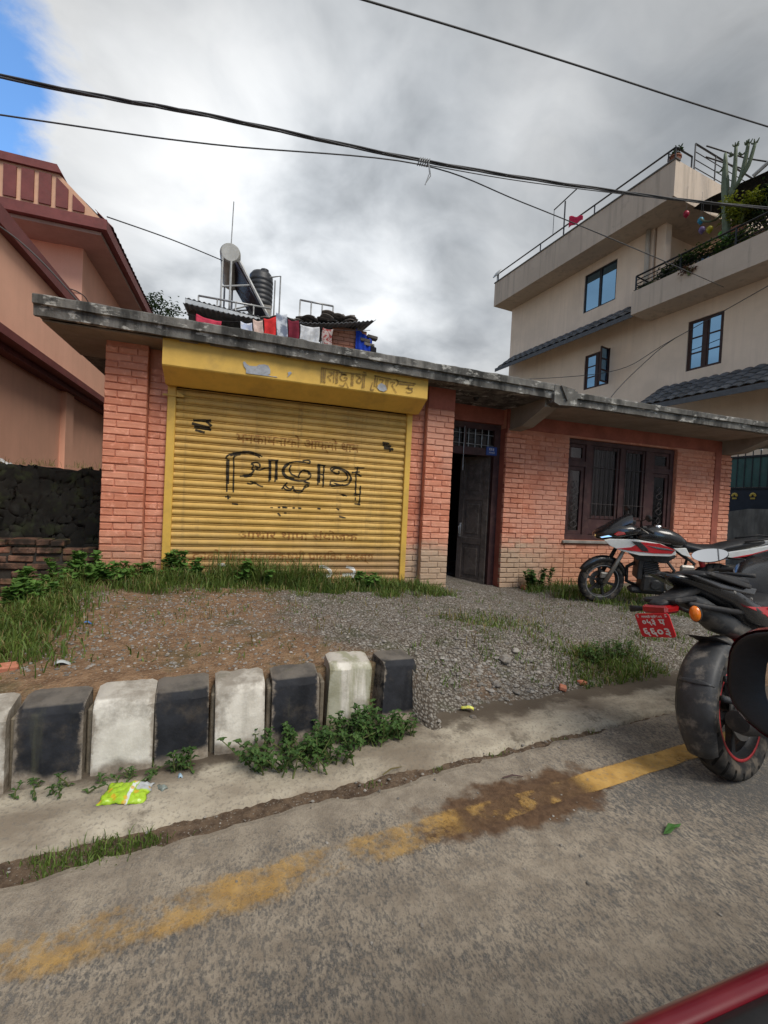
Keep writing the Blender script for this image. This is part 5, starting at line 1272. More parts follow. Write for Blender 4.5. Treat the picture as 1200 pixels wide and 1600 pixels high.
def wheel(parent, loc, Rr, w_, rim_m, spoke_m, stripe=None, steer=0, nsp=6, disc=True):
    n = 16
    prof = []
    for i in range(n):                  # tyre section: round crown, bead at the rim
        a = -math.pi * .5 + 2 * math.pi * i / n
        hw, hh = w_ / 2, (Rr - .214) / 2
        ca, sa = math.cos(a), math.sin(a)
        prof.append(((Rr + .214) / 2 + hh * math.copysign(abs(ca) ** .75, ca) , hw * math.copysign(abs(sa) ** .7, sa)))
    MX = Matrix.Rotation(R(90), 4, 'X')
    ty = MB().lathe(prof, 64, MX, loop=True).build('wheel', TYRE, parent, smooth=True)
    ty.location = loc; ty.rotation_euler = (0, 0, steer)
    k = w_ * .36
    MB().lathe([(.222, -k), (.205, -k), (.197, -k * .4), (.190, -k * .3), (.190, k * .3), (.197, k * .4), (.205, k), (.222, k), (.212, k * .6), (.212, -k * .6)], 48, MX, loop=True).build('rim', rim_m, ty, smooth=True, angle=50)
    if stripe is not None:
        for s_ in (-1, 1): MB().lathe([(.221, s_ * (k + .001)), (.221, s_ * (k + .003)), (.207, s_ * (k + .003)), (.207, s_ * (k + .001))], 48, MX, loop=True).build('rim_stripe', stripe, ty, smooth=True)
    for i in range(nsp):
        a = 2 * math.pi * i / nsp + .3
        d = Vector((math.cos(a), 0, math.sin(a))); p = Vector((-d.z, 0, d.x))
        pts = []
        for rr_, hw in ((.035, .022), (.11, .013), (.20, .020)):
            c = d * rr_; pts.append([c + p * hw + Vector((0, -.016, 0)), c - p * hw + Vector((0, -.016, 0)), c - p * hw + Vector((0, .016, 0)), c + p * hw + Vector((0, .016, 0))])
        MB().rings([[tuple(q) for q in r_] for r_ in pts]).build('spoke', spoke_m, ty, bevel=.004)
    MB().lathe([(0, -.06), (.03, -.06), (.05, -.03), (.05, .03), (.03, .06), (0, .06)], 20, MX).build('hub', spoke_m, ty, smooth=True, angle=40)
    MB().lathe([(0, -.075), (.012, -.075), (.012, .075), (0, .075)], 10, MX).build('axle', ALLOY, ty)
    if disc:
        MB().lathe([(.06, .05), (.125, .05), (.125, .056), (.06, .056)], 36, MX, loop=True).build('brake_disc', BRK, ty, smooth=True, angle=40)
    return ty
def loft(secs, n=22):
    return MB().rings([superring(*s_[:4], n=n, e=(s_[4] if len(s_) > 4 else 2.5)) for s_ in secs])
def side_pair(parent, name, poly, y0, y1, m, both=True, lean=0., **k):
    """panel given in (x,z), on both flanks; its upper edge leans inwards"""
    zs = [p[1] for p in poly]; z0, z1 = min(zs), max(zs)
    for s_ in ((1, -1) if both else (1,)):
        mb = MB().prism(poly, y0, y1)
        mb.v = [(x, s_ * (y - lean * (z - z0) / (z1 - z0 + 1e-6)), z) for x, y, z in mb.v]
        mb.build(name, m, parent, **({'bevel': .006} | k))
def handlebar(b, x, z, half, rise, mirror_shell, ms=1.0, tilt=0, mup=.155, mout=.065):
    hb = MB().tube([(x - .10, half, z - .02 + rise), (x - .05, half * .62, z + rise), (x, .10, z), (x, -.10, z), (x - .05, -half * .62, z + rise), (x - .10, -half, z - .02 + rise)], .012, 8).build('handlebar', MATB, b, smooth=True)
    for s_ in (1, -1):
        MB().tube([(x - .065, s_ * half * .66, z + rise - .003), (x - .112, s_ * half * 1.05, z - .022 + rise)], .019, 10).build('grip', MATB, hb, smooth=True)
        MB().cbox(x - .085, x - .03, s_ * half * .60 - .03, s_ * half * .60 + .03, z + rise - .03, z + rise + .025, .008).build('switch_box', MATB, hb)
        MB().tube([(x - .02, s_ * half * .58, z + rise), (x - .03, s_ * half * .8, z + rise - .01), (x - .06, s_ * half * 1.08, z + rise - .035)], [.008, .006, .006], 6).build('lever', ALLOY, hb, smooth=True)
        MB().tube([(x - .04, s_ * half * .60, z + rise), (x - .01, s_ * half * .72, z + rise + mup * .6), (x - .02, s_ * (half + mout - .045), z + rise + mup - .012)], .0065, 6).build('mirror_stem', MATB, hb, smooth=True)
        M = Matrix.Translation((x - .03, s_ * (half + mout), z + rise + mup)) @ Matrix.Rotation(R(90 + tilt), 4, 'Y') @ Matrix.Diagonal((ms, ms, 1, 1))
        pr = [(0, .022), (.035, .02), (.050, .008), (.052, -.004)]
        mb = MB(); mb.rings([[M @ Vector((-.040 * math.sin(a) * q[0] / .052 * 1.0, s_ * .085 * math.cos(a) * q[0] / .052 * (1 + .12 * math.sin(a)), q[1])) for a in [2 * math.pi * i / 22 for i in range(22)]] for q in pr[1:]])
        mb.build('mirror_housing', mirror_shell, hb, smooth=True, angle=50)
        MB().add([M @ Vector((-.039 * math.sin(a), s_ * .083 * math.cos(a) * (1 + .12 * math.sin(a)), -.0045)) for a in [2 * math.pi * i / 22 for i in range(22)]], [tuple(range(22))]).build('mirror_glass', MIRG, hb)
    return hb
def engine(b):
    MB().cbox(.38, .86, -.11, .11, .20, .44, .03).build('crankcase', DALLOY, b, smooth=True, angle=30)
    mb = MB(); Mx = Matrix.Translation((.74, 0, .44)) @ Matrix.Rotation(R(18), 4, 'Y')
    for i in range(8): mb.cbox(-.095, .095, -.10, .10, .03 * i, .03 * i + .016, .004, Mx)
    mb.cbox(-.075, .075, -.08, .08, 0, .26, .01, Mx); mb.build('cylinder', DALLOY, b)
    MX = Matrix.Rotation(R(90), 4, 'X')
    for s_ in (1, -1):
        MB().lathe([(0, .02), (.05, .02), (.06, .012), (.095, .008), (.11, -.01), (.11, -.03)], 28, Matrix.Translation((.50, s_ * .125, .33)) @ Matrix.Rotation(R(-90 * s_), 4, 'X')).build('engine_cover', ALLOY, b, smooth=True, angle=40)
        MB().lathe([(0, .012), (.055, .010), (.07, -.01)], 22, Matrix.Translation((.70, s_ * .118, .31)) @ Matrix.Rotation(R(-90 * s_), 4, 'X')).build('engine_cover', DALLOY, b, smooth=True, angle=40)
    MB().tube([(.84, -.04, .60), (1.0, -.06, .48), (.98, -.08, .28), (.80, -.10, .20), (.40, -.13, .20), (.15, -.16, .26)], .022, 10).build('exhaust_pipe', DALLOY, b, smooth=True)
    MB().rings([[(x, -.18 + r_ * math.cos(a), z + r_ * math.sin(a)) for a in [2 * math.pi * i / 18 for i in range(18)]] for x, z, r_ in ((.16, .265, .03), (.08, .28, .05), (-.30, .36, .055), (-.36, .375, .045), (-.365, .376, .03))]).build('silencer', MATB, b, smooth=True, angle=40)
    MB().tube([(.92, .0, .86), (.80, .0, .70), (.86, 0, .45), (.80, 0, .24)], .022, 8).tube([(.95, .03, .90), (.55, .09, .80), (.30, .10, .62), (.34, .09, .38)], .018, 8).tube([(.95, -.03, .90), (.55, -.09, .80), (.30, -.10, .62), (.34, -.09, .38)], .018, 8).tube([(.45, .10, .76), (-.05, .09, .80), (-.40, .06, .86)], .014, 8).tube([(.45, -.10, .76), (-.05, -.09, .80), (-.40, -.06, .86)], .014, 8).build('frame', MATB, b, smooth=True)
    for s_ in (1, -1):
        MB().rings([[(x, s_ * .10 - .016, z - h), (x, s_ * .10 + .016, z - h), (x, s_ * .10 + .016, z + h), (x, s_ * .10 - .016, z + h)] for x, z, h in ((.36, .38, .035), (.15, .345, .03), (-.05, .305, .032))]).build('swingarm', MATB, b, bevel=.006)
        MB().cbox(.30, .345, s_ * .11 - .01, s_ * .22 + .01, .27, .295, .006).build('footpeg', MATB, b)
    MB().tube([(.10, 0, .42), (.22, 0, .74)], [.035, .03], 10).build('shock_absorber', PR, b, smooth=True)
    MB().prism([(.40, .42), (.30, .44), (-.02, .37), (-.04, .30), (.36, .32)], .075, .095).build('chain_guard', MATB, b, bevel=.004)
    MB().tube([(.34, .11, .26), (.30, .22, .14), (.27, .31, .012)], [.012, .011, .014], 8).build('side_stand', MATB, b, smooth=True)
def fork(b, steer, pts=((1.34, .30), (1.05, .90))):
    piv = Matrix.Translation((1.05, 0, .90)) @ Matrix.Rotation(steer, 4, 'Z') @ Matrix.Translation((-1.05, 0, -.90))
    for s_ in (1, -1):
        MB().tube([piv @ Vector((1.335, s_ * .085, .30)), piv @ Vector((1.20, s_ * .085, .58)), piv @ Vector((1.05, s_ * .085, .92))], [.027, .026, .018], 10).build('fork_leg', ALLOY if s_ > 0 else MATB, b, smooth=True)
    MB().cbox(1.00, 1.09, -.11, .11, .86, .90, .01).cbox(1.01, 1.08, -.11, .11, .74, .775, .01).build('fork_yoke', MATB, b)
    return piv
def mudguard(b, piv, c, Rg, hw, a0, a1, m, name='front_mudguard', crown=.035):
    rs = []
    for i in range(15):
        a = a0 + (a1 - a0) * i / 14; k = 1 - .25 * abs(i / 7 - 1) ** 3
        ring = []
        for j in range(9):
            q = -1 + 2 * j / 8; rr_ = Rg - crown * q * q - crown * .9 * q ** 8; ring.append(piv @ Vector((c[0] + rr_ * math.cos(a), hw * q * k, c[1] + rr_ * math.sin(a))))
        rs.append(ring)
    o = MB().rings(rs, closed=False, cap=False).build(name, m, b, smooth=True); md = o.modifiers.new('t', 'SOLIDIFY'); md.thickness = .004; return o
def common(b, steer, rim_m, spoke_m, stripe, rear_w, rear_R=.308):
    piv = fork(b, steer)
    fa = piv @ Vector((1.34, 0, .30))
    wheel(b, tuple(fa), .298, .092, rim_m, spoke_m, stripe, steer)
    wheel(b, (0, 0, .308), rear_R, rear_w, rim_m, spoke_m, stripe)
    engine(b); return piv
def place_bike(b, x, y, z, heading, lean):
    b.location = (x, y, z); b.rotation_euler = (R(lean), 0, R(heading))

# --- white, red and black half-faired motorcycle nosing up to the shop wall
A = thing('parked_motorcycle', 'white red and black half-faired motorcycle parked in front of the window', 'motorcycle')
stA = R(14)
piv = common(A, stA, DALLOY, MATB, mat('grey_rim_tape', (.16, .16, .16), .4, .1, 9), .115)
mudguard(A, piv, (1.335, .30), .345, .062, R(28), R(165), PB)
loft([(1.47, .90, .03, .02), (1.43, .905, .10, .055), (1.34, .925, .15, .09), (1.20, .965, .175, .10), (1.06, .99, .175, .085), (.95, .985, .15, .05)]).build('nose_cowl', PB, A, smooth=True)
MB().rings([[(x, y, z) for y, z in ((-.135 * k, z0), (-.10 * k, z0 + .06 * q), (0, z0 + .085 * q), (.10 * k, z0 + .06 * q), (.135 * k, z0))] for x, z0, k, q in ((1.36, .965, .9, .25), (1.25, 1.01, 1.0, .9), (1.13, 1.06, .9, 1.2), (1.04, 1.10, .75, 1.15))], closed=False, cap=False).build('windscreen', PB, A, smooth=True)
side_pair(A, 'headlamp_strip', [(1.43, .90), (1.40, .885), (1.24, .915), (1.14, .955), (1.24, .955)], .128, .165, CHROME, lean=.02)
side_pair(A, 'indicator', [(1.27, .945), (1.23, .93), (1.13, .955), (1.15, .98), (1.22, .985)], .168, .19, REDL, lean=.01)
side_pair(A, 'fairing_panel', [(1.37, .865), (1.30, .885), (1.0, .895), (.72, .86), (.56, .79), (.55, .74), (.62, .715), (.95, .70), (1.17, .745), (1.30, .80)], .165, .205, PW, lean=.02)
side_pair(A, 'fairing_red_flash', [(1.22, .772), (1.06, .80), (.95, .872), (.74, .864), (.57, .80), (.60, .752), (.80, .742), (1.05, .755)], .190, .208, PR, lean=.012, bevel=.002)
side_pair(A, 'fairing_black_flash', [(1.06, .875), (.96, .872), (.88, .80), (.86, .762), (.93, .765), (.99, .815)], .197, .2115, PB, lean=.014, bevel=.002)
side_pair(A, 'fairing_black_flash', [(.90, .835), (.66, .812), (.56, .79), (.66, .795), (.76, .80)], .197, .2105, PB, lean=.01, bevel=.002)
loft([(1.0, .86, .06, .05), (.94, .90, .12, .10), (.80, .93, .155, .125), (.62, .92, .16, .115), (.48, .88, .13, .09), (.40, .85, .09, .05)]).build('fuel_tank', PB, A, smooth=True)
side_pair(A, 'tank_emblem', [(.80, .965), (.70, .985), (.64, .965), (.72, .96)], .118, .150, CHROME, lean=.03, bevel=.002)
MB().lathe([(0, .02), (.04, .018), (.045, 0)], 16, Matrix.Translation((.72, 0, 1.045))).build('filler_cap', CHROME, A, smooth=True)
side_pair(A, 'knee_panel', [(.56, .80), (.42, .815), (.36, .70), (.46, .73)], .12, .15, PW, lean=.02)
loft([(.46, .83, .09, .03), (.40, .82, .12, .05), (.22, .79, .135, .05), (.05, .80, .13, .05), (-.02, .83, .12, .055), (-.18, .88, .115, .05), (-.38, .92, .09, .04), (-.44, .925, .05, .02)]).build('seat', SEATM, A, smooth=True)
side_pair(A, 'tail_panel', [(.30, .72), (.10, .765), (-.20, .835), (-.50, .92), (-.60, .93), (-.58, .895), (-.30, .785), (.0, .70)], .095, .135, PW, lean=.02)
side_pair(A, 'tail_red_flash', [(.02, .708), (-.28, .795), (-.50, .88), (-.48, .862), (-.22, .758)], .12, .139, PR, lean=.016, bevel=.002)
MB().tube([(-.20, .11, .93), (-.45, .10, .985), (-.58, .05, .98), (-.58, -.05, .98), (-.45, -.10, .985), (-.20, -.11, .93)], .012, 8).build('grab_rail', MATB, A, smooth=True)
MB().cbox(-.64, -.58, -.07, .07, .87, .93, .012).build('tail_lamp', REDL, A)
MB().prism([(-.30, .78), (-.62, .60), (-.66, .44), (-.60, .46), (-.50, .62), (-.24, .70)], -.07, .07).build('rear_mudguard', MATB, A, bevel=.01)
handlebar(A, 1.0, 1.02, .33, .03, MATB)
MB().cbox(1.40, 1.46, -.07, .07, .875, .925, .012).build('headlamp', MIRG, A)
for s_ in (1, -1):
    MB().tube([(1.0, s_ * .20, 1.03), (1.08, s_ * .16, .96), (1.10, s_ * .10, .80), (1.18, s_ * .10, .56), (1.30, s_ * .10, .36)], .006, 6).build('brake_hose', MATB, A, smooth=True)
    MB().tube([(.98, s_ * .22, 1.04), (1.04, s_ * .14, 1.0), (.90, s_ * .12, .80), (.74, s_ * .12, .60)], .005, 6).build('control_cable', MATB, A, smooth=True)
MB().cbox(1.26, 1.36, .10, .135, .35, .43, .012).build('brake_caliper', ALLOY, A)
MB().tube([(.60, .12, .62), (.52, .13, .52), (.56, .13, .42)], .018, 8).build('intake_hose', MATB, A, smooth=True)
MB().cbox(.30, .46, .10, .15, .46, .60, .02).build('side_cover', ALLOY, A)
MB().tube([(.40, .14, .24), (.54, .17, .22), (.62, .17, .25)], .009, 6).build('gear_lever', ALLOY, A, smooth=True)
MB().cbox(.86, .92, -.10, .10, .36, .62, .01).build('oil_cooler', DALLOY, A)
MB().cbox(.55, .98, -.07, .07, .16, .24, .03).build('belly_pan', MATB, A)
MB().prism([(1.05, .70), (.95, .62), (.62, .60), (.50, .70)], -.12, .12).build('lower_cowl', MATB, A, bevel=.01)
place_bike(A, 5.55, 3.78, hz(5.4, 4.2) - .01, 149.5, -9); A.scale = (.97, .97, .97)

# --- black and red motorcycle standing on the road edge, seen from behind
def naked(b, rim_stripe, mirror_shell, rear_w=.14, steer=0):
    piv = common(b, steer, DALLOY, DALLOY, rim_stripe, rear_w, .312)
    mudguard(b, piv, (1.335, .30), .345, .062, R(30), R(160), PB)
    loft([(1.34, .98, .03, .03), (1.31, .97, .10, .09), (1.22, .97, .13, .12), (1.12, .98, .12, .11), (1.04, .98, .08, .06)]).build('headlamp_cowl', PB, b, smooth=True)
    loft([(1.02, .86, .06, .05), (.96, .90, .14, .10), (.82, .95, .19, .12), (.64, .94, .18, .11), (.48, .88, .12, .08), (.40, .84, .08, .04)]).build('fuel_tank', PB, b, smooth=True)
    side_pair(b, 'tank_shroud', [(1.08, .84), (.90, .90), (.66, .86), (.74, .72), (1.0, .70)], .15, .20, PR, lean=.03)
    loft([(.46, .83, .08, .03), (.38, .82, .12, .045), (.22, .80, .13, .045), (.10, .815, .12, .045), (.05, .83, .10, .03)]).build('rider_seat', SEATM, b, smooth=True)
    loft([(.12, .925, .10, .02), (.07, .935, .12, .032), (-.06, .955, .115, .03), (-.22, .98, .085, .026), (-.26, .985, .05, .012)]).build('pillion_seat', SEATM, b, smooth=True)
    loft([(.40, .70, .10, .06), (.28, .74, .135, .085), (.08, .80, .135, .075), (-.06, .885, .115, .06), (-.24, .935, .085, .042), (-.36, .97, .05, .026), (-.42, .982, .02, .012)]).build('tail_cowl', PB, b, smooth=True)
    side_pair(b, 'side_panel_flash', [(.42, .72), (.30, .80), (-.02, .825), (.16, .77), (.32, .68)], .122, .142, PR, lean=.01, bevel=.003)
    side_pair(b, 'tail_fin', [(.16, .90), (-.12, .935), (-.38, .99), (-.44, .995), (-.20, .92), (.10, .87)], .085, .125, PB, lean=.03, bevel=.008)
    side_pair(b, 'grab_handle', [(.06, .925), (-.10, .965), (-.30, 1.005), (-.32, .99), (-.12, .94), (.04, .905)], .118, .138, MATB, lean=.02, bevel=.006)
    loft([(.16, .68, .07, .05), (-.04, .75, .07, .06), (-.22, .84, .06, .045), (-.34, .88, .04, .025)]).build('under_tail', DUSTB, b, smooth=True)
    handlebar(b, 1.0, .985, .34, .0, mirror_shell, 1.38, 29, .085, .10)
Bk = thing('parked_motorcycle', 'black and red motorcycle seen from behind with a red number plate and dusty wheel hugger', 'motorcycle')
naked(Bk, RIMR, MATB, .126)
# tail lamp, plate hanger, plate, indicators
MB().rings([superring(-.26, .92, .055, .03), superring(-.38, .895, .05, .022), superring(-.50, .875, .045, .018), superring(-.56, .865, .03, .01)]).build('plate_hanger', MATB, Bk, smooth=True)
MB().cbox(-.57, -.46, -.055, .055, .825, .862, .01).build('tail_lamp', REDL, Bk)
MB().cbox(-.52, -.34, -.075, .075, .868, .892, .008).build('hanger_cover', MATB, Bk)
PM = Matrix.Translation((-.575, 0, .775)) @ Matrix.Rotation(R(-14), 4, 'Y') @ Matrix.Rotation(R(-6), 4, 'X') @ Matrix.Diagonal((1, .84, .90, 1))
pl = []
for cx, cz, a0 in ((.076, .046, 0), (-.076, .046, 90), (-.076, -.046, 180), (.076, -.046, 270)):
    for k in range(5): a = R(a0 + 22.5 * k); pl.append((cx + .014 * math.cos(a), cz + .014 * math.sin(a)))
npl = MB().prism(pl, -.002, .002, PM, axis='x').build('number_plate', PLATE, Bk)
for body, size, yl_, zl, wd, bold in (('बागमती प्रदेश-०२', .016, .055, .039, .108, .0005), ('०५३', .041, .060, .004, .070, .0014), ('प', .041, -.028, .004, .032, .0014), ('६६०३', .056, .070, -.050, .140, .0014)):
    tb = text_mb(body, size, bold); w0 = max(p[0] for p in tb.v) - min(p[0] for p in tb.v); m0 = min(p[0] for p in tb.v)
    tb.v = [tuple(PM @ Vector((-.0032, yl_ - (p[0] - m0) * wd / w0, zl + p[2]))) for p in tb.v]
    tb.build('plate_lettering', WHITEP, npl, fix=False)
for s_ in (1, -1):
    for dz in (0, .009):
        MB().cbox(-.0035, -.0022, s_ * .074 - .005, s_ * .074 + .005, .042 + dz, .046 + dz, .0004, PM).build('plate_mark', WHITEP, npl)
for s_ in (-1,):
    MB().tube([(-.46, s_ * .04, .850), (-.48, s_ * .105, .832)], .009, 8).build('indicator_stalk', MATB, Bk, smooth=True)
    Mi = Matrix.Translation((-.49, s_ * .128, .83)) @ Matrix.Rotation(R(-90), 4, 'Y')
    MB().lathe([(0, .022), (.018, .02), (.032, .008), (.034, 0)], 18, Mi @ Matrix.Diagonal((1.0, .68, .9, 1))).build('indicator', AMBER, Bk, smooth=True)
    MB().lathe([(.036, .002), (.036, -.008), (.02, -.03), (0, -.035)], 18, Mi @ Matrix.Diagonal((1.0, .68, .9, 1))).build('indicator_body', MATB, Bk, smooth=True)
MX_ = Matrix.Rotation(R(90), 4, 'X')
MB().lathe([(.04, .062), (.098, .062), (.098, .068), (.04, .068)], 40, Matrix.Translation((0, 0, .312)) @ MX_, loop=True).build('sprocket', BRK, Bk)
for zz in (.402, .222): MB().tube([(-.01, .065, zz), (.40, .065, .31 + (zz - .312) * .45)], .007, 6).build('chain_run', DALLOY, Bk)
MB().lathe([(.07, -.068), (.12, -.068), (.12, -.063), (.07, -.063)], 40, Matrix.Translation((0, 0, .312)) @ MX_, loop=True).build('rear_brake_disc', BRK, Bk, smooth=True, angle=40)
MB().cbox(-.04, .05, -.105, -.06, .40, .47, .012).build('rear_caliper', DALLOY, Bk)
MB().tube([(.02, -.10, .46), (.16, -.12, .42), (.36, -.11, .40), (.42, -.10, .52)], .006, 6).build('brake_hose', MATB, Bk, smooth=True)
MB().cbox(-.03, .08, -.128, -.108, .285, .335, .008).cbox(-.03, .08, .108, .128, .285, .335, .008).build('chain_adjuster', ALLOY, Bk)
MB().lathe([(0, -.15), (.016, -.15), (.018, -.13), (.018, .13), (.016, .15), (0, .15)], 6, Matrix.Translation((0, 0, .312)) @ MX_).build('axle_nut', ALLOY, Bk)
for s_ in (1, -1):
    for bx_, bz_ in ((.20, .80), (.02, .86), (-.14, .90), (.30, .74)):
        MB().lathe([(0, .005), (.006, .005), (.008, 0)], 8, Matrix.Translation((bx_, s_ * .137, bz_)) @ Matrix.Rotation(R(-90 * s_), 4, 'X')).build('panel_bolt', ALLOY, Bk)
    MB().tube([(.30, s_ * .12, .52), (.16, s_ * .15, .50), (.10, s_ * .20, .47)], .010, 8).build('pillion_peg', ALLOY, Bk, smooth=True)
MB().tube([(.14, .12, .965), (.14, .0, .975), (.14, -.12, .965)], .012, 6).build('seat_strap', MATB, Bk, smooth=True)
MB().cbox(-.575, -.56, -.05, .05, .83, .858, .004).build('lamp_lens', REDL, Bk)
mudguard(Bk, Matrix.Identity(4), (0, .312), .362, .088, R(92), R(204), DUSTB, 'wheel_hugger', .020)
MB().tube([(-.46, .04, .850), (-.49, .10, .835), (-.50, .15, .832)], [.012, .011, .016], 8).build('indicator_stalk', MATB, Bk, smooth=True)
mudguard(Bk, Matrix.Identity(4), (0, .312), .367, .080, R(148), R(151), DUSTB, 'hugger_rib', .016)
for s_ in (1, -1):
    MB().tube([(-.175, s_ * .074, .50), (-.06, s_ * .115, .45), (.06, s_ * .115, .36)], [.016, .014, .013], 8).tube([(-.225, s_ * .074, .42), (-.10, s_ * .118, .385), (.04, s_ * .115, .335)], [.016, .014, .013], 8).build('hugger_bracket', DUSTB, Bk, smooth=True)
MB().prism([(-.12, .66), (-.20, .69), (.10, .60), (.16, .57), (.06, .585)], -.07, .07).build('inner_mudguard', MATB, Bk, bevel=.004)
place_bike(Bk, 2.36, 1.43, 0.0, 11, -9)

# ================================================================= THE RED CAR THE PHOTO IS TAKEN FROM
CARR = mat('red_car_paint', (.115, .004, .011), .35, .06, 4, (.22, .03, .035), .25, bump=0, coat=.5)
RUB = mat('black_weatherstrip', (.012, .012, .013), .55, .2, 10)
car = thing('red_car', 'red car in the near foreground, only its window ledge and door mirror in view', 'car', (.5, 0, 0))
def CR(mb, nm, m, parent=None, **k):
    o = mb.build(nm, m, parent or car, **k)
    if parent is None: o.matrix_parent_inverse = Matrix.Translation((-.5, 0, 0))
    return o
sec = [(.222, .850), (.2245, .867), (.230, .8700), (.238, .868), (.246, .860), (.268, .80), (.292, .68), (.300, .55), (.288, .40), (.272, .27), (.240, .24)]
CR(MB().rings([[(x, y, z - .02 * max(0, (x - .9))) for y, z in sec] for x in [-.7 + i * .1 for i in range(18)]], closed=False, cap=False), 'door', CARR, smooth=True)
CR(MB().rings([[(x, y, z) for y, z in ((.2215, .85), (.2235, .867), (.214, .874), (.196, .872), (.178, .85))] for x in (-.7, 0, .5, 1.0)], closed=False, cap=False), 'window_seal', RUB, smooth=True)
CR(MB().rings([[(x, y, z) for y, z in ((.178, .85), (.10, .845), (.07, .80), (.07, .45))] for x in (-.7, 1.0)], closed=False, cap=False), 'door_trim', RUB, smooth=True)
CR(MB().rings([[(x, y, z) for y, z in ((.22 - .02 * k, .86 - .03 * k), (.262, .80 - .02 * k), (.290, .62), (.27, .28))] for x, k in ((1.01, 0), (1.3, .6), (1.7, 1.5), (2.0, 3))], closed=False, cap=False), 'front_wing', CARR, smooth=True)
cw = wheel(car, (1.0, .17, .29), .295, .17, ALLOY, ALLOY, None, 0, 5, False)
# door mirror
def rr_ring(x, cy, cz, hy, hz_, e=3.2, n=32):
    out = []
    for i in range(n):
        a = 2 * math.pi * i / n; ca, sa = math.cos(a), math.sin(a)
        out.append((x, cy + hy * math.copysign(abs(ca) ** (2 / e), ca), cz + hz_ * math.copysign(abs(sa) ** (2 / e), sa) * (1 - .12 * (1 if ca > 0 else 0) * abs(ca))))
    return out
mh = CR(MB().rings([rr_ring(.720, .352, 1.022, .108, .082), rr_ring(.732, .352, 1.022, .111, .085), rr_ring(.77, .350, 1.022, .105, .080), rr_ring(.81, .345, 1.02, .085, .062), rr_ring(.83, .34, 1.02, .05, .035)], cap=False), 'mirror_housing', CARR, smooth=True)
MB().rings([rr_ring(.722, .352, 1.022, .1055, .0795), rr_ring(.7165, .352, 1.022, .1035, .0775), rr_ring(.7165, .352, 1.022, .099, .073), rr_ring(.738, .350, 1.022, .072, .060), rr_ring(.742, .350, 1.022, .070, .058)], cap=False).build('mirror_bezel', RUB, mh, smooth=True)
MB().add(rr_ring(.7405, .350, 1.022, .071, .059), [tuple(range(32))]).build('mirror_glass', MIRG, mh)
MB().rings([[(.74, .26, .95), (.80, .26, .95), (.80, .26, .99), (.74, .26, .99)], [(.74, .20, .87), (.82, .20, .87), (.82, .20, .91), (.74, .20, .91)]]).build('mirror_arm', RUB, mh, bevel=.008)

# ================================================================= GRASS, WEEDS, STONES
def blades(mb_v, mb_f, rng, cx, cy, n, sx, sy, h0, h1, lean=.9, wid=.003, zf=None):
    for _ in range(n):
        x = cx + rng.gauss(0, sx); y = cy + rng.gauss(0, sy)
        if y > 4.97 and x < 2.56: y = 4.97 - rng.random() * .1
        if x > 3.6 and y > 5.46: y = 5.46 - rng.random() * .1
        if 2.5 < x < 3.75 and y > 5.0: continue
        if x > 1.1 and y < yk(x) + .02 and zf is None: continue
        if x <= 1.1 and y < 2.42 and zf is None: continue
        z = (zf(x, y) if zf else hz(x, y)) - .008
        h = h0 + (h1 - h0) * rng.random() ** 1.6; a = rng.uniform(0, 6.283); l = (rng.random() ** .7) * lean * h; w_ = wid * rng.uniform(.6, 1.4)
        ux, uy = math.cos(a), math.sin(a); b2 = a + rng.uniform(-.8, .8); px, py = -math.sin(b2) * w_, math.cos(b2) * w_
        b = len(mb_v); dr = rng.random() * .55 * l / h
        m1 = (x + ux * l * .18, y + uy * l * .18, z + h * .45); m2 = (x + ux * l * .5, y + uy * l * .5, z + h * (.80 - .3 * dr))
        mb_v += [(x - px, y - py, z), (x + px, y + py, z), (m1[0] + px, m1[1] + py, m1[2]), (m1[0] - px, m1[1] - py, m1[2]),
                 (m2[0] + px * .7, m2[1] + py * .7, m2[2]), (m2[0] - px * .7, m2[1] - py * .7, m2[2]), (x + ux * l, y + uy * l, z + h * (1 - dr * 1.1))]
        mb_f += [(b, b + 1, b + 2, b + 3), (b + 3, b + 2, b + 4, b + 5), (b + 5, b + 4, b + 6)]
def grass(name, patches, m, label, seed, zf=None, wid=.0032):
    rng = random.Random(seed); v, f = [], []
    for p in patches: blades(v, f, rng, *p, wid=wid, zf=zf)
    me = bpy.data.meshes.new(name); me.from_pydata(v, [], f); o = link(name, me, m); return tag(o, label, 'grass', kind='stuff')
PT = []
gr = random.Random(21)
def strip(x0, x1, y0, y1, n, k, sx, sy, h0, h1):
    for _ in range(n): PT.append((gr.uniform(x0, x1), gr.uniform(y0, y1), int(k * gr.uniform(.5, 1.5)), sx * .7, sy * .7, h0, h1 * gr.uniform(.6, 1.25)))
strip(-.75, 2.15, 4.52, 4.95, 84, 80, .10, .08, .05, .20)         # along the shutter
strip(-.25, 1.0, 4.66, 4.93, 36, 70, .06, .05, .14, .38)          # tall tuft before the lettering
strip(-.5, 1.6, 4.25, 4.65, 22, 55, .10, .08, .03, .09)
strip(1.55, 2.35, 4.25, 4.85, 20, 80, .09, .08, .05, .15)
strip(-1.7, -.7, 4.3, 4.95, 22, 80, .10, .10, .05, .16)
for i in range(85):                                               # left slope, dense towards the picture edge
    y = gr.uniform(2.5, 4.9); xm = -1.02 - .12 * (y - 2.5); PT.append((xm - abs(gr.gauss(0, .22)), y, 60, .12, .12, .03, .15))
strip(1.75, 2.55, 2.95, 3.65, 24, 36, .14, .14, .015, .08)
strip(2.10, 3.15, 2.44, 2.80, 38, 60, .13, .09, .02, .10)         # bank above the gutter
strip(2.9, 4.6, 2.55, 3.1, 9, 40, .12, .10, .03, .08)
strip(3.95, 5.3, 4.4, 5.35, 34, 80, .12, .10, .05, .18)           # round the parked motorcycle
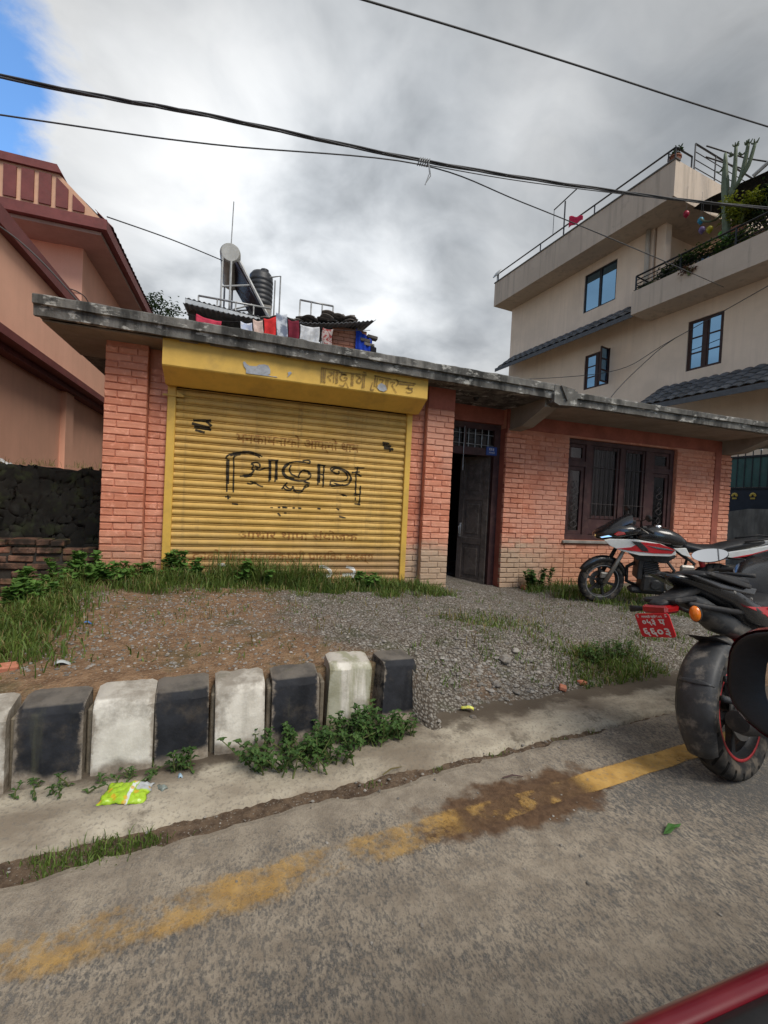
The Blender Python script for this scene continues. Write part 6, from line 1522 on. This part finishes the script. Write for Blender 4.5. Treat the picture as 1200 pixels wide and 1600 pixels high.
strip(4.2, 6.6, 3.4, 4.4, 34, 70, .14, .12, .03, .12)
strip(-1.0, 4.0, 2.6, 4.7, 170, 8, .08, .08, .015, .06)             # odd seedlings
strip(1.1, 2.3, 2.3, 2.9, 14, 14, .06, .05, .02, .08)
grass('grass', PT, GRASS, 'green grass tufts growing over the verge', 3)
DP = [(gr.uniform(-1.2, 4.2), gr.uniform(2.5, 4.9), 5, .08, .08, .03, .12) for _ in range(60)] + [(p[0], p[1], 9, p[3], p[4], p[5], p[6] * 1.1) for p in PT[:420]]
grass('dry_grass', DP, DRY, 'dry straw coloured blades among the grass', 4)
zg = lambda x, y: -.012
GP = [(gr.uniform(-.62, -.18), ya(gr.uniform(-.6, -.2)) + gr.uniform(.0, .09), 34, .035, .018, .015, .05) for _ in range(16)] + [(x, (ya(x) + yg(x)) / 2, 16, .03, .012, .01, .03) for x in (.62, .95, 1.3, 1.75, 2.0)]
grass('joint_grass', GP, GRASS, 'short grass growing in the earth joint beside the road', 5, zg, .002)
WPT = [(gr.uniform(-2.9, -1.3), 5.86 + gr.uniform(-.05, .1), 14, .05, .03, .02, .09) for _ in range(26)]
grass('wall_top_grass', WPT, DRY, 'dry weeds along the top of the dark garden wall', 6, lambda x, y: 1.45, .002)
# leafy weeds
def leaf_geo(mb, p, d, L, wd, rng, droop=.25):
    d = Vector(d).normalized(); s_ = d.cross(Vector((0, 0, 1))); s_ = s_.normalized() if s_.length > 1e-3 else Vector((1, 0, 0)); up = s_.cross(d)
    p = Vector(p); m1 = p + d * L * .45 + up * L * .08; tip = p + d * L - Vector((0, 0, 1)) * L * droop
    q1 = p + d * L * .22; q2 = p + d * L * .75 - Vector((0, 0, 1)) * L * droop * .4
    mb.add([p, q1 + s_ * wd * .38, m1 + s_ * wd * .5 + up * wd * .15, q2 + s_ * wd * .3, tip, q2 - s_ * wd * .3, m1 - s_ * wd * .5 + up * wd * .15, q1 - s_ * wd * .38, m1], [(0, 1, 2, 8), (8, 2, 3, 4), (0, 8, 6, 7), (8, 4, 5, 6)])
def weed(name, label, x, y, z, n, h, spread, L, wd, m, seed, cat='weed', group='weeds on the verge', whorl=5):
    rng = random.Random(seed); g = thing(name, label, cat, (x, y, z), 0, group); st = MB(); lf = MB()
    for i in range(n):
        bx, by = rng.gauss(0, spread * .5), rng.gauss(0, spread * .22); hh = h * rng.uniform(.45, 1.05); tx, ty = bx + rng.gauss(0, spread * .25), by + rng.gauss(0, spread * .2) - spread * .08
        pts = [Vector((bx, by, -.01)), Vector(((bx + tx) / 2 + rng.gauss(0, .01), (by + ty) / 2, hh * .55)), Vector((tx, ty, hh))]
        st.tube([tuple(p) for p in pts], [.004, .003, .002], 5)
        k = max(2, int(hh / .028))
        for j in range(k + 1):
            f_ = .25 + .75 * j / k; p = pts[0].lerp(pts[1], f_ * 2) if f_ < .5 else pts[1].lerp(pts[2], f_ * 2 - 1)
            nl = 2 if j < k else whorl
            a0 = rng.uniform(0, 6.28)
            for q in range(nl):
                a = a0 + 6.283 * q / nl + rng.gauss(0, .25); ll = L * rng.uniform(.6, 1.15) * (1 if j < k else .8)
                leaf_geo(lf, p, (math.cos(a), math.sin(a), rng.uniform(.15, .9)), ll, ll * wd * rng.uniform(.8, 1.2), rng)
    tag(st.build('stem', STEMM, g), kind='stuff'); tag(lf.build('foliage', m, g, fix=False), kind='stuff'); return g
weed('leafy_weed', 'largest clump of leafy weeds growing at the foot of the kerb', .32, 2.02, .02, 70, .135, .26, .038, .55, WEED, 1)
weed('leafy_weed', 'leafy weed clump in front of the mossy tilted white kerb block', .64, 2.10, .02, 44, .165, .16, .038, .55, WEED, 2)
weed('leafy_weed', 'low weed clump in front of the last black kerb block', .86, 2.13, .02, 20, .10, .12, .034, .55, WEED, 3)
weed('leafy_weed', 'small weed at the foot of the second black kerb block', -.19, 2.07, .02, 6, .13, .05, .04, .42, WEED, 4)
weed('leafy_weed', 'thin creeping weeds behind the green snack packet', -.42, 2.06, .02, 12, .055, .22, .032, .4, WEED, 5)
weed('leafy_weed', 'sparse small weeds at the foot of the leftmost black kerb block', -.66, 2.05, .02, 7, .07, .16, .03, .4, WEED, 6)
for i, (x, y, h, lb) in enumerate([(-1.42, 4.75, .26, 'broad-leaved weed against the old brick wall'), (-1.18, 4.45, .20, 'broad-leaved weed at the foot of the left brick pillar'), (-1.62, 4.55, .24, 'broad-leaved weed below the low sooty wall'), (-1.5, 3.9, .2, 'broad-leaved weed on the left slope of the verge'),
                                   (-.52, 4.85, .30, 'broad-leaved weed at the left foot of the yellow shutter'), (.12, 4.72, .26, 'broad-leaved weed in the tall grass before the shutter'), (1.42, 4.72, .18, 'bright low weed before the right half of the shutter'), (-.85, 4.85, .18, 'pale green weed beside the left shutter channel'), (4.15, 5.28, .30, 'weed against the brick wall below the window')]):
    weed('broad_leaved_weed', lb, x, y, hz(x, y), 12, h, .20, .085, .75, BROAD if i != 8 else WEED, 40 + i, whorl=4)
for i, (x, y, lb) in enumerate([(2.6, 2.62, 'leafy weed on the grassy bank nearest the gutter'), (2.98, 2.72, 'leafy weed on the grassy bank beside the rear wheel')]):
    weed('leafy_weed', lb, x, y, hz(x, y), 16, .13, .18, .04, .45, WEED, 60 + i)

# stones
srng = random.Random(31)
def stone_geo(mb, x, y, z, r, rng):
    n = 6; P = []
    fl = rng.uniform(.45, .8); a0 = rng.random() * 6
    rx = r * rng.uniform(.8, 1.4)
    for k, (rr, zz) in enumerate(((.75, -.5), (1.0, .05), (.62, .75))):
        for i in range(n):
            a = a0 + 6.283 * i / n + rng.gauss(0, .12); q = rr * rng.uniform(.8, 1.15); P.append((x + rx * q * math.cos(a) * math.cos(a0) - r * q * math.sin(a) * math.sin(a0), y + rx * q * math.cos(a) * math.sin(a0) + r * q * math.sin(a) * math.cos(a0), z + r * fl * zz * rng.uniform(.85, 1.15)))
    F_ = [tuple(range(n - 1, -1, -1)), tuple(range(2 * n, 3 * n))]
    for k in range(2):
        for i in range(n): F_.append((k * n + i, k * n + (i + 1) % n, (k + 1) * n + (i + 1) % n, (k + 1) * n + i))
    mb.add(P, F_)
mb = MB()
def scatter(n, fx, fy, r0, r1):
    for _ in range(n):
        x, y = fx(), fy()
        if x < 1.06 and y < 2.40: continue
        if y > (4.98 if x < 2.56 else 5.46): continue
        r = r0 + (r1 - r0) * srng.random() ** 2.5; stone_geo(mb, x, y, hz(x, y) + r * .15, r, srng)
scatter(7800, lambda: srng.uniform(1.2, 5.4), lambda: srng.uniform(2.6, 5.2), .0035, .013)       # gravel before the door
scatter(3600, lambda: srng.uniform(-.7, 2.6), lambda: srng.uniform(3.0, 4.6), .003, .011)
scatter(1000, lambda: srng.gauss(1.65, .38), lambda: srng.gauss(2.56, .20), .004, .020)          # heap by the broken kerb end
scatter(5200, lambda: srng.uniform(-1.2, 1.4), lambda: srng.uniform(2.45, 4.2), .002, .012)
scatter(1800, lambda: srng.uniform(2.3, 5.0), lambda: srng.uniform(2.4, 3.6), .004, .013)
tag(mb.build('gravel', STONE), 'loose grey gravel on the verge', 'gravel', kind='stuff')
mb = MB()
for _ in range(900):
    x = srng.uniform(-1.0, 3.2); k = srng.random()
    if k < .45: y = yk(x) - abs(srng.gauss(0, .05)); z = .018
    elif k < .7: y = srng.uniform(ya(x) - .02, yg(x)); z = -.012
    else: y = srng.uniform(.9, ya(x)); z = .004
    r = .002 + .006 * srng.random() ** 3; stone_geo(mb, x, y, z + r * .3, r, srng)
tag(mb.build('road_grit', STONE), 'small stones and grit on the road and gutter', 'grit', kind='stuff')
for i, (x, y, r, lb) in enumerate([(1.86, 2.66, .052, 'largest pale stone on the gravel heap'), (2.0, 2.74, .036, 'cream coloured stone right of the largest heap stone'), (1.66, 2.46, .030, 'pale stone at the front of the gravel heap'), (1.60, 2.42, .026, 'grey stone beside the front stone of the heap'),
                                   (1.78, 2.40, .030, 'grey stone low on the heap next to the gutter'), (1.34, 2.20, .022, 'dark stone on the silt beside the gutter'), (.07, 2.06, .022, 'grey stone below the dusty white kerb block')]):
    m_ = MB(); stone_geo(m_, 0, 0, 0, r, srng); o = m_.build('stone', STONE, bevel=.004); o.location = (x, y, (hz(x, y) if y > yk(x) + .05 else .022) + r * .3); tag(o, lb, 'stone', 'larger loose stones')
# broken brick pieces
for i, (x, y, s_, rz, lb) in enumerate([(4.02, 5.32, 1.0, 8, 'broken brick lying against the wall right of the door'), (-1.05, 2.55, .6, 30, 'half brick on the bare soil at the left edge'), (2.15, 2.40, .45, 50, 'small orange brick fragment on the grassy bank'), (2.35, 2.44, .4, 10, 'orange brick chip next to the gutter under the bank')]):
    o = MB().cbox(-.09 * s_, .09 * s_, -.05 * s_, .05 * s_, -.03 * s_, .03 * s_, .012 * s_).build('brick_fragment', RB); o.location = (x, y, hz(x, y) + .02 * s_); o.rotation_euler = (.15, .1, R(rz)); tag(o, lb, 'brick piece', 'broken bricks')
# ================================================================= LITTER
PKG, t = new_mat('lime_green_packet')
oc = t.n('ShaderNodeTexCoord').outputs['Object']; x, y, z = t.xyz(oc)
col = t.mix(t.ss(t.noise(oc, 30, 3), .3, .7), (.27, .44, .02), (.38, .57, .035))
col = t.mix(t.math('MULTIPLY', t.ss(x, .012, .016), t.ss(x, .030, .026)), col, (.62, .66, .64))
col = t.mix(t.math('MULTIPLY', t.ss(x, .030, .034), t.ss(y, .0, .01)), col, (.42, .44, .46))
col = t.mix(t.ss(t.voro(oc, 26), .30, .22, 0., .8), col, (.60, .36, .03))
finish(t, col, .3, t.noise(oc, 18, 4), .5, .01, 0, .5)
def packet(u, v):
    a, b = u * 2 - 1, v * 2 - 1
    puff = .020 * max(0, (1 - a * a)) ** .6 * max(0, 1 - b * b) ** .6
    return (.085 * a + .004 * math.sin(b * 7), .058 * b * (1 + .06 * math.sin(a * 5)), puff + .010 * fbm(a * 3, b * 3) + .004 * fbm(a * 9, b * 8, 3) + .005)
o = MB().grid(packet, 28, 22).build('snack_packet', PKG, smooth=True); md = o.modifiers.new('t', 'SOLIDIFY'); md.thickness = .002
o.location = (-.385, 1.955, .022); o.rotation_euler = (R(4), 0, R(-12)); tag(o, 'crumpled lime green snack packet lying in the gutter', 'packet')
def scrap(name, label, cat, x, y, z, sx, sy, m, rz, curl=.01):
    o = MB().grid(lambda u, v: (sx * (u - .5), sy * (v - .5), curl * (math.sin(u * 4) + .6 * math.sin(v * 5))), 6, 6).build(name, m, smooth=True); md = o.modifiers.new('t', 'SOLIDIFY'); md.thickness = .0015
    o.location = (x, y, z); o.rotation_euler = (.1, .1, R(rz)); return tag(o, label, cat)
scrap('paper_scrap', 'small pale blue and white wrapper in the gutter behind the packet', 'wrapper', -.195, 2.025, .025, .022, .034, mat('pale_blue_wrapper', (.36, .50, .62), .4, .3, 60), 10)
scrap('sweet_wrapper', 'yellow and green sweet wrapper at the foot of the gravel heap', 'wrapper', 1.34, 2.27, .05, .035, .075, mat('yellow_wrapper', (.62, .58, .10), .35, .5, 40, (.12, .45, .28), .8), 60, .012)
scrap('plastic_scrap', 'clear greyish plastic scrap beside the green packet', 'plastic scrap', -.255, 1.965, .022, .04, .05, mat('grey_film', (.20, .23, .21), .3, .3, 30), 40, .012)
scrap('blue_scrap', 'tiny blue plastic scrap on the soil of the left verge', 'plastic scrap', -.93, 3.35, hz(-.93, 3.35) + .012, .05, .03, mat('blue_film', (.05, .16, .42), .4, .2, 30), 20)
scrap('white_scrap', 'flat whitish scrap on the soil behind the left kerb', 'plastic scrap', -.83, 2.62, hz(-.83, 2.62) + .012, .07, .05, mat('white_film', (.42, .45, .45), .5, .2, 30), 15)
gl = MB(); leaf_geo(gl, (0, 0, .006), (1, .15, .03), .13, .028, random.Random(1), .02)
o = gl.build('fallen_leaf', leaf_mat('fresh_leaf', (.05, .14, .03), (.06, .16, .04)), fix=False); o.location = (1.62, 1.225, .006); o.rotation_euler = (0, 0, R(2)); tag(o, 'long green leaf lying on the road', 'leaf')
for x, y, rz, L, lb in ((.72, 1.86, 20, .11, 'dry straw stalk lying across the earth joint'), (1.25, 1.68, -8, .10, 'thin dark twig on the wet earth patch'), (1.75, 3.55, 4, .30, 'dry yellow stalk lying on the gravel verge')):
    z = .012 if y < 2 else hz(x, y) + .02
    o = MB().tube([(-L / 2, 0, 0), (0, .006, .006), (L / 2, -.004, .002)], [.003, .0035, .002], 5).build('dry_stalk', DRY if y > 1.7 else WOOD_D); o.location = (x, y, z); o.rotation_euler = (0, 0, R(rz)); tag(o, lb, 'stalk')
# ================================================================= PLANTS UP HIGH
def bushy(name, label, loc, rx, ry, rz_, n, L, m, seed, cat='plant', pot=None):
    rng = random.Random(seed); g = thing(name, label, cat, loc); lf = MB(); st = MB()
    for i in range(max(5, n // 60)):
        a = rng.uniform(0, 6.28); st.tube([(0, 0, 0), (rx * .4 * math.cos(a), ry * .4 * math.sin(a), rz_ * .9), (rx * .8 * math.cos(a), ry * .8 * math.sin(a), rz_ * rng.uniform(1, 1.7))], [.02, .015, .006], 5)
    cl = [(rng.gauss(0, rx * .45), rng.gauss(0, ry * .45), rz_ * rng.uniform(.4, 1.7)) for _ in range(9)]
    for i in range(n):
        c = rng.choice(cl); p = (c[0] + rng.gauss(0, rx * .2), c[1] + rng.gauss(0, ry * .2), max(.05, c[2] + rng.gauss(0, rz_ * .22))); a = rng.uniform(0, 6.28)
        leaf_geo(lf, p, (math.cos(a), math.sin(a), rng.uniform(-.3, .8)), L * rng.uniform(.6, 1.3), L * .45, rng)
    st.build('stem', STEMM, g); lf.build('foliage', m, g, fix=False)
    on_terrace(g)
    if pot: MB().lathe([(0, 0), (.13, 0), (.18, .26), (.2, .26), (.2, .30), (.16, .30), (.15, .2), (0, .2)], 16, Matrix.Translation((0, 0, -.25))).build('pot', pot, g, smooth=True, angle=40)
    return g
DKL = leaf_mat('dark_terrace_leaves', (.018, .038, .014), (.05, .085, .028)); YGL = leaf_mat('yellow_green_leaves', (.12, .15, .02), (.24, .27, .05))
POTM = mat('clay_pot', (.25, .10, .06), .8, .2, 8); POTB = mat('blue_pot', (.12, .22, .34), .6, .3, 8)
bushy('potted_plant', 'dark bushy plant at the left end of the terrace railing', (12.45, 11.1, 8.55), .30, .55, .40, 900, .12, DKL, 1, pot=POTM)
bushy('potted_plant', 'yellow green bushy plant right of the tree cactus', (12.6, 8.95, 9.6), .32, .45, .45, 800, .13, YGL, 2, pot=POTM)
bushy('potted_plant', 'large dark shrub on the terrace at the right picture edge', (12.9, 8.3, 9.2), .5, .8, .75, 1600, .15, DKL, 3, pot=POTM)
bushy('potted_plant', 'small dark plant in the top corner of the roof parapet', (12.3, 10.75, 12.75), .15, .18, .15, 150, .10, DKL, 4, pot=POTM)
bushy('potted_plant', 'small leafy plant below the tree cactus behind the railing', (12.5, 9.3, 8.6), .25, .35, .35, 260, .13, YGL, 5, pot=POTB)
bushy('hanging_plant', 'reddish plant hanging over the terrace edge band', (11.95, 9.85, 8.55), .10, .16, .16, 120, .09, leaf_mat('reddish_leaves', (.10, .04, .03), (.16, .09, .05)), 6)
tr = thing('leafy_tree', 'leafy tree top showing above the slab beside the pink house', 'tree', (-3.6, 19, 0))
MB().tube([(0, 0, 0), (.1, 0, 4), (0, 0, 7.6)], [.16, .12, .05], 8).tube([(.05, 0, 4.8), (.7, .2, 7.6)], [.06, .02], 6).tube([(.05, 0, 4.9), (-.6, .1, 7.8)], [.06, .02], 6).build('trunk', WOOD_G, tr)
rng = random.Random(9); lf = MB(); cl = [(rng.gauss(.1, .7), rng.gauss(0, .6), rng.uniform(5.6, 7.8)) for _ in range(22)]
for i in range(2200):
    c = rng.choice(cl); a = rng.uniform(0, 6.28); leaf_geo(lf, (c[0] + rng.gauss(0, .22), c[1] + rng.gauss(0, .22), c[2] + rng.gauss(0, .16)), (math.cos(a), math.sin(a), rng.uniform(-.5, .6)), .17, .07, rng)
lf.v = [(p[0], p[1], p[2] + .95) for p in lf.v]
lf.build('crown', DKL, tr, fix=False)
bushy('climbing_plant', 'dark green creeper trailing along the terrace railing between post and cactus', (12.25, 10.2, 8.7), .22, .8, .3, 700, .11, DKL, 8)
bushy('potted_plant', 'tall dark plant behind the terrace railing near the picture edge', (12.6, 7.7, 9.0), .4, .5, .6, 900, .14, DKL, 9, pot=POTM)
bushy('climbing_plant', 'leafy green mass spilling over the terrace railing below the cactus', (12.2, 9.0, 8.75), .2, .7, .32, 800, .11, WEED, 11)
# balloons and pails on the terrace
for i, (y, z, c, nm) in enumerate([(10.46, 10.93, (.50, .02, .06), 'red balloon nearest the column under the shade net'), (10.0, 10.46, (.04, .36, .55), 'sky blue balloon under the shade net'), (9.95, 10.15, (.26, .18, .42), 'lilac balloon below the sky blue one'), (9.72, 10.04, (.62, .55, .03), 'yellow balloon beside the cactus trunk'), (9.38, 9.70, (.16, .52, .03), 'bright green balloon below the yellow one')]):
    g = thing('balloon', nm, 'balloon', (12.6, y, z), 0, 'balloons on the terrace')
    on_terrace(g)
    MB().lathe([(0, .11), (.04, .10), (.078, .065), (.09, .0), (.07, -.055), (.03, -.10), (.01, -.12), (.016, -.13), (0, -.13)], 16).build('bladder', mat('balloon_%d' % i, tuple(v * .55 for v in c), .35, .05, 5, bump=0), g, smooth=True)  # balloon colours darkened, terrace shade is put into them
    MB().tube([(0, 0, .13), (.02, .01, .9)], .004, 4).build('string', CAB, g)
for i, (y, lb) in enumerate([(9.85, 'left one of the light blue drums behind the terrace railing'), (9.3, 'right one of the light blue drums behind the terrace railing')]):
    g = thing('plastic_drum', lb, 'drum', (12.75, y, 8.22), 0, 'blue drums on the terrace')
    on_terrace(g)
    MB().lathe([(0, 0), (.26, 0), (.29, .1), (.30, .5), (.29, .9), (.24, 1.0), (.0, 1.02)], 20).build('drum_body', POTB, g, smooth=True, angle=40)
    MB().lathe([(.305, .30), (.315, .32), (.305, .34)], 20).lathe([(.305, .66), (.315, .68), (.305, .70)], 20).build('hoop', POTB, g, smooth=True)
